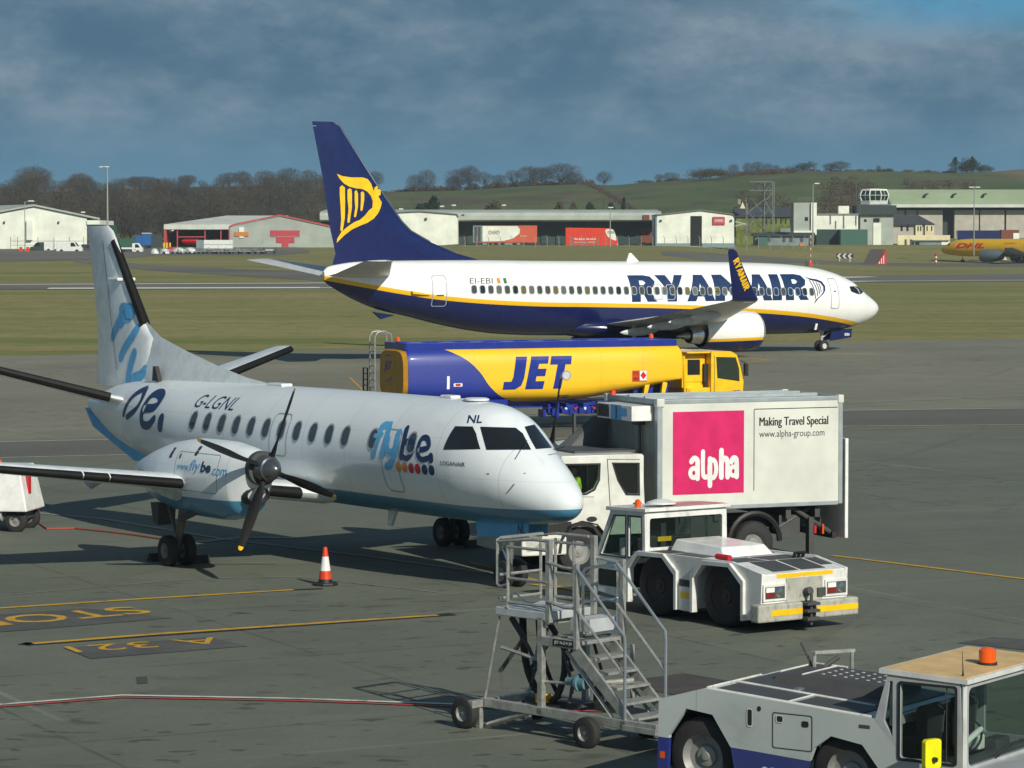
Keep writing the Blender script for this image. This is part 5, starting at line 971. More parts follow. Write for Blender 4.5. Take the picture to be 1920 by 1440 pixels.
[MB().box(-.32, -.265, y - .03, y + .03, 1.25, 2.36).build('rail_post', 'galvanised', st) for y in (-.02, Y1 + .02)]
q = MB().tube([(-.29, y, z) for y, z in rrect(.10, Y1 - .08, 1.42, 2.30, .10)], .02, 6, closed=True).tube([(-.29, .1, 1.85), (-.29, Y1 - .08, 1.85)], .014, 6); q.build('gate', 'bright metal', st, 40)
mat('handrail blue', '#8d959b', .4, .4)
for y in (-.03, Y1 - .1):
    MB().tube([(-.29, y, 2.32), (.50, y, 1.56), (.57, y, 1.50), (.58, y, 1.40), (.58, y, .42)], .022, 7).build('handrail', 'handrail blue', st, 40); MB().tube([(-.29, y, 1.78), (.57, y, .98)], .02, 6).build('mid_rail', 'galvanised', st, 40)
for y in (0, Y1 - .14): MB().hexa([(-.40, y - .02, 1.18), (-.28, y - .02, 1.30), (-.28, y + .02, 1.30), (-.40, y + .02, 1.18), (.60, y - .02, .36), (.70, y - .02, .44), (.70, y + .02, .44), (.60, y + .02, .36)]).build('stringer', 'galvanised', st); MB().tube([(-.52, y + .03, 1.2), (.36, y + .03, .36)], .03, 4).build('brace', 'galvanised', st)
for i in range(5): x = -.18 + i * .205; z = 1.12 - i * .17; MB().box(x - .12, x + .14, .02, Y1 - .16, z - .015, z + .02).build('tread', 'galvanised', st, bev=.005)
q = MB().lathe([(-.24, .055), (-.15, .055), (-.15, .07), (-.04, .07), (-.04, .115), (0, .115), (0, .08), (.10, .08)], (-.28, .05, .80), 'x', 18); q.build('hydraulic_pump', 'bluish paint', st, 35); MB().tube([(-.15, .05, .8), (.3, .45, .85)], .04, 8).build('pump_bar', 'galvanised', st, 40)
MB().tube(smoothloop([(-1.45, 0, 1.9), (-1.2, 0, 1.78), (-.9, 0, 1.86)], 6, False), .014, 5).build('chain', 'bright metal', st)
for x, y, z in ((-2.2, -.2, .215), (.03, -.16, .205), (-2.1, Y1 + .2, .215), (.03, Y1 + .15, .205)): wheel(st, x, y, z, z, .14, .5, 'rim grey')
# ================================================================== near tow tractor
U2 = Fr(2.8, 35.2054, R(-35))
t2 = thing('tow_tractor', 'grey and blue low aircraft tow tractor with a tan roof at the bottom right corner', 'tug', (*U2.o, 0), U2.th)
livery('tractor livery', 'x', [(-1, .70), (.47, .66), (1.6, .60), (5, .42)], 0, 2, ['#b2bab8', '#1d2d78'], [0], .42, .2, 'z', .22, 9.)
dk = lambda x: 1.32 - max(x - .1, 0) * .065
pr = [(-.54, .26), (-.52, 1.14), (.10, 1.32), (1.82, 1.21), (2.36, 1.17), (2.62, .88), (2.66, .3), (2.42, .26)] + [(2.40, .62), (2.20, .86), (1.80, .92), (1.58, .76), (1.46, .45), (1.44, .26)] + [(.55, .26)] + [(.47, .66), (.22, 1.02), (-.14, 1.06), (-.38, .72), (-.40, .26)]
q = MB()
for s in (-1, 1): q.add(*panel([pr], .03, s * 1.07))
q.hexa([(-.53, -1.05, 1.08), (.10, -1.05, 1.28), (.10, 1.05, 1.28), (-.53, 1.05, 1.08), (-.53, -1.05, 1.12), (.10, -1.05, 1.315), (.10, 1.05, 1.315), (-.53, 1.05, 1.12)]).hexa([(.10, -1.05, 1.28), (2.36, -1.05, 1.13), (2.36, 1.05, 1.13), (.10, 1.05, 1.28), (.10, -1.05, 1.31), (2.36, -1.05, 1.16), (2.36, 1.05, 1.16), (.10, 1.05, 1.31)])
q.box(-.54, -.5, -1.05, 1.05, .3, 1.1)
bd = q.build('body', 'tractor livery', t2, bev=.015)
q = MB(); f_ = lambda x: 1.317 - (x - .1) * .0665
for x0, x1, y0, y1 in ((.2, 1.15, -.98, -.45), (1.25, 2.1, -.98, -.45), (.15, 2.2, -.38, .98)): q.hexa([(x0, y0, f_(x0) - .004), (x1, y0, f_(x1) - .004), (x1, y1, f_(x1) - .004), (x0, y1, f_(x0) - .004), (x0, y0, f_(x0) + .006), (x1, y0, f_(x1) + .006), (x1, y1, f_(x1) + .006), (x0, y1, f_(x0) + .006)])
q.build('tread_plate', 'dark grey', bd)
q = MB().tube([(.12, -1.05, 1.32), (2.3, -1.05, 1.18)], .02, 5).tube([(.12, -.41, 1.325), (2.0, -.41, 1.2)], .018, 5).tube([(.12, -1.05, 1.325), (.12, .2, 1.325)], .018, 5).tube([(1.2, -1.03, 1.255), (1.2, -.42, 1.255)], .012, 5); q.build('deck_edge', 'rim white', bd)
q = MB().hexa([(.35, .0, 1.27), (1.9, .0, 1.18), (1.9, .95, 1.18), (.35, .95, 1.27), (.45, .1, 1.40), (1.9, .1, 1.34), (1.9, .95, 1.34), (.45, .95, 1.40)]); ho = q.build('engine_cover', 'dark grey', t2, bev=.01)
q = MB().tube([(.45, .1, 1.405), (.45, .95, 1.405), (.9, .95, 1.39)], .015, 5).tube([(.75, .1, 1.395), (.75, .95, 1.395)], .012, 5)
for i in range(6):
    for j in range(4): q.box(.9 + i * .15, .93 + i * .15, .3 + j * .15, .335 + j * .15, 1.385 - i * .0063, 1.392 - i * .0063)
q.box(.88, 1.72, .28, .82, 1.335, 1.3475); q.build('cover_vents', 'rim white', ho)
q = MB().box(.38, .5, .2, .32, 1.27, 1.31).box(.9, 1.0, -.4, -.28, 1.26, 1.31); q.build('deck_latch', 'steel', t2, bev=.02)
q = MB().tube([(.55, .75, 1.35), (.55, .75, 1.56)], .025, 8).tube([(.85, 1.15, 1.3), (.85, 1.15, 1.56)], .025, 8).box(.52, .58, .72, .78, 1.54, 1.57).hexa([(.52, .72, 1.55), (.58, .72, 1.55), (.88, 1.18, 1.55), (.82, 1.18, 1.55), (.52, .72, 1.59), (.58, .72, 1.59), (.88, 1.18, 1.59), (.82, 1.18, 1.59)]); q.build('tow_frame', 'galvanised', t2); MB().tube([(.5, .78, 1.4), (.38, .72, 1.68)], .015, 6).tube([(.6, .85, 1.36), (.75, 1.0, 1.5)], .03, 6).build('lever', 'dark grey', t2)
q = MB()
for i in range(6): q.tube([(1.75 + i * .05, .95, 1.3), (1.75 + i * .05, .95, 1.48)], .006, 4)
q.tube([(1.75, .95, 1.48), (2.0, .95, 1.48)], .008, 4).tube([(1.75, .95, 1.4), (2.0, .95, 1.4)], .006, 4); q.build('basket', 'dark grey', t2)
flat('hatch', shape([rrect(1.03, 1.56, .71, 1.13, .03), rrect(1.042, 1.548, .722, 1.118, .025)]), -1.104, 'letter grey', bd); flat('hatch_handle', [shape([rrect(1.09, 1.17, 1.02, 1.09, .02)]), shape([rrect(1.42, 1.51, .99, 1.06, .02)]), shape([rrect(.70, .76, .94, 1.13, .02)]), shape([rrect(.83, .88, 1.12, 1.18, .025)])], -1.106, 'black paint', bd); flat('hatch_rim', [shape([rrect(.69, .77, .925, 1.145, .03), rrect(.70, .76, .94, 1.13, .02)]), shape([rrect(1.08, 1.18, 1.01, 1.10, .03), rrect(1.09, 1.17, 1.02, 1.09, .02)])], -1.108, 'rim white', bd)
flat('maker_plate', shape([rrect(2.16, 2.30, 1.05, 1.09, .005)]), -1.104, 'dark grey', bd); flat('fleet_lettering', fit(text('CC2', .0), .88, 1.14, .36, .48), -1.104, 'rim white', bd); flat('reflector', shape([rrect(-.50, -.43, .44, .52, .01)]), -1.104, 'amber lamp', bd)
for cx in (.04, 1.98):
    for s in (-1, 1): wheel(t2, cx, s * .82, .49, .49, .4, .56, 'rim grey', 36)
    MB().box(cx - .42, cx + .42, -.6, .6, .3, .88).build('axle_housing', 'black paint', t2)
ZR = 1.76
q = MB(); sp = [(2.36, 1.16), (2.52, 1.70), (3.42, 1.66), (3.46, .62), (3.46, .3), (2.66, .3), (2.62, .88)]; w1 = [(2.47, 1.16), (2.545, 1.62), (2.585, 1.62), (2.585, .98)]; w2 = rrect(2.68, 3.36, .76, 1.60, .03)
for s in (-1, 1): q.add(*panel([sp, w1, w2], .03, s * 1.07))
q.add(*panel([[(-1.05, .35), (1.05, .35), (1.05, 1.66), (-1.05, 1.66)], rrect(-.98, .98, .72, 1.60, .08)], .03, 3.44, 'x')).add(*panel([[(-1.05, 1.1), (1.05, 1.1), (1.05, 1.66), (-1.05, 1.66)], rrect(-.9, .9, 1.2, 1.6, .05)], .03, 2.55, 'x')).box(2.6, 3.4, -1.05, 1.05, .34, .38)
q.box(3.45, 4.3, -1.05, 1.05, .3, .68)
cb = q.build('cab', 'worn white paint' if 0 else 'silver paint', t2, bev=.012)
q = MB().hexa([(2.42, -1.12, 1.70), (3.52, -1.12, 1.66), (3.52, 1.12, 1.66), (2.42, 1.12, 1.70), (2.42, -1.12, 1.755), (3.52, -1.12, 1.715), (3.52, 1.12, 1.715), (2.42, 1.12, 1.755)], 0); q.hexa([(2.46, -1.08, 1.755), (3.48, -1.08, 1.717), (3.48, 1.08, 1.717), (2.46, 1.08, 1.755), (2.46, -1.08, 1.762), (3.48, -1.08, 1.724), (3.48, 1.08, 1.724), (2.46, 1.08, 1.762)], 1); q.build('roof', ['rim white', 'tan roof'], cb)
for s in (-1, 1): flat('side_window', [poly(w1), poly(w2)], s * 1.07, 'cab glass', cb)
flat('windscreen', poly(rrect(-.98, .98, .72, 1.60, .08)), 3.44, 'cab glass', cb, 'x')
q = MB().add(*panel([rrect(2.65, 3.39, .73, 1.63, .04), w2], .006, -1.104)).tube([(3.25, -1.085, .76), (3.25, -1.085, 1.6)], .008, 4).add(*panel([rrect(-1.0, 1.0, .70, 1.62, .09), rrect(-.98, .98, .72, 1.60, .08)], .006, 3.462, 'x')); q.build('window_seal', 'black paint', cb)
q = MB().tube([(3.46, -1.07, .6), (3.46, -1.07, 1.68)], .03, 6).tube([(2.40, -1.07, 1.17), (2.55, -1.07, 1.7)], .022, 6); q.build('cab_pillar', 'rim white', cb, 40)
for y in (-.5, .35): MB().box(2.75, 3.15, y - .25, y + .25, .5, .75).box(2.68, 2.8, y - .25, y + .25, .7, 1.3).build('cab_seat', 'seat black', t2, bev=.05); MB().tube([(2.8, y + .2, .95), (2.8, y + .25, 1.2), (2.8, y + .1, 1.28)], .015, 5).build('seat_rail', 'bright metal', t2)
MB().tube([(3.25 + .05 * math.cos(t), -.5 + .2 * math.cos(t), .98 + .17 * math.sin(t)) for t in np.linspace(0, 2 * math.pi, 20)[:-1]], .014, 6, closed=True).build('steering_wheel', 'black paint', t2, 40); MB().box(3.28, 3.42, -1.0, 1.0, .6, .78).box(3.2, 3.4, -.1, .25, .6, .9).build('dashboard', 'dark grey', t2, bev=.03)
MB().box(3.1, 3.25, -.25, -.1, .78, .95).tube([(3.2, -.7, .85), (3.3, -.3, 1.05)], .04, 6).build('cab_clutter', 'white paint', t2, bev=.03)
q = MB().lathe([(0, .115), (.035, .115), (.036, .098)], (3.22, 0, 1.725), 'z', 20, 0); q.lathe([(.036, .10), (.17, .10), (.20, .06), (.21, .01)], (3.22, 0, 1.725), 'z', 20, 1); q.build('beacon', ['black paint', 'amber lamp'], t2, 40)
MB().tube([(3.38, -.95, 1.72), (3.38, -.95, 1.80), (3.37, -.95, 2.0)], [.015, .006, .003], 5).build('aerial', 'black paint', t2)
mp = i9(1445, 640); m0 = U2.side(*mp, -1.36); q = MB().add(*panel([rrect(-.115, .115, -.165, .165, .04)], .03, 0, 'x')); mo = q.build('mirror', 'mirror yellow', t2, bev=.015); mo.location = (m0[0], -1.36, m0[1]); mo.rotation_euler.z = R(-22)
MB().tube([(m0[0] - .06, -1.34, m0[1] - .05), (m0[0] - .1, -1.3, m0[1] - .3), (3.5, -1.05, .5)], .012, 6).tube([(m0[0] + .03, -1.37, m0[1] - .06), (m0[0] + .07, -1.38, m0[1] - .06)], .03, 8).build('mirror_arm', 'black paint', t2)
MB().tube([(3.47, -.3, .72), (3.48, .35, .85)], .012, 4).build('wiper', 'black paint', cb)
# ================================================================== small apron things
c = G(610, 1098); cn = thing('traffic_cone', 'orange and white traffic cone with a black foot standing alone on the apron', 'cone', (c.x, c.y, 0), .3)
MB().prism([(math.cos(R(a)) * .25, math.sin(R(a)) * .25) for a in range(22, 382, 45)], 'z', .004, .06).build('foot', 'black paint', cn, bev=.015)
r = lambda z: .135 - z * .145
q = MB(); [q.lathe([(a, r(a)), (b_, r(b_))], (0, 0, .06), 'z', 24, m_, False, b_ > .66) for a, b_, m_ in ((0, .07, 2), (.07, .23, 0), (.23, .50, 1), (.50, .68, 0))]; q.build('cone_body', ['safety orange', 'white letter', 'black paint'], cn, 40)
mat('cable red', '#9c3a2c', .6); g0 = G(60, 998); gu = thing('ground_power_cart', 'white wheeled ground power cart standing beyond the turboprop wing at the left edge', 'power unit', (g0.x - .42, g0.y, 0), R(-8))
q = MB().hexa([(-2.6, -.2, .48), (.38, -.2, .48), (.38, 1.2, .48), (-2.6, 1.2, .48), (-2.6, -.05, 1.5), (.16, -.05, 1.5), (.16, 1.1, 1.5), (-2.6, 1.1, 1.5)]); gb = q.build('housing', 'white paint', gu, bev=.03)
MB().box(-2.4, .2, 0, 1.05, .28, .48).build('chassis', 'dark grey', gu)
for x in (-2.0, .05):
    for y in (.05, 1.0): wheel(gu, x, y, .26, .26, .18, .5)
MB().tube([(-.9, .0, .38), (-.25, .0, .38)], .13, 12).build('air_tank', 'grey paint', gu, 40); MB().lathe([(0, .07), (.1, .06), (.13, .01)], (-.45, .4, 1.5), 'z', 12).build('beacon', 'amber lamp', gu, 40)
q = MB().box(.26, .30, .2, .4, .85, 1.3); q.build('hose_reel', 'red', gu)
pts = [G(*p) for p in ((68, 960), (75, 985), (88, 994), (140, 993), (200, 999), (250, 1005), (310, 1014), (322, 1022))]; pts[0].z = .5
MB().tube([(p.x, p.y, max(p.z, .02) + .02) for p in smoothloop_v(pts)] if 0 else [(p.x, p.y, p.z + .03) for p in pts], .018, 6).build('power_cable', 'cable red', None, 40, label='red power cable trailing from the white power cart to the main wheel', cat='cable')
for i, (u, v) in enumerate(((296, 1052), (374, 1056), (888, 1027))):
    p = G(u, v); MB().prism([(-.12, .004), (.12, .004), (.02, .16), (-.02, .16)], 'y', -.2, .2).build('wheel_chock', 'black paint', None, label=['black wheel chock behind the near main wheel of the turboprop', 'black wheel chock just in front of the near main wheel', 'black wheel chock at the far main wheel of the turboprop'][i], cat='chock', group='chocks at the turboprop wheels', loc=(p.x, p.y, .01), rz=S.th)
p = G(465, 1025); pp = thing('prop_strap_pole', 'thin black tail prop hanging under the propeller of the turboprop', 'pole', (p.x, p.y, 0)) if 0 else None
# ================================================================== far buildings
mat('wall white', '#e6eadc', .7, dirt=.1, scale=.35); mat('roof grey', '#a9b1a6', .6, scale=.3); mat('wall grey', '#a3aba2', .7, scale=.3, dirt=.15); mat('red trim', '#b8434a', .6); mat('roof pale', '#c9cdc3', .55, scale=.3); mat('dark void', (.012, .014, .014), .9); mat('dock dark', '#3b4543', .9)
mat('slate', '#3c4146', .8, scale=.6, var=.25); mat('ivy wall', '#6a7430', .9, var=.5, scale=.5, dirt=.4); mat('shed grey', '#7d8d90', .8, var=.2, scale=.5, dirt=.3); mat('container green', '#3e6657', .7); mat('container dark', '#27403d', .7); mat('cream wall', '#ddd3ab', .8, scale=.5); mat('hangar roof', '#9fb08c', .7, scale=.08); mat('hangar door', '#b3aea2', .8, scale=.4, dirt=.3)
mat('tower glass', '#12302a', .1); mat('brick', '#7a4636', .9); mat('concrete', '#8a8a82', .9); mat('post grey', '#6a716e', .6); mat('lorry red', '#d8391c', .45); mat('lorry orange', '#c95a3c', .5); mat('van white', '#dfe2dc', .4, coat=.2); mat('hut green', '#2c5a45', .7); mat('lorry blue', '#245a96', .5); mat('plinth', '#7d939b', .8); mat('sign orange', '#cf7a33', .6); mat('lamp head', '#d8dcd8', .3)
def site(name, label, cat, u, v, d, group=None, rz=0):
    p = at(u, v, d); p.z = min(p.z, gz(p.x, d)) if abs(p.z - gz(p.x, d)) < 3 else p.z
    t = thing(name, label, cat, p, rz, group); t['d'] = d; del t['d']
    def L(a, b, dd=0): q = at(a, b, d + dd) - p; return q
    return t, L
def facepoly(L, px, y=0, dd=0): return [(L(*p, dd).x, L(*p, dd).z) for p in px]
def wallprism(par, name, L, px, y0, y1, m): return MB().prism(facepoly(L, px), 'y', y0, y1).build(name, m, par)
def rect(L, u0, u1, v0, v1): a, b = L(u0, v1), L(u1, v0); return a.x, b.x, a.z, b.z
def fbox(par, name, L, u0, u1, v0, v1, y0, y1, m, bev=0):
    x0, x1, z0, z1 = rect(L, u0, u1, v0, v1); return MB().box(x0, x1, y0, y1, z0, z1).build(name, m, par, bev=bev)
# 1 white shed at the left edge
t, L = site('white_warehouse', 'white gabled warehouse at the left edge behind the parked vans', 'warehouse', 60, 471, 570)
fp = facepoly(L, [(-150, 475), (-150, 427), (65, 388), (163, 408), (163, 475)]); n = len(fp); dx, dy = -22, 40
MB().add([(x, 0, z) for x, z in fp] + [(x + dx, dy, z) for x, z in fp], [tuple(range(n)), tuple(range(2 * n - 1, n - 1, -1))] + [(i, (i + 1) % n, n + (i + 1) % n, n + i) for i in range(n)]).build('wall', 'wall white', t)
a, b_, c_ = (L(-155, 427), L(65, 386.5), L(188, 412))
rf = [(a.x, a.z), (b_.x, b_.z), (c_.x, c_.z), (c_.x, c_.z + .35), (b_.x, b_.z + .35), (a.x, a.z + .35)]
MB().add([(x, -.5, z) for x, z in rf] + [(x + dx * 1.02, dy, z) for x, z in rf], [tuple(range(6)), tuple(range(11, 5, -1))] + [(i, (i + 1) % 6, 6 + (i + 1) % 6, 6 + i) for i in range(6)]).build('roof', 'roof grey', t)
fbox(t, 'side_canopy', L, 163.2, 187, 413, 421, -.3, 20, 'wall white'); fbox(t, 'side_bay', L, 163.2, 180, 421, 474, 3, 30, 'hut green'); fbox(t, 'pipe_box', L, 51, 61, 413, 450, -.8, -.02, 'wall white')
for u in (8, 110): fbox(t, 'wall_lamp', L, u - 1.5, u + 1.5, 415, 419, -.3, -.02, 'dark grey')
q = MB()
for u in (20, 33, 71, 101, 130, 157): p = L(u, 450, -6); q.tube([(p.x, -6, p.z - 2), (p.x, -6, p.z + .6)], .05, 4)
p0, p1 = L(20, 452, -6), L(157, 452, -6); q.tube([(p0.x, -6, p0.z), (p1.x, -6, p1.z)], .04, 4).tube([(p0.x, -6, p0.z - .8), (p1.x, -6, p1.z - .8)], .03, 4); q.build('yard_railing', 'post grey', None, label='low grey railing in front of the white warehouse', cat='railing', loc=t.location)
# 2 grey depot with red trim
t, L = site('sorting_depot', 'grey depot with red roof edges and an open red loading bay', 'depot', 470, 465, 590)
fp = [(430, 468), (430, 426), (438, 423), (525, 405), (640, 430), (640, 468)]
wallprism(t, 'gable_wall', L, fp, 0, 30, 'wall grey')
ed = facepoly(L, [(430, 426), (438, 422.5), (525, 404.5), (640, 429.5)]); q = MB()
for (x0, z0), (x1, z1) in zip(ed[:-1], ed[1:]): q.hexa([(x0, -.3, z0), (x1, -.3, z1), (x1, .3, z1), (x0, .3, z0), (x0, -.3, z0 + .28), (x1, -.3, z1 + .28), (x1, .3, z1 + .28), (x0, .3, z0 + .28)])
x0, x1, z0, z1 = rect(L, 429, 431, 425, 466); q.box(x0, x1, -.3, .3, z0, z1); q.build('roof_trim', 'red trim', t)
a, b_, c_, d_ = L(305, 430), L(431, 430), L(405, 405), L(525, 405)
MB().add([(a.x, 2, a.z), (b_.x, 2, b_.z), (d_.x, 22, d_.z), (c_.x, 22, c_.z), (a.x, 2, a.z + 1.0), (b_.x, 2, b_.z + 1.0), (d_.x, 22, d_.z + .3), (c_.x, 22, c_.z + .3)], [(0, 1, 2, 3), (4, 5, 6, 7), (0, 1, 5, 4), (1, 2, 6, 5), (2, 3, 7, 6), (3, 0, 4, 7)]).build('bay_roof', 'roof pale', t)
x0, x1, z0, z1 = rect(L, 305, 430, 431, 466); MB().box(x0, x1, 9, 9.4, z0, z1).build('bay_back_wall', 'dock dark', t); MB().box(x0, x0 + .5, 2.2, 9, z0, z1).build('bay_end_wall', 'red trim', t)
q = MB()
for u in (330, 382, 412): x = L(u, 450).x; q.box(x - .12, x + .12, 2.4, 2.6, z0, z1)
x = L(331, 445); q.box(x.x, L(380, 445).x, 2.4, 2.6, x.z, x.z + .2); q.build('bay_frame', 'red trim', t)
for u0, u1, v0, v1 in ((336, 376, 444, 460), (392, 412, 444, 462)): x0, x1, z0, z1 = rect(L, u0, u1, v0, v1); MB().loft([[(x, 6 + 1.3 * math.cos(q), (z0 + z1) / 2 + (z1 - z0) / 2 * k_ * math.sin(q)) for q in np.linspace(0, 2 * math.pi, 9)[:-1]] for x, k_ in ((x0, .5), (x0 + 1, 1), (x1 - 1.5, 1), (x1, .3))]).build('red_tarpaulin', 'red', t, 40)
fbox(t, 'sign_board', L, 440, 466, 435, 443, -.2, -.02, 'sign orange'); fbox(t, 'sign_plate', L, 448.5, 457.5, 426, 434.8, -.2, -.02, 'wall white'); fbox(t, 'sign_plate', L, 449, 457, 443.2, 446, -.2, -.02, 'wall white')
wallprism(t, 'loading_door', L, [(507, 432), (562, 432), (562, 443), (552, 443), (552, 455), (541, 455), (541, 464), (529, 464), (529, 455), (518, 455), (518, 443), (507, 443)], -.15, -.02, 'red trim'); q = MB(); x0, x1, z0, z1 = rect(L, 507, 562, 443, 443.6); q.box(x0, x1, -.17, -.02, z0, z1); q.build('door_line', 'wall grey', t)
fbox(t, 'bay_lamp', L, 320, 324, 431, 433, 1.6, 1.9, 'lamp head')
# 3 long express warehouse
t, L = site('express_warehouse', 'long warehouse with a rounded grey roof edge and dark loading docks', 'warehouse', 1010, 461, 640)
x0, x1, z0, z1 = rect(L, 600, 1240, 415, 461)
MB().box(x0, x1, 4, 30, z0 - 1, z1).build('dock_wall', 'dock dark', t); q = MB()
pr = [(x0, 0)] ; zt = L(900, 396.5).z
cs = [(-.8, z1), (-1.2, z1 + .3), (-1.2, zt - .9), (-.7, zt - .3), (.6, zt), (18, zt + .6), (32, zt), (32, z1)]
MB().prism(cs, 'x', x0, x1).build('roof', 'roof grey', t, bev=.1)
fbox(t, 'roof_sign', L, 1205, 1217, 403, 413, -1.5, -1.25, 'brick'); fbox(t, 'roof_lamp', L, 866, 871, 402, 404, -1.4, -1.22, 'dark grey')
for u in range(875, 1225, 28): fbox(t, 'dock_door', L, u, u + 16, 428, 458, 3.7, 3.98, 'container dark' if u % 56 else 'slate')
fbox(t, 'brick_panel', L, 1203, 1228, 428, 455, 3.6, 3.96, 'brick')
wallprism(t, 'gable_block', L, [(700, 466), (700, 403), (790, 398.5), (858, 404), (859.5, 408), (859.5, 458)], -9, 4, 'wall white'); q = MB(); ed = facepoly(L, [(700, 402.5), (790, 398), (858, 403.5), (860, 408)])
for (a, b_), (c_, d_) in zip(ed[:-1], ed[1:]): q.hexa([(a, -9.3, b_), (c_, -9.3, d_), (c_, 4, d_), (a, 4, b_), (a, -9.3, b_ + .25), (c_, -9.3, d_ + .25), (c_, 4, d_ + .25), (a, 4, b_ + .25)])
q.build('gable_edge', 'post grey', t); fbox(t, 'wall_lamp', L, 799, 803, 409, 413, -9.4, -9.05, 'dark grey')
t, L = site('office_block', 'white end block with a tall dark doorway and a red sign', 'building', 1305, 463, 612)
wallprism(t, 'wall', L, [(1232, 462), (1232, 404), (1313, 395.5), (1374, 403.5), (1376.5, 407), (1376.5, 462)], 0, 22, 'wall white'); ed = facepoly(L, [(1231, 404), (1313, 395), (1375, 403), (1377.5, 407)]); q = MB()
for (a, b_), (c_, d_) in zip(ed[:-1], ed[1:]): q.hexa([(a, -.3, b_), (c_, -.3, d_), (c_, 22, d_), (a, 22, b_), (a, -.3, b_ + .25), (c_, -.3, d_ + .25), (c_, 22, d_ + .25), (a, 22, b_ + .25)])
q.build('roof_edge', 'post grey', t); fbox(t, 'doorway', L, 1294.5, 1316, 405, 461, -.08, -.02, 'dark void'); fbox(t, 'plinth', L, 1232, 1294, 456, 464, -.15, -.02, 'plinth'); fbox(t, 'plinth', L, 1316.5, 1376.5, 456, 464, -.15, -.02, 'plinth'); x0, x1, z0, z1 = rect(L, 1229, 1232, 408, 462); MB().box(x0, x1, -.1, 6, z0, z1).build('downpipe', 'plinth', t)
sg = fbox(t, 'sign', L, 1336, 1359, 406.5, 421.5, -.3, -.02, 'red trim', .05); x0, x1, z0, z1 = rect(L, 1339.5, 1356, 410, 417.5)
def tnt(par, x0, x1, z0, z1, y, m, ml):
    w = (x1 - x0) / 3; vf = []; tx = []
    for i, ch in enumerate('TNT'):
        cx = x0 + w * (i + .5); r = w * .5; cz = (z0 + z1) / 2
        vf.append(shape([[(cx + r * math.cos(a), cz + r * math.sin(a)) for a in np.linspace(0, 6.28, 20)[:-1]], [(cx + r * .78 * math.cos(a), cz + r * .78 * math.sin(a)) for a in np.linspace(0, 6.28, 20)[:-1]]])); tx.append(fit(text(ch, .05), cx - r * .4, cx + r * .4, cz - r * .4, cz + r * .4))
    b = MB()
    for i, (vs, fs) in enumerate(vf): b.add([(p[0], y - i * .01, p[1]) for p in vs], fs)
    for vs, fs in tx: b.add([(p[0], y, p[1]) for p in vs], fs)
    b.build('lettering', m, par)
tnt(sg, x0, x1, z0, z1, -.34, 'wall white', None)
for u in (1239, 1371): fbox(t, 'wall_lamp', L, u - 2, u + 2, 412, 415, -.4, -.02, 'dark grey')
# lorries at the docks
def far_wheel(q, x, y, r, w=.3, m=2): q.lathe([(-w / 2, r), (w / 2, r)], (x, y, r), 'y', 14, m)
t, L = site('white_lorry_trailer', 'white and orange articulated lorry trailer parked at the docks', 'trailer', 945, 462, 628)
zb = L(900, 456).z; x0, x1, z0, z1 = rect(L, 887, 1007, 423, 455); MB().box(x0, x1, -1.25, 1.25, z0, z1).build('box_body', 'lorry orange', t, bev=.06)
sw = facepoly(L, [(905, 424), (970, 424), (975, 430), (974, 438), (962, 447), (945, 451.5), (928, 452.5), (905, 453)]); flat('swoosh', shape([sw]), -1.27, 'wall white', t); fbox(t, 'trailer_nose', L, 887, 905, 423, 454, -1.3, -1.26, 'shed grey'); q = MB()
for u in (890.5, 897): a = L(u, 440); q.box(a.x - .1, a.x + .5, -1.32, -1.3, z0 + .2, z1 - .2)
q.build('nose_rib', 'dark grey', t); a0, a1 = L(915, 440), L(937, 440); tnt(t, a0.x, a1.x, L(915, 440).z, L(915, 432).z, -1.3, 'brick', None); a0 = L(975, 444); flat('lettering', fit(text('the people network', 0), a0.x, L(988, 444).x, a0.z, L(975, 441).z), -1.27, 'wall white', t)
q = MB()
for u in (918, 930, 942, 965): far_wheel(q, L(u, 460).x, -1.0, .5, .35, 0); far_wheel(q, L(u, 460).x, 1.0, .5, .35, 0)
q.build('wheel', 'tyre rubber', t, 40); fbox(t, 'side_skirt', L, 905, 975, 455, 459, -1.1, 1.1, 'shed grey')
t, L = site('red_lorry', 'bright red delivery lorry with a white cab front parked at the docks', 'lorry', 1110, 464, 622)
x0, x1, z0, z1 = rect(L, 1060, 1136, 427, 460); fp = facepoly(L, [(1060, 461), (1060, 427), (1142, 428), (1151, 432), (1157, 450), (1159, 462)]); MB().prism(fp, 'y', -1.25, 1.25).build('body', 'lorry red', t, bev=.1)
flat('swoosh', shape([smoothloop(facepoly(L, [(1135, 431), (1148, 430), (1153, 438), (1155, 450), (1148, 449), (1139, 443)]), 4)]), -1.28, 'wall white', t); a0 = L(1138, 440); tnt(t, a0.x, L(1153, 436).x, a0.z, L(1138, 431.5).z, -1.31, 'brick', None)
for v0, v1 in ((446, 450), (453, 456)): a0 = L(1076, v1); flat('lettering', fit(text('We deliver the world' if v1 < 452 else 'every day', .02), a0.x, L(1117, v1).x, a0.z, L(1076, v0).z), -1.28, 'wall white', t)
q = MB()
for u in (1085, 1135, 1152): far_wheel(q, L(u, 462).x, -1.0, .5, .35, 0); far_wheel(q, L(u, 462).x, 1.0, .5, .35, 0)
q.build('wheel', 'tyre rubber', t, 40); fbox(t, 'lamp', L, 1156, 1159, 457, 459, -1.3, -1.0, 'lamp head')
t, L = site('yard_gate', 'grey steel gate frame standing in front of the red lorry', 'gate', 1098, 466, 605); q = MB()
for u in (1073, 1097, 1122): x = L(u, 466).x; q.box(x - .07, x + .07, -.07, .07, -.2, L(u, 443).z)
for v in (455, 465): a, b_ = L(1073, v), L(1122, v); q.box(a.x, b_.x, -.05, .05, a.z - .05, a.z + .05)
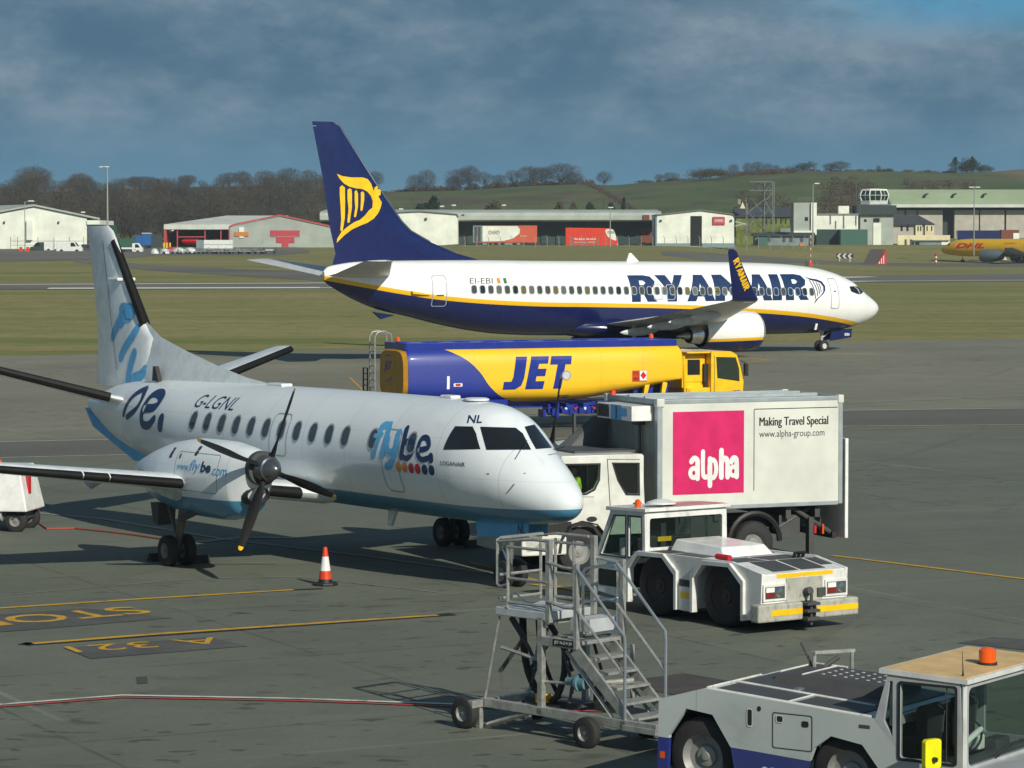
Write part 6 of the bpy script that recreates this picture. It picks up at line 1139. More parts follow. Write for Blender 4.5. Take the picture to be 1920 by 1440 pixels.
for i in range(18): x = L(1074, 460).x + i * .28; q.box(x - .02, x + .02, -.03, .03, L(1073, 465).z, L(1073, 455).z)
q.build('gate_frame', 'post grey', t)
# fence of leaning-top posts
t, L = site('boundary_fence', 'thin wire boundary fence with concrete posts in front of the warehouses', 'fence', 1100, 466, 600); q = MB()
for u in list(range(562, 650, 27)) + list(range(872, 1520, 22)):
    a, b_ = L(u, 465), L(u, 442); q.box(a.x - .06, a.x + .06, -.06, .06, a.z - .3, b_.z - .4).hexa([(a.x - .05, -.05, b_.z - .4), (a.x + .05, -.05, b_.z - .4), (a.x + .05, .05, b_.z - .4), (a.x - .05, .05, b_.z - .4), (a.x - .35, -.05, b_.z), (a.x - .25, -.05, b_.z), (a.x - .25, .05, b_.z), (a.x - .35, .05, b_.z)])
q.build('post', 'concrete', t)['kind'] = 'stuff'; q = MB()
for v in (446, 452, 458, 463): a, b_ = L(872, v), L(1518, v); q.box(a.x, b_.x, -.008, .008, a.z - .008, a.z + .008)
q.build('wire', 'post grey', t)
# 4 vans, pickup, hut and loads on the cargo apron
def van(u0, u1, v0, v1, d, label, face=1, body_m='van white', cat='van', name='parked_van'):
    t, L = site(name, label, cat, (u0 + u1) / 2, v1, d); x0, x1, z0, z1 = rect(L, u0, u1, v0, v1); w = x1 - x0; h = z1; X = lambda k_: (x0 + w * k_) if face > 0 else (x1 - w * k_)
    pf = [(0, .14), (0, .93), (.03, 1), (.62, 1), (.70, .95), (.82, .58), (.97, .48), (1, .38), (1, .14)]
    MB().prism([(X(a), h * b_) for a, b_ in pf], 'y', -.95, .95).build('body', body_m, t, bev=.06); MB().prism([(X(a), h * b_) for a, b_ in ((.56, .56), (.56, .9), (.68, .9), (.78, .58))], 'y', -.97, -.955).build('side_window', 'window pane', t); MB().hexa([(X(.73), -.85, h * .9), (X(.825), -.85, h * .6), (X(.825), .85, h * .6), (X(.73), .85, h * .9), (X(.735), -.85, h * .93), (X(.84), -.85, h * .6), (X(.84), .85, h * .6), (X(.735), .85, h * .93)]).build('windscreen', 'window pane', t)
    q = MB(); [far_wheel(q, X(a), y, h * .16, .25, 0) for a in (.2, .8) for y in (-.85, .85)]; q.build('wheel', 'tyre rubber', t, 40); return t, X, h
van(107, 155, 453, 474, 545, 'white panel van parked in front of the white warehouse'); t, X, h = van(57, 101, 454, 472, 552, 'dark green van with a white rear door beside the white panel van', -1, 'container dark'); MB().box(X(.0) - .05, X(.0) + .05, -.9, .9, h * .2, h * .95).build('rear_door', 'van white', t); MB().box(X(.0) - 1.7, X(.0) - .03, -.97, .97, h * .16, h * 1.01).build('rear_panel', 'van white', t)
t, X, h = van(154, 172, 458, 473, 556, 'dark estate car half hidden by the turboprop fin', 1, 'slate', 'car', 'parked_car')
t, L = site('pickup_truck', 'small white flatbed pickup parked right of the turboprop fin', 'pickup', 246, 475, 535); x0, x1, z0, z1 = rect(L, 225, 268, 456, 475); h = z1; w = x1 - x0
MB().prism([(x0 + w * a, h * b_) for a, b_ in ((.55, .15), (.55, .95), (.6, 1), (.82, 1), (.95, .6), (1, .5), (1, .15))], 'y', -.85, .85).build('cab', 'van white', t, bev=.06); MB().box(x0, x0 + w * .55, -.85, .85, h * .4, h * .58).build('flatbed', 'van white', t, bev=.04); MB().box(x0, x0 + w * .55, -.6, .6, h * .15, h * .4).build('chassis', 'dark grey', t); MB().prism([(x0 + w * a, h * b_) for a, b_ in ((.68, .55), (.68, .9), (.8, .9), (.9, .58))], 'y', -.87, -.855).build('side_window', 'window pane', t); q = MB(); [far_wheel(q, x0 + w * a, y, h * .16, .25, 0) for a in (.2, .8) for y in (-.75, .75)]; q.build('wheel', 'tyre rubber', t, 40); flat('door_badge', shape([rrect(x0 + w * .62, x0 + w * .74, h * .3, h * .4, .04)]), -.86, 'sign orange', t)
for u, l in ((39, 'left one of the two orange barriers by the white warehouse'), (52, 'right one of the two orange barriers by the white warehouse')):
    t, L = site('road_barrier', l, 'barrier', u, 474, 538, 'orange barriers'); x0, x1, z0, z1 = rect(L, u - 4, u + 4, 463, 474); MB().prism([(x0, 0), (x1, 0), (x1 - .15, z1 * .6), (x1 - .15, z1), (x0 + .15, z1), (x0 + .15, z1 * .6)], 'y', -.2, .2).build('barrier_body', 'safety orange', t)
t, L = site('blue_lorry', 'blue lorry box parked beyond the pickup', 'lorry', 268, 466, 575); x0, x1, z0, z1 = rect(L, 254, 284, 438, 463); MB().box(x0 + 1.4, x1, -1.2, 1.2, .6, z1).build('box_body', 'lorry blue', t, bev=.05); MB().box(x0, x0 + 1.35, -1.15, 1.15, .5, z1 * .85).build('cab', 'lorry blue', t, bev=.1); q = MB(); [far_wheel(q, a, y, .45, .3, 0) for a in (x0 + .7, x1 - .8) for y in (-1, 1)]; q.build('wheel', 'tyre rubber', t, 40); MB().box(x0 + 1.4, x1, -1.22, 1.22, z1, z1 + .15).build('box_roof', 'roof pale', t)
t, L = site('green_hoarding', 'dark green hoarding behind the pickup and the blue lorry', 'fence', 265, 466, 585); fbox(t, 'board', L, 222, 302, 447, 468, 0, .2, 'hut green'); fbox(t, 'dark_board', L, 284, 304, 440, 468, -.3, -.1, 'dock dark')
t, L = site('white_container', 'long white container standing in front of the grey depot', 'container', 408, 467, 575); x0, x1, z0, z1 = rect(L, 382, 436, 450, 467); MB().box(x0, x1, 0, 2.4, 0, z1).build('container_body', 'van white', t, bev=.03); q = MB().box(x0, x1, -.03, 0, z1 * .48, z1 * .53).box((x0 + x1) / 2 - .03, (x0 + x1) / 2 + .03, -.03, 0, 0, z1 * .5); q.build('container_ribs', 'shed grey', t); fbox(t, 'grey_end', L, 368, 381.5, 450, 467, 0, 2.2, 'shed grey')
t, L = site('yellow_bollards', 'yellow bollard rail by the open depot bay', 'rail', 312, 466, 580); q = MB(); [q.box(L(u, 466).x - .15, L(u, 466).x + .15, -.1, .1, 0, L(u, 455).z) for u in (308, 313, 319)]; q.build('bollard_posts', 'yellow', t)
random.seed(11)
def dolly(p, label):
    t = thing('cargo_dolly', label, 'dolly', p, random.uniform(-.2, .2), 'empty cargo dollies parked on the cargo apron'); MB().box(-1.7, 1.7, -.8, .8, .42, .52).build('deck', 'shed grey', t); q = MB()
    for x in (-1.65, 1.65): q.box(x - .05, x + .05, -.8, .8, .52, .95 if x < 0 else .7)
    q.build('end_rail', 'galvanised', t); q = MB(); [far_wheel(q, a, y, .2, .15, 0) for a in (-1.2, 1.2) for y in (-.6, .6)]; q.build('wheel', 'tyre rubber', t); return t
d0 = None
for i, u in enumerate((320, 336, 352, 368, 385, 401, 417, 434, 450, 466, 478, 344, 376, 408, 440, 462)):
    p = G(u, 476.5 if i < 11 else 473.5)
    if d0 is None: d0 = dolly(p, 'empty grey cargo dolly in the rows before the depot')
    else: dup(d0, p, random.uniform(-.25, .25))
mat('plastic wrap', '#c9cdcb', .35, var=.3, scale=2)
for i, (u, v, w, m_, lb) in enumerate(((290, 476, 1.5, 'plastic wrap', 'leftmost white wrapped load on the cargo apron'), (309, 476, 1.8, 'plastic wrap', 'white wrapped load beside the red sheeted load'), (321, 473, 1.6, 'red', 'red sheeted load among the white wrapped loads'), (335, 474, 2.2, 'plastic wrap', 'wide white wrapped load right of the red sheeted load'), (356, 474, 2.6, 'plastic wrap', 'largest white wrapped load among the dollies'))):
    p = G(u, v); q = MB(); rr = random.Random(i); q.loft([[(w / 2 * k_ * math.cos(a) * rr.uniform(.85, 1.1), .8 * k_ * math.sin(a) * rr.uniform(.85, 1.1), z) for a in np.linspace(0, 2 * math.pi, 11)[:-1]] for z, k_ in ((0, 1), (.3, 1.05), (.7, .8), (.95, .3))]); q.build('wrapped_load', m_, None, 50, label=lb, cat='cargo load', group='wrapped loads on the cargo apron', loc=p)
p = G(506, 476); t = thing('stake_cart', 'small cart with high end frames right of the dollies', 'cart', p); q = MB().box(-1.1, 1.1, -.6, .6, .4, .5); [q.box(x - .04, x + .04, -.6, .6, .5, 1.2) for x in (-1.06, 1.06)]; q.build('cart_frame', 'dock dark', t); q = MB(); [far_wheel(q, a, y, .2, .15, 0) for a in (-.8, .8) for y in (-.5, .5)]; q.build('wheel', 'tyre rubber', t); MB().box(-.8, .6, -.4, .4, .5, .8).build('load', 'plastic wrap', t, bev=.1)
# 5 buildings right of the express depot
t, L = site('stone_barracks', 'old building with a slate roof and yellow green ivy on its wall', 'building', 1440, 440, 720)
wallprism(t, 'wall', L, [(1380, 460), (1380, 408), (1500, 407), (1500, 460)], 0, 9, 'ivy wall'); a, b_ = L(1378, 407), L(1505, 407); zt = L(1440, 388).z; MB().prism([(-.5, a.z), (4.5, zt), (9.5, a.z)], 'x', a.x, b_.x).build('roof', 'slate', t)
for u in range(1436, 1492, 9): fbox(t, 'window', L, u, u + 2.4, 410, 420, -.06, -.02, 'dark void')
wallprism(t, 'gable', L, [(1386, 391), (1391, 379), (1396, 391)], -2.5, -1, 'cream wall'); fbox(t, 'chimney', L, 1385, 1391, 373, 383, 3, 4.2, 'concrete')
t, L = site('lattice_tower', 'tall dark steel training tower with stairs and platforms', 'tower', 1425, 463, 700); q = MB(); X = [L(u, 463).x for u in (1399, 1433, 1451)]; zt = L(1425, 340).z
for x, y, z1 in ((X[0], 0, L(0, 370).z), (X[1], 0, zt), (X[2], 0, zt), (X[0] + .6, 4, L(0, 372).z), (X[1], 4, zt), (X[2], 4, zt)): q.box(x - .1, x + .1, y - .1, y + .1, -1, z1)
q.build('leg', 'post grey', t); q = MB(); zz1 = lambda v: L(1425, v).z
for v in (341, 357): q.box(L(1404, v).x, L(1449, v).x, -.2, 4.2, zz1(v) - .12, zz1(v) + .12)
q.build('platform', 'post grey', t); q = MB()
for a, c_ in (((1399, 402), (1433, 374)), ((1433, 374), (1440, 373)), ((1440, 373), (1450, 357)), ((1399, 440), (1415, 402)), ((1433, 407), (1451, 375)), ((1433, 374), (1451, 407)), ((1405, 357), (1433, 341)), ((1433, 357), (1449, 341)), ((1405, 400), (1433, 430)), ((1433, 400), (1405, 430)), ((1405, 430), (1433, 460)), ((1433, 430), (1451, 460)), ((1451, 407), (1433, 430)), ((1408, 372), (1433, 400))):
    A, B = L(*a), L(*c_); q.tube([(A.x, -.2, A.z), (B.x, -.2, B.z)], .16 if a[1] in (402, 374, 373) else .07, 5); q.tube([(A.x, 4, A.z), (B.x, 4, B.z)], .07, 4)
for i in range(10): u = 1405 + i * 4.8; A, B = L(u, 357), L(u, 350); q.tube([(A.x, -.2, A.z), (A.x, -.2, B.z)], .04, 4)
q.build('brace', 'post grey', t); q = MB(); x0, x1, z0, z1 = rect(L, 1417, 1429, 344, 356); q.lathe([(0, (z1 - z0) / 2), (2, (z1 - z0) / 2)], ((x0 + x1) / 2, .5, (z0 + z1) / 2), 'y', 14); q.build('tank', 'dark grey', t)
t, L = site('white_block', 'plain white cube building with a small window beside the lattice tower', 'building', 1510, 440, 702); fbox(t, 'wall', L, 1488, 1520, 380, 432, 0, 8, 'wall grey'); x0, x1, z0, z1 = rect(L, 1520.2, 1531, 380, 440); MB().box(x0, x1, -.6, 8, z0, z1).build('sunlit_tone_wall', 'wall white', t); fbox(t, 'base', L, 1488, 1520, 432.2, 438, -.6, 8, 'wall white'); fbox(t, 'window', L, 1509, 1515, 407, 414, -.06, -.02, 'dark void'); q = MB()  # end wall painted white as sunlit, front painted grey for its shade
for u in range(1498, 1525, 4): A = L(u, 380); B = L(u, 371); q.box(A.x - .03, A.x + .03, .5, .56, A.z, B.z)
A, B = L(1498, 371), L(1524, 371); q.box(A.x, B.x, .5, .56, A.z - .04, A.z + .04); q.build('roof_rail', 'post grey', t)
t, L = site('white_annex', 'low white flat roofed building right of the white cube', 'building', 1570, 432, 714); fbox(t, 'wall', L, 1531, 1609, 403, 435, 0, 8, 'wall white'); fbox(t, 'parapet', L, 1530, 1610, 400.5, 402.8, -.3, 8, 'concrete'); fbox(t, 'roof_box', L, 1573, 1593, 386, 400.3, 1, 4, 'wall white'); q = MB()
for u, v0, v1 in ((1557, 403, 420), (1582, 404, 428), (1567, 414, 428), (1605, 405, 422)): A, B = L(u, v1), L(u, v0); MB().box(A.x - .12, A.x + .12, -.2, -.02, A.z, B.z).build('wall_pipe', 'post grey', t)
t, L = site('grey_shed', 'long low blue grey shed behind the fence', 'shed', 1468, 464, 692); fbox(t, 'wall', L, 1416, 1516, 443, 466, 0, 6, 'shed grey'); x0, x1, z0, z1 = rect(L, 1412, 1530, 436, 443); MB().prism([(-.6, z0), (3, z1), (6.5, z0 + .2)], 'x', x0, x1).build('roof', 'slate', t); fbox(t, 'skip', L, 1421, 1438, 445, 463, -2.5, -.5, 'container green'); fbox(t, 'tank_box', L, 1464, 1483, 428, 435, 1, 3, 'shed grey')
for u in (1440, 1467, 1480, 1500): fbox(t, 'window', L, u, u + 6, 446, 454, -.06, -.02, 'dark grey')
fbox(t, 'orange_plant', L, 1498, 1507, 456, 463, -2, -.8, 'sign orange'); x0, x1, z0, z1 = rect(L, 1380, 1400, 416, 424); MB().tube([(x0, 2, z1), (x1, 2, z0 + .3)], .25, 6).tube([(x0, 2, z0), (x1, 2, z0 + .6)], .25, 6).build('pipe', 'wall grey', t)
for u0, u1, m_, lb in ((1530, 1575.5, 'container dark', 'dark green storage container'), (1576, 1627, 'container green', 'lighter green storage container at the grass bank')):
    t, L = site('storage_container', lb, 'container', (u0 + u1) / 2, 465, 700 if u0 > 1560 else 704, 'green containers on the bank'); fbox(t, 'container_body', L, u0, u1, 430, 466, 0, 4, m_, .04); q = MB(); x0, x1, z0, z1 = rect(L, u0, u1, 430, 466)
    for i in range(14): x = x0 + (x1 - x0) * (i + .5) / 14; q.box(x - .05, x + .05, -.05, -.002, z0, z1 - .2)
    q.build('container_ribs', m_, t)
t, L = site('control_tower', 'airport control tower with a white framed green glass cab on a dark base', 'control tower', 1642, 463, 716)
fbox(t, 'stem', L, 1613, 1675, 403, 466, 0, 8, 'wall grey'); fbox(t, 'dark_storey', L, 1606, 1680, 385, 402.6, -1, 9, 'dock dark'); fbox(t, 'stem_panel', L, 1637, 1652, 418, 464, -.2, -.02, 'wall white'); fbox(t, 'window', L, 1620, 1625, 411, 416, -.06, -.02, 'dark void'); fbox(t, 'window', L, 1638, 1649, 409, 416, -.26, -.21, 'dark void')
c0 = L(1642, 378); r0 = 3.9
def oct_(r, z, y=4): return [(c0.x + r * math.cos(R(22.5 + 45 * i)), y + r * math.sin(R(22.5 + 45 * i)), z) for i in range(8)]
zb, z1_, z2_, zt = L(0, 383).z, L(0, 376).z, L(0, 366).z, L(0, 357).z
MB().loft([oct_(3.5, zb), oct_(3.6, z1_)]).build('gallery', 'wall white', t); gl_ = MB().loft([oct_(3.3, z1_), oct_(3.75, z2_), oct_(3.2, zt)]).build('cab_glass', 'tower glass', t); q = MB()
for i in range(8):
    A, B, Cc = oct_(3.36, z1_)[i], oct_(3.82, z2_)[i], oct_(3.26, zt)[i]; q.tube([A, B, Cc], .16, 5); j = (i + 1) % 8; A2_, B2, C2 = oct_(3.36, z1_)[j], oct_(3.82, z2_)[j], oct_(3.26, zt)[j]; mid = lambda p, r_: tuple((p[k_] + r_[k_]) / 2 for k_ in range(3)); q.tube([mid(A, A2_), mid(B, B2), mid(Cc, C2)], .06, 4); q.tube([B, B2], .07, 4)
q.build('cab_frame', 'wall white', t); MB().loft([oct_(3.4, zt), oct_(3.3, zt + .35), oct_(1, zt + .5)]).build('cab_roof', 'wall white', t); q = MB()
for z in (z1_ - .2, z1_ - .6): pts = oct_(4.6, z); q.tube(pts, .05, 4, closed=True)
q.loft([oct_(4.6, zb - .2), oct_(4.6, zb)]); q.build('gallery_rail', 'shed grey', t)
for u in (1603, 1610): A, B = L(u, 465), L(u, 345); MB().tube([(A.x, -2, A.z), (A.x, -2, B.z)], .05, 4).build('aerial', 'post grey', t)
t, L = site('hangar', 'wide pale green roofed hangar with a dark gap between its doors', 'hangar', 1800, 462, 760); x0, x1, z0, z1 = rect(L, 1668, 2200, 389, 470)
MB().box(x0, x1, 3, 40, z0, z1).build('wall', 'dock dark', t); a, b_, c_ = L(0, 389).z, L(0, 384).z, L(0, 354).z; MB().prism([(-2, a), (-2, b_), (10, c_), (40, c_ - 1), (40, a)], 'x', x0, x1).build('roof', 'hangar roof', t); MB().box(x0, x1, -2.3, -2.02, a, b_ + .1).build('fascia', 'roof pale', t)
for u0, u1 in ((1655, 1697), (1699, 1719), (1721, 1768), (1790, 1836), (1838, 1884), (1887, 1960), (1962, 2050), (2052, 2190)): fbox(t, 'door_leaf', L, u0, u1, 394, 470, .5, 2.9, 'hangar door')
for u in (1740, 1793, 1850): A = L(u, 364); MB().prism([(A.x - .4, A.z - .4), (A.x + .5, A.z), (A.x + .3, A.z + .3), (A.x - .3, A.z + .1)], 'y', 2, 5).build('roof_vent', 'container dark', t)
t, L = site('hip_roof_house', 'cream house with a dark hipped roof in front of the hangar', 'house', 1705, 455, 719); e0, e1, r0_, r1_ = L(1653, 421), L(1754, 421), L(1675, 403), L(1726, 403)
MB().add([(e0.x, -.6, e0.z), (e1.x, -.6, e1.z), (e1.x, 9, e1.z), (e0.x, 9, e0.z), (r0_.x, 4, r0_.z), (r1_.x, 4, r1_.z)], [(0, 1, 5, 4), (1, 2, 5), (2, 3, 4, 5), (3, 0, 4), (0, 3, 2, 1)]).build('roof', 'slate', t)
fbox(t, 'wall', L, 1655, 1716, 421, 466, .4, 8.5, 'hangar door'); fbox(t, 'bay_wall', L, 1716.2, 1729, 421, 466, -.3, 8.5, 'cream wall'); fbox(t, 'bay_wall', L, 1734, 1751, 421, 466, -.3, 8.5, 'cream wall'); fbox(t, 'recess', L, 1729, 1734, 421, 466, .3, 8, 'hangar door')
for u, y in ((1666, .34), (1689, .34), (1700, .34), (1720, -.36), (1725, -.36), (1737, -.36), (1745.5, -.36)): fbox(t, 'window', L, u, u + (4 if y > 0 else 2.2), 424, 433, y, y + .05, 'dark void')
fbox(t, 'front_wall', L, 1680, 1778, 441, 467, -3, -2.6, 'cream wall')
for u in (1693, 1703): fbox(t, 'front_door', L, u, u + 4, 449, 465, -3.06, -3.02, 'dark grey')
t, L = site('white_cabin', 'low white cabin with a dark opening beside the yellow jet', 'cabin', 1745, 466, 704); fbox(t, 'wall', L, 1714, 1778, 452, 468, 0, 4, 'shed grey'); fbox(t, 'roof', L, 1712, 1780, 450, 451.8, -.5, 4.3, 'post grey'); fbox(t, 'opening', L, 1716, 1724, 454, 466, -.06, -.02, 'dark void'); fbox(t, 'sunlit_tone_panel', L, 1765, 1778, 453, 459, -.1, -.02, 'wall white')  # the small white sheet paints sunlight onto the grey wall
for u0, u1, v0, v1, m_, lb in ((1795, 1876, 432, 448, 'navy', 'long navy container behind the yellow jet'), (1877, 1911, 431, 448, 'brick', 'rust red container behind the yellow jet')):
    t, L = site('freight_container', lb, 'container', (u0 + u1) / 2, 463, 708, 'containers behind the yellow jet'); fbox(t, 'container_body', L, u0, u1, v0, 466, 0, 2.5, m_, .04)
    if m_ == 'brick': fbox(t, 'white_panel', L, 1900, 1911.2, 437, 448, -.06, -.01, 'wall white')
# 6 yellow cargo jet
p = at(1765, 468, 655); D = Fr(p.x, 655, R(140)); gj = gz(p.x + 12, 645)
dj = thing('cargo_jet', 'yellow cargo jet with red lettering parked at the far right', 'airliner', (p.x, 655, gj), D.th); zc = p.z - gj
k0 = 2.9; sc_ = 1.0
DS = [(0, k0 + .1, k0 - .1, .05), (.4, k0 + .55, k0 - .55, .55), (1.5, k0 + 1.15, k0 - .95, 1.1), (3, k0 + 1.9, k0 - 1.15, 1.5), (5, k0 + 2.3, k0 - 1.3, 1.8), (8, k0 + 2.45, k0 - 1.4, 1.88), (30, k0 + 2.45, k0 - 1.4, 1.88), (38, k0 + 2.4, k0 - .4, 1.5), (46, k0 + 2.1, k0 + 1.2, .4), (47, k0 + 1.9, k0 + 1.5, .1)]
db = body(DS, 36, 3); mat('engine shade grey', '#59676c', .4); mat('cargo yellow', '#d6ab12', .4, coat=.2); db.build('fuselage', 'cargo yellow', dj, 40); dv = db.bvh()  # engine grey is darkened to carry the shade on its near side
vs, fs = fit(text('DHL', .05, .35), 4.6, 12.2, k0 + .35, k0 + 1.5); decal('lettering', ([(-x, z) for x, z in vs], fs), dv, 1, 'red', dj, .02, 1, .2)
vs, fs = fit(text('www.dhl.com', .02, .3), 17, 20, k0 + 1.3, k0 + 1.7); decal('lettering', ([(-x, z) for x, z in vs], fs), dv, 1, 'red', dj, .02, 1, .3); decal('belly_stripe', shape([[(-30, k0 - 1.2), (-14, k0 - 1.2), (-14, k0 - .75), (-30, k0 - .75)]]), dv, 1, 'red', dj, .02, 2, .2)
decal('cockpit_window', shape([[(-1.9, k0 + .95), (-3.0, k0 + 1.0), (-2.9, k0 + 1.5), (-2.4, k0 + 1.5)]]), dv, 1, 'cockpit glass', dj, .02)
for s in (-1, 1):
    wing([(-15.5, 8.5, s * 1.2, 1.9, .12), (-20, 5.0, s * 7, 2.4, .11), (-27.5, 1.8, s * 19, 3.5, .1)]).build('wing', 'grey paint', dj, 35); e = MB().lathe([(-14.6, 1.1), (-14.3, 1.25), (-14.8, 1.35), (-16.5, 1.38), (-18.2, 1.2), (-19.6, .75)], (0, s * 6.5, 1.65), 'x', 24, 0, False).build('engine', 'engine shade grey', dj, 40); MB().lathe([(-14.5, 1.1), (-15.3, 1.0)], (0, s * 6.5, 1.65), 'x', 24, 0, False).build('fan', 'dark grey', e)
    g = MB().tube([(-22.5, s * 3.6, .5), (-22.5, s * 3.6, 2)], .15, 8).build('main_gear', 'grey paint', dj)
    for x in (-21.9, -23.1):
        for y in (3.2, 4.0): wheel(g, x, s * y, .5, .5, .35, .5, n=14, hub=False)
    wing([(-41, 4, s * .5, k0 + 1.3, .1), (-44.5, 1.8, s * 7.6, k0 + 2, .1)]).build('tailplane', 'grey paint', dj, 35)
wing([(-37, 7, 0, k0 + 2.2, .08), (-43, 3, 0, k0 + 10, .08)], True).build('tail_fin', 'cargo yellow', dj, 35); g = MB().tube([(-5.5, 0, .4), (-5.5, 0, 1.8)], .1, 8).build('nose_gear', 'grey paint', dj)
for y in (-.22, .22): wheel(g, -5.5, y, .4, .4, .22, .5, n=14, hub=False)
p = G(1868, 489); MB().prism([(-3.4, .9), (0, 2.2), (1.2, 2.0), (2.4, .2), (1.2, .3), (-.5, 1.4)], 'y', -.3, .3).build('white_cover', 'van white', None, label='white cover leaning below the wing of the yellow jet', cat='cover', loc=p); p = G(1850, 492); MB().box(-4, 1.6, -.1, .1, .35, .6).box(-4, -3.4, -.4, .4, .1, .35).box(1, 1.5, -.4, .4, .1, .35).build('tow_bar', 'van white', None, label='white tow bar on the ground under the yellow jet', cat='tow bar', loc=p)
# 7 signs, masts and lamps on the grass
p = G(1584, 491); t = thing('chevron_sign', 'black and white chevron board on two posts on the grass', 'sign', p); s_ = p.y / F; w, h = 16 * s_, 9 * s_; MB().box(-w, w, -.03, .03, .75 * 1, .75 + h).build('board', 'black paint', t)
vf = []
for i in range(3): a = -w + w * .62 * i + .15; hh = h / 2; vf.append(poly([(a, .75 + hh), (a + .5, .76 + h), (a + 1.0, .76 + h), (a + .5, .75 + hh), (a + 1.0, .76), (a + .5, .76)]))
flat('chevrons', vf, -.035, 'rim white', t); q = MB(); [q.box(x - .06, x + .06, -.02, .02, -.2, .75) for x in (-w * .6, w * .6)]; q.build('post', 'white paint', t)
p = G(1640, 495.5); t = thing('blast_ramp', 'dark ribbed sloping ramp with a red triangular side on the grass', 'ramp', p); s_ = p.y / F; X0, X1, Z1 = -22 * s_, 22 * s_, 28 * s_; q = MB()
for i in range(7): a, c_ = X0 + (X1 - X0) * .05 * 0 + (i * 3.6) * s_, 0; q.hexa([(X0 + i * 3.7 * s_, 0, .02), (X0 + (i * 3.7 + 2.8) * s_, 0, .02), (X0 + (i * 3.7 + 2.8) * s_, .3, .02), (X0 + i * 3.7 * s_, .3, .02), (X0 + (17 + i * 3.7) * s_, 2.2, Z1), (X0 + (19.8 + i * 3.7) * s_, 2.2, Z1), (X0 + (19.8 + i * 3.7) * s_, 2.5, Z1), (X0 + (17 + i * 3.7) * s_, 2.5, Z1)])
q.build('ramp_ribs', 'dark grey', t); MB().hexa([(X0, .32, 0), (X0 + 26 * s_, .32, 0), (X0 + 26 * s_, .5, 0), (X0, .5, 0), (X0 + 17 * s_, 2.52, Z1), (X0 + 43 * s_, 2.52, Z1), (X0 + 43 * s_, 2.7, Z1), (X0 + 17 * s_, 2.7, Z1)]).build('ramp_sheet', 'brick', t); MB().add([(X0 + 26 * s_, .1, 0), (X1, .1, 0), (X1, .3, Z1), (X1, 2.5, Z1), (X1, 2.5, 0)], [(0, 1, 2), (1, 4, 3, 2), (0, 2, 3), (0, 4, 1), (0, 3, 4)]).build('side_panel', 'red', t); q = MB(); [q.prism([(X0 + a * s_, .1), (X0 + (a + 1.6) * s_, .1), (X0 + (a + 1.6) * s_, b_ * s_), (X0 + a * s_, (b_ - 2) * s_)], 'y', .02, .09) for a, b_ in ((30, 6), (34, 12), (38, 17))]; q.build('side_stripes', 'white letter', t)
p = G(1520, 499); t = thing('striped_mast', 'thin red and white mast with a red box at its foot on the grass', 'mast', p); s_ = p.y / F; q = MB(); n_ = 10
for i in range(n_): q.lathe([(58 * s_ * i / n_, .06), (58 * s_ * (i + 1) / n_, .06)], (0, 0, 0), 'z', 8, i % 2)
q.build('pole', ['red', 'white letter'], t); MB().box(-.32, .32, -.3, .3, 0, .75).build('foot_box', 'safety orange', t); MB().box(-.95, -.4, -.3, .3, .1, .9).build('control_box', 'dark grey', t); MB().box(1.0, 1.1, -.1, .1, 0, .7).box(1.35, 1.45, -.1, .1, 0, .55).build('marker_posts', 'post grey', t)
p = G(1755, 496); t = thing('marker_light', 'red and white marker post on the grass left of the yellow jet', 'marker', p); q = MB(); [q.lathe([(i * .45, .2 if i < 4 else .3), (i * .45 + .45, .2 if i < 4 else .3)], (0, 0, 0), 'z', 10, i % 2) for i in range(5)]; q.build('marker_post', ['red', 'white letter'], t)
def lamp(u, vt, vb, d, heads, lb, r=.09):
    t, L = site('lamp_post', lb, 'lamp', u, vb, d); h = L(u, vt).z; MB().tube([(0, 0, -2), (0, 0, h * .5), (0, 0, h)], [r * 1.3, r, r * .7], 8).build('pole', 'galvanised', t, 40)
    for x in heads: q = MB().tube([(0, 0, h - .1), (x * .6, 0, h + .05)], .05, 5).build('arm', 'galvanised', t); MB().box(x - .55, x + .55, -.25, .25, h - .02, h + .22).build('lamp_head', 'lamp head', t, bev=.08)
lamp(202, 314, 470, 540, (-.9, -.2), 'tall double headed lamp mast behind the turboprop fin', .16); lamp(47, 378, 472, 545, (1.2,), 'short lamp post in front of the white warehouse'); lamp(1524, 345, 444, 610, (.8,), 'lamp post in front of the white cube building', .12); lamp(1826, 352, 462, 640, (-.6, .7), 'double headed lamp post behind the yellow jet', .12); lamp(1144, 390, 470, 600, (.1,), 'slim grey mast with a lamp in front of the red lorry', .12)
# utility poles and yard lamps behind the roofs
for i, (u, v, lb) in enumerate(((752, 393, 'leftmost small lamp peeping over the long warehouse roof'), (829, 388, 'small lamp beside the dark firs over the warehouse roof'), (851, 386, 'small lamp right of the dark firs over the warehouse roof'), (945, 386, 'small lamp in front of the green hill over the warehouse roof'), (156, 399, 'small lamp over the roof of the white warehouse'))):
    p = at(u, v, 700); g_ = gz(p.x, 700); t = thing('yard_lamp', lb, 'lamp', (p.x, 700, g_), 0, 'yard lamps behind the warehouses'); h = p.z - g_; MB().tube([(0, 0, 0), (0, 0, h)], .07, 6).build('pole', 'post grey', t); MB().box(-.5, .5, -.2, .2, h, h + .3).build('lamp_head', 'lamp head', t)
for u, v, lb in ((775, 371, 'dark utility pole left of the firs'), (866, 373, 'dark utility pole right of the firs'), (1132, 370, 'dark utility pole near the foot of the green hill')):
    p = at(u, v, 760); g_ = gz(p.x, 760); t = thing('utility_pole', lb, 'pole', (p.x, 760, g_), 0, 'utility poles below the hill'); h = p.z - g_; MB().tube([(0, 0, -1), (0, 0, h)], .14, 6).build('pole', 'dark grey', t); MB().box(-.9, .9, -.08, .08, h - .9, h - .7).build('cross_arm', 'dark grey', t)
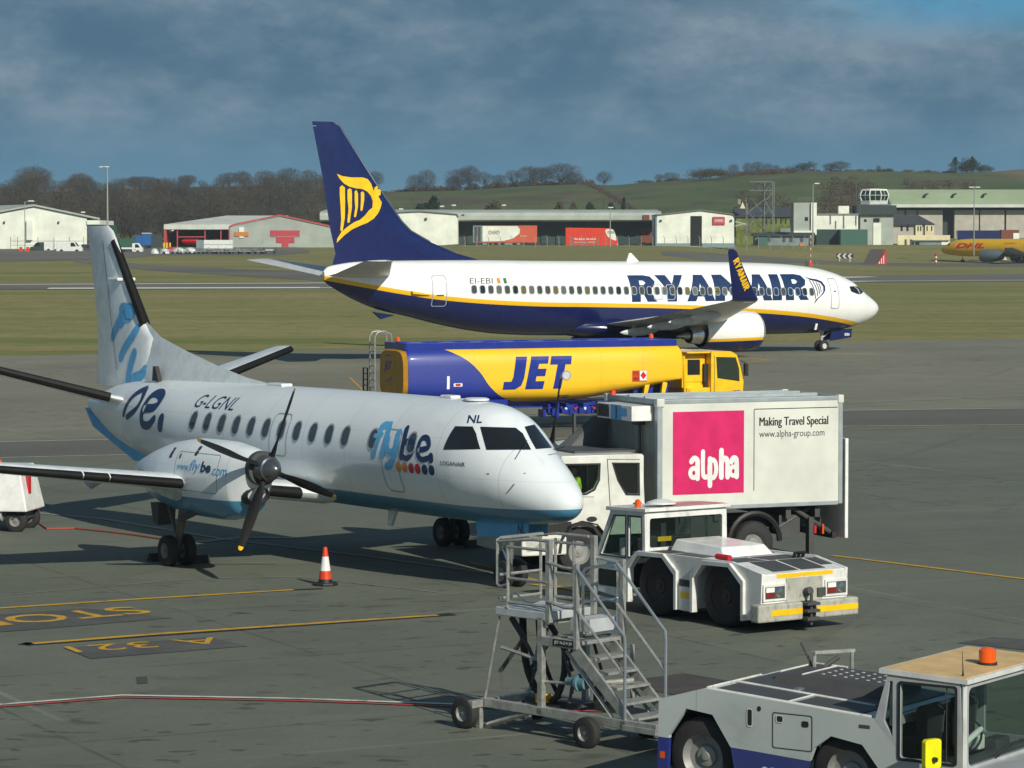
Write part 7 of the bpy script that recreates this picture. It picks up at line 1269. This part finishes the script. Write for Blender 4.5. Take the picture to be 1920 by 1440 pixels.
# ================================================================== trees and scrub
def fol(name, c1, c2, c3, sc=.35):
    m = bpy.data.materials.new(name); m.use_nodes = True; k = NT(m.node_tree); p = k.n('ShaderNodeNewGeometry').outputs['Position']
    n = k.noise(p, sc, 4, .6); n2 = k.noise(p, sc * 7, 3, .6)
    c = k.ramp(n, [(.32, c1), (.52, c2), (.7, c3)]); c = k.mix(k.m('MULTIPLY', k.sm(n2, .4, .7), .5), c, tuple(x * .5 for x in c1))
    b = k.n('ShaderNodeBsdfPrincipled', {'Base Color': c, 'Roughness': .9, 'Specular IOR Level': .1}); k.n('ShaderNodeOutputMaterial', {0: b.outputs[0]}); MATS[name] = m
fol('bare twigs', (.060, .056, .046), (.082, .074, .058), (.11, .095, .07)); fol('wood twigs', (.052, .052, .038), (.095, .080, .056), (.17, .125, .082), .05); fol('grey twigs', (.05, .056, .046), (.072, .074, .058), (.10, .096, .074), .08); fol('brown twigs', (.062, .052, .038), (.086, .070, .050), (.12, .094, .066), .08); fol('evergreen', (.014, .026, .013), (.022, .038, .017), (.036, .052, .022), .5); fol('gorse', (.032, .040, .014), (.058, .052, .02), (.105, .062, .018), .3); fol('bramble', (.06, .05, .034), (.085, .066, .044), (.12, .088, .058), .2); mat('bark', (.06, .055, .045), .9)
def bare_tree(seed, H_=10, W_=10, clear=.28, dens=1.0):
    """short trunk, spreading limbs and a domed cloud of fine twigs"""
    rn = random.Random(seed); lim, tw = MB(), MB(); rx, rz = W_ / 2, H_ * (1 - clear) / 2; cz = H_ * clear + rz
    def ribbon(p, q, w):
        s_ = (q - p).cross(Vector((rn.uniform(-1, 1), rn.uniform(-1, 1), rn.uniform(-1, 1))))
        if s_.length > 1e-5: s_ = s_.normalized() * w / 2; tw.add([p - s_, p + s_, q + s_ * .4, q - s_ * .4], [(0, 1, 2, 3)])
    fork = Vector((0, 0, H_ * (clear + .06))); lim.tube([(0, 0, -.5), (rn.uniform(-.1, .1), 0, fork.z * .5), fork], [H_ * .026, H_ * .021, H_ * .018], 6)
    lobes = [(rn.uniform(0, 6.28), rn.uniform(.55, 1.0)) for _ in range(6)]
    def edge(v):                                # uneven outline
        a = math.atan2(v.y, v.x); return .90 + .08 * math.sin(3 * a + lobes[0][0]) + .07 * math.sin(5 * a + lobes[1][0] + 3 * v.z) + .05 * math.sin(7 * v.z + lobes[2][0])
    tips = []
    for i in range(11):
        v = Vector((rn.gauss(0, 1), rn.gauss(0, 1), rn.uniform(-.25, 1.1))).normalized(); e = edge(v) * rn.uniform(.6, .9); t = Vector((v.x * rx * e, v.y * rx * e, cz + v.z * rz * e))
        m = fork.lerp(t, .5) + Vector((0, 0, H_ * .03)) + Vector((rn.uniform(-1, 1), rn.uniform(-1, 1), 0)) * .3; lim.tube([fork, m, t], [H_ * .011, H_ * .007, H_ * .003], 5); tips.append((m, t))
        for _ in range(5):
            o = fork.lerp(t, rn.uniform(.35, .95)); d = (Vector((rn.gauss(0, 1), rn.gauss(0, 1), rn.gauss(.3, .8))).normalized() + v * .7) * H_ * rn.uniform(.08, .16); ribbon(o, o + d, H_ * .009); tips.append((o, o + d))
    for _ in range(int(3200 * dens)):
        v = Vector((rn.gauss(0, 1), rn.gauss(0, 1), rn.gauss(.15, 1))).normalized(); r = rn.random() ** .30 * edge(v); p = Vector((v.x * rx * r, v.y * rx * r, cz + v.z * rz * r))
        d = (v + Vector((rn.gauss(0, 1), rn.gauss(0, 1), rn.gauss(.2, .9))) * .6).normalized() * H_ * rn.uniform(.03, .075); ribbon(p - d, p + d, H_ * .0042)
    return lim, tw
def scale_to(bs, Hh, Ww):
    a = np.array(bs[1].v); top = a[:, 2].max(); wd = np.percentile(np.abs(a[:, 0]), 97) * 2
    for b in bs: b.v = [(x * Ww / wd, y * Ww / wd, z * Hh / top) for x, y, z in b.v]
def leaf_cloud(rn, c, r, n, sz, b):
    for _ in range(n):
        v = Vector((rn.gauss(0, 1), rn.gauss(0, 1), rn.gauss(0, 1))).normalized() * rn.random() ** .4; p = Vector((c[0] + v.x * r[0], c[1] + v.y * r[1], c[2] + v.z * r[2]))
        e1 = Vector((rn.gauss(0, 1), rn.gauss(0, 1), rn.gauss(0, 1))).normalized() * sz * rn.uniform(.5, 1.2); e2 = e1.orthogonal().normalized() * sz * rn.uniform(.3, .7); b.add([p - e1, p + e2, p + e1, p - e2], [(0, 1, 2, 3)])
protos = []
for i, (cl_, dn) in enumerate(((.13, .9), (.08, 1.0), (.18, .75), (.03, .9))):
    bs = bare_tree(20 + i, 10, 11, cl_, dn); scale_to(bs, 10, 10); lm, tm = bs
    t = thing('bare_tree', 'x', 'tree'); lm.build('trunk', 'bark', t, 60); tm.build('crown', 'bare twigs', t); protos.append(t)
used = set(); rn = random.Random(5)
def crest(u, vt, vb, w, kind, lb, d=1085):
    p = at(u, vb, d); g_ = gz(p.x, d); h = (at(u, vt - 3, d).z - g_) * rn.uniform(.88, 1.05); wd = w * rn.uniform(.95, 1.25) * d / F; src = protos[kind]
    if kind not in used: used.add(kind); t = src; t.location = (p.x, d, g_)
    else: t = dup(src, (p.x, d, g_), rn.uniform(0, 6.28))
    t.scale = (wd / 10, wd / 10, h / 10); t['label'] = lb; t['group'] = 'bare trees along the hill crest'
for a in ((700, 320, 352, 34, 0, 'rounded bare tree just right of the navy tail fin'), (778, 328, 358, 26, 3, 'thin wispy bare tree left of the crest row'), (800, 318, 358, 30, 3, 'pale wispy bare tree left of the twin trees'), (862, 314, 356, 40, 0, 'left half of the tallest twin bare trees on the crest'), (880, 311, 355, 40, 1, 'right half of the tallest twin bare trees on the crest'), (850, 332, 356, 32, 3, 'low bushy bare tree at the foot of the twin trees'), (908, 320, 353, 34, 2, 'flat topped bare tree right of the twin trees'), (935, 325, 352, 26, 0, 'small bare tree between two flat topped trees'),
          (961, 318, 350, 28, 2, 'lone bare tree with a clear trunk in the crest row'), (993, 307, 348, 44, 1, 'broad bare tree at the left of the dense pair'), (1015, 308, 347, 36, 0, 'narrower bare tree inside the dense pair'), (1052, 302, 346, 54, 1, 'biggest bare tree at the right end of the crest row'), (1077, 323, 346, 28, 3, 'low reddish bare tree right of the biggest tree'), (1133, 322, 346, 30, 3, 'pale thin bare tree alone right of the crest row'),
          (1258, 325, 341, 26, 3, 'low bare thicket tree on the crest above the white block'), (1236, 327, 342, 18, 3, 'tiny bare tree on the crest above the white block'), (1375, 306, 328, 22, 3, 'wispy tree right of the gorse mound'), (1402, 305, 327, 20, 3, 'second wispy tree right of the gorse mound'), (1420, 302, 326, 22, 0, 'tallest wispy tree on the green hill'), (1440, 307, 325, 20, 3, 'last wispy tree on the green hill'), (1456, 311, 324, 14, 3, 'smallest wispy tree on the green hill'),
          (1556, 306, 321, 24, 1, 'left one of two round trees on the green hill top'), (1575, 301, 321, 32, 1, 'right one of two round trees on the green hill top'), (1647, 312, 322, 10, 3, 'tiny leafless sapling on the far right hill top'), (1667, 317, 323, 12, 3, 'small dark shrub tree on the far right hill top'), (1857, 314, 324, 14, 3, 'small bare tree right of the dark firs on the hill top'),
          (579, 316, 352, 30, 0, 'round topped tree standing left of the navy tail fin'), (541, 315, 350, 44, 1, 'wide dark tree in the wood left of the navy tail fin'), (497, 320, 350, 30, 0, 'round tree rising above the middle of the left wood'), (455, 322, 350, 34, 1, 'broad tree rising above the middle of the left wood'), (430, 323, 350, 30, 0, 'dome shaped tree left of the broad wood tree'), (65, 312, 362, 60, 1, 'largest dark tree at the left end of the wood'), (150, 322, 358, 40, 1, 'dome shaped tree left of the tall lamp mast'), (265, 329, 355, 60, 1, 'wide tree right of the tall lamp mast'), (352, 326, 352, 36, 0, 'round tree at the left of the depot roof ridge')): crest(*a)
# the leafless wood on the left slope reads as one mass
rn = random.Random(8); TOPU = [-700, -250, 0, 15, 35, 65, 95, 120, 150, 175, 195, 215, 260, 300, 350, 385, 420, 460, 500, 545, 565, 600, 640, 700, 760]; TOPV = [318, 322, 338, 345, 325, 314, 320, 333, 323, 333, 345, 334, 330, 334, 327, 338, 326, 323, 325, 318, 333, 326, 333, 342, 352]
lw, tw_ = MB(), MB(); small = []
for i in range(5):
    bs = bare_tree(60 + i, 10, 9, .06, .36); scale_to(bs, 1, 1); small.append((np.array(bs[0].v), bs[0].f, np.array(bs[1].v), bs[1].f))
TV, TF, TN = [[], [], []], [[], [], []], [0, 0, 0]; lv, lf, tv, tf = [], [], [], []; ln_ = tn = 0
for i in range(330):
    u = rn.uniform(-620, 690); d = rn.choice((745, 800, 870, 940, 1010, 1060, 1080)) + rn.uniform(-20, 20); x = (u - 960) / F * d; g_ = gz(x, d)
    vt = np.interp(u, TOPU, TOPV) + rn.uniform(-4, 8); top = at(u, vt, d).z; h = min(rn.uniform(8, 14), max(top - g_, 0))
    if u > 640: h *= .6
    if h < 3: continue
    w = h * rn.uniform(.75, 1.15); a, f1, c_, f2 = small[i % 5]; q = rn.uniform(0, 6.28); M = np.array([[math.cos(q) * w, -math.sin(q) * w, 0], [math.sin(q) * w, math.cos(q) * w, 0], [0, 0, h]]); o = np.array([x, d, g_])
    v1 = a @ M.T + o; v2 = c_ @ M.T + o; lv.append(v1); lf += [tuple(j + ln_ for j in f) for f in f1]; ln_ += len(v1); g3 = i % 3; TV[g3].append(v2); TF[g3] += [tuple(j + TN[g3] for j in f) for f in f2]; TN[g3] += len(v2)
def big(name, vs, fs, m, par=None, **kw):
    me = bpy.data.meshes.new(name); me.from_pydata(np.concatenate(vs).tolist(), [], fs); me.materials.append(MATS[m]); o = bpy.data.objects.new(name, me); COL.objects.link(o); o.parent = par; tag(o, **kw); return o
wd_ = thing('woodland', 'dense brown leafless wood covering the slope behind the left buildings', 'wood'); wd_['kind'] = 'stuff'
big('trunks', lv, lf, 'bark', wd_); [big('crowns', TV[i], TF[i], m_, wd_) for i, m_ in enumerate(('wood twigs', 'grey twigs', 'brown twigs'))]
q = MB(); rn = random.Random(3)
for i in range(420):
    u = rn.uniform(-650, 720); d = rn.uniform(728, 1060); x = (u - 960) / F * d; g_ = gz(x, d); hh = rn.uniform(1.0, 2.2); leaf_cloud(rn, (x, d, g_ + hh * .5), (rn.uniform(2, 4.5), 2, hh), 60, .42, q)
q.build('undergrowth', 'bramble', wd_)
# evergreens
def conifer(name, u, vt, vb, w, d, lb, kind='fir', m='evergreen', n=1500):
    p = at(u, vb, d); g_ = gz(p.x, d); h = at(u, vt, d).z - g_; wd = w * d / F; t = thing(name, lb, 'tree' if kind != 'bush' else 'bush', (p.x, d, g_)); rn = random.Random(int(u)); q = MB()
    if kind == 'fir':
        for i in range(9): z = h * (.12 + .86 * i / 9); r = wd / 2 * (1 - i / 9.5) * rn.uniform(.8, 1.15); leaf_cloud(rn, (rn.uniform(-.2, .2), 0, z), (r, r, h * .08), n // 9, h * .035, q)
    else:
        for i in range(9): a = rn.uniform(0, 6.28); leaf_cloud(rn, (math.cos(a) * wd * .27 * rn.random() * 1.3, math.sin(a) * wd * .2, h * rn.uniform(.22, .66)), (wd * rn.uniform(.2, .3), wd * .22, h * rn.uniform(.24, .34)), n // 9, h * .05, q)
    q.build('crown', m, t); MB().tube([(0, 0, -.5), (0, 0, h * .6)], [h * .03, h * .015], 6).build('trunk', 'bark', t)
for a in ((794, 356, 396, 30, 790, 'tall left evergreen of the dark pair over the warehouse roof', 'bush', 'evergreen', 2600), (814, 359, 396, 38, 791, 'wide right evergreen of the dark pair over the warehouse roof', 'bush', 'evergreen', 2600), (298, 334, 362, 20, 1000, 'pointed dark fir in the left wood', 'fir'), (932, 372, 398, 40, 800, 'brown round bush below the green hill', 'bush', 'bramble'), (1108, 374, 394, 24, 780, 'small dark green tree below the green hill', 'bush'), (1150, 375, 396, 26, 780, 'dark bush left of the brown hedge', 'bush'), (1170, 367, 394, 20, 780, 'upright dark bush left of the brown hedge', 'fir'), (1073, 376, 395, 26, 780, 'brownish bush left of the small dark green tree', 'bush', 'bramble'),
          (1505, 299, 326, 66, 1080, 'dark evergreen clump on the green hill top', 'bush'), (1791, 293, 326, 44, 1080, 'left fir of the tall dark clump on the far hill', 'fir'), (1812, 294, 328, 50, 1080, 'middle tree of the tall dark clump on the far hill', 'bush'), (1824, 292, 326, 40, 1080, 'right fir of the tall dark clump on the far hill', 'fir'), (1842, 306, 328, 34, 1080, 'low bush at the right of the dark clump', 'bush'), (1045, 372, 396, 26, 790, 'thin brown bush near the middle of the hill foot', 'bush', 'bramble'), (1322, 311, 346, 100, 1060, 'large gorse mound on the crest of the green hill', 'bush', 'gorse', 3000), (1356, 318, 350, 70, 1050, 'second gorse mound right of the large one', 'bush', 'gorse', 2400)): conifer('evergreen_tree' if a[6] == 'fir' else 'bush', *a)
q = MB(); rn = random.Random(21)
def scrub(u0, u1, v0, v1, n, hs, d0, d1):
    for _ in range(n):
        t_ = rn.random(); u = u0 + (u1 - u0) * t_; d = rn.uniform(d0, d1); x = (u - 960) / F * d; g_ = gz(x, d); h = rn.uniform(*hs); leaf_cloud(rn, (x, d, g_ + h * .4), (rn.uniform(1.2, 3), 1.5, h * .7), 50, .4, q)
scrub(1180, 1380, 0, 0, 170, (2, 4.2), 765, 840); scrub(1380, 1480, 0, 0, 60, (1.5, 3.2), 800, 930); scrub(1540, 1640, 0, 0, 130, (1.6, 3.6), 800, 960); scrub(1690, 1830, 0, 0, 130, (1.2, 2.6), 850, 980); scrub(760, 1110, 0, 0, 110, (.8, 2.6), 1082, 1094); scrub(1560, 1600, 0, 0, 14, (1, 2), 960, 1010); scrub(740, 1180, 0, 0, 70, (.6, 1.4), 745, 775); scrub(1370, 1500, 0, 0, 60, (.8, 1.8), 1060, 1095); scrub(1500, 1790, 0, 0, 26, (.4, .9), 1085, 1098); scrub(1200, 1300, 0, 0, 16, (.4, .9), 1088, 1098)
for i in range(60): t_ = i / 60; u = 1092 + 130 * t_; d = 1080 - 260 * t_; x = (u - 960) / F * d; g_ = gz(x, d); leaf_cloud(rn, (x, d, g_ + .5), (1.4, 1.4, .9), 40, .35, q)
for i in range(90): u = rn.uniform(740, 1100); d = 1092; x = (u - 960) / F * d; leaf_cloud(rn, (x, d, gz(x, d) + .3), (1.6, .8, .5), 20, .3, q)
q.build('scrub', 'bramble', None, label='brown scrub and hedges across the green hill', cat='scrub', kind='stuff')
# ================================================================== thin air between here and the hills
m = bpy.data.materials.new('haze air'); m.use_nodes = True; k = NT(m.node_tree)
v = k.n('ShaderNodeVolumePrincipled', {'Color': (.72, .80, .86), 'Density': .00019, 'Anisotropy': .2}); k.n('ShaderNodeOutputMaterial', {1: v.outputs[0]}); MATS['haze air'] = m
HZ = MB().box(-5600, 5600, -150, 4200, -34, 52).build('haze', 'haze air', kind='stuff')
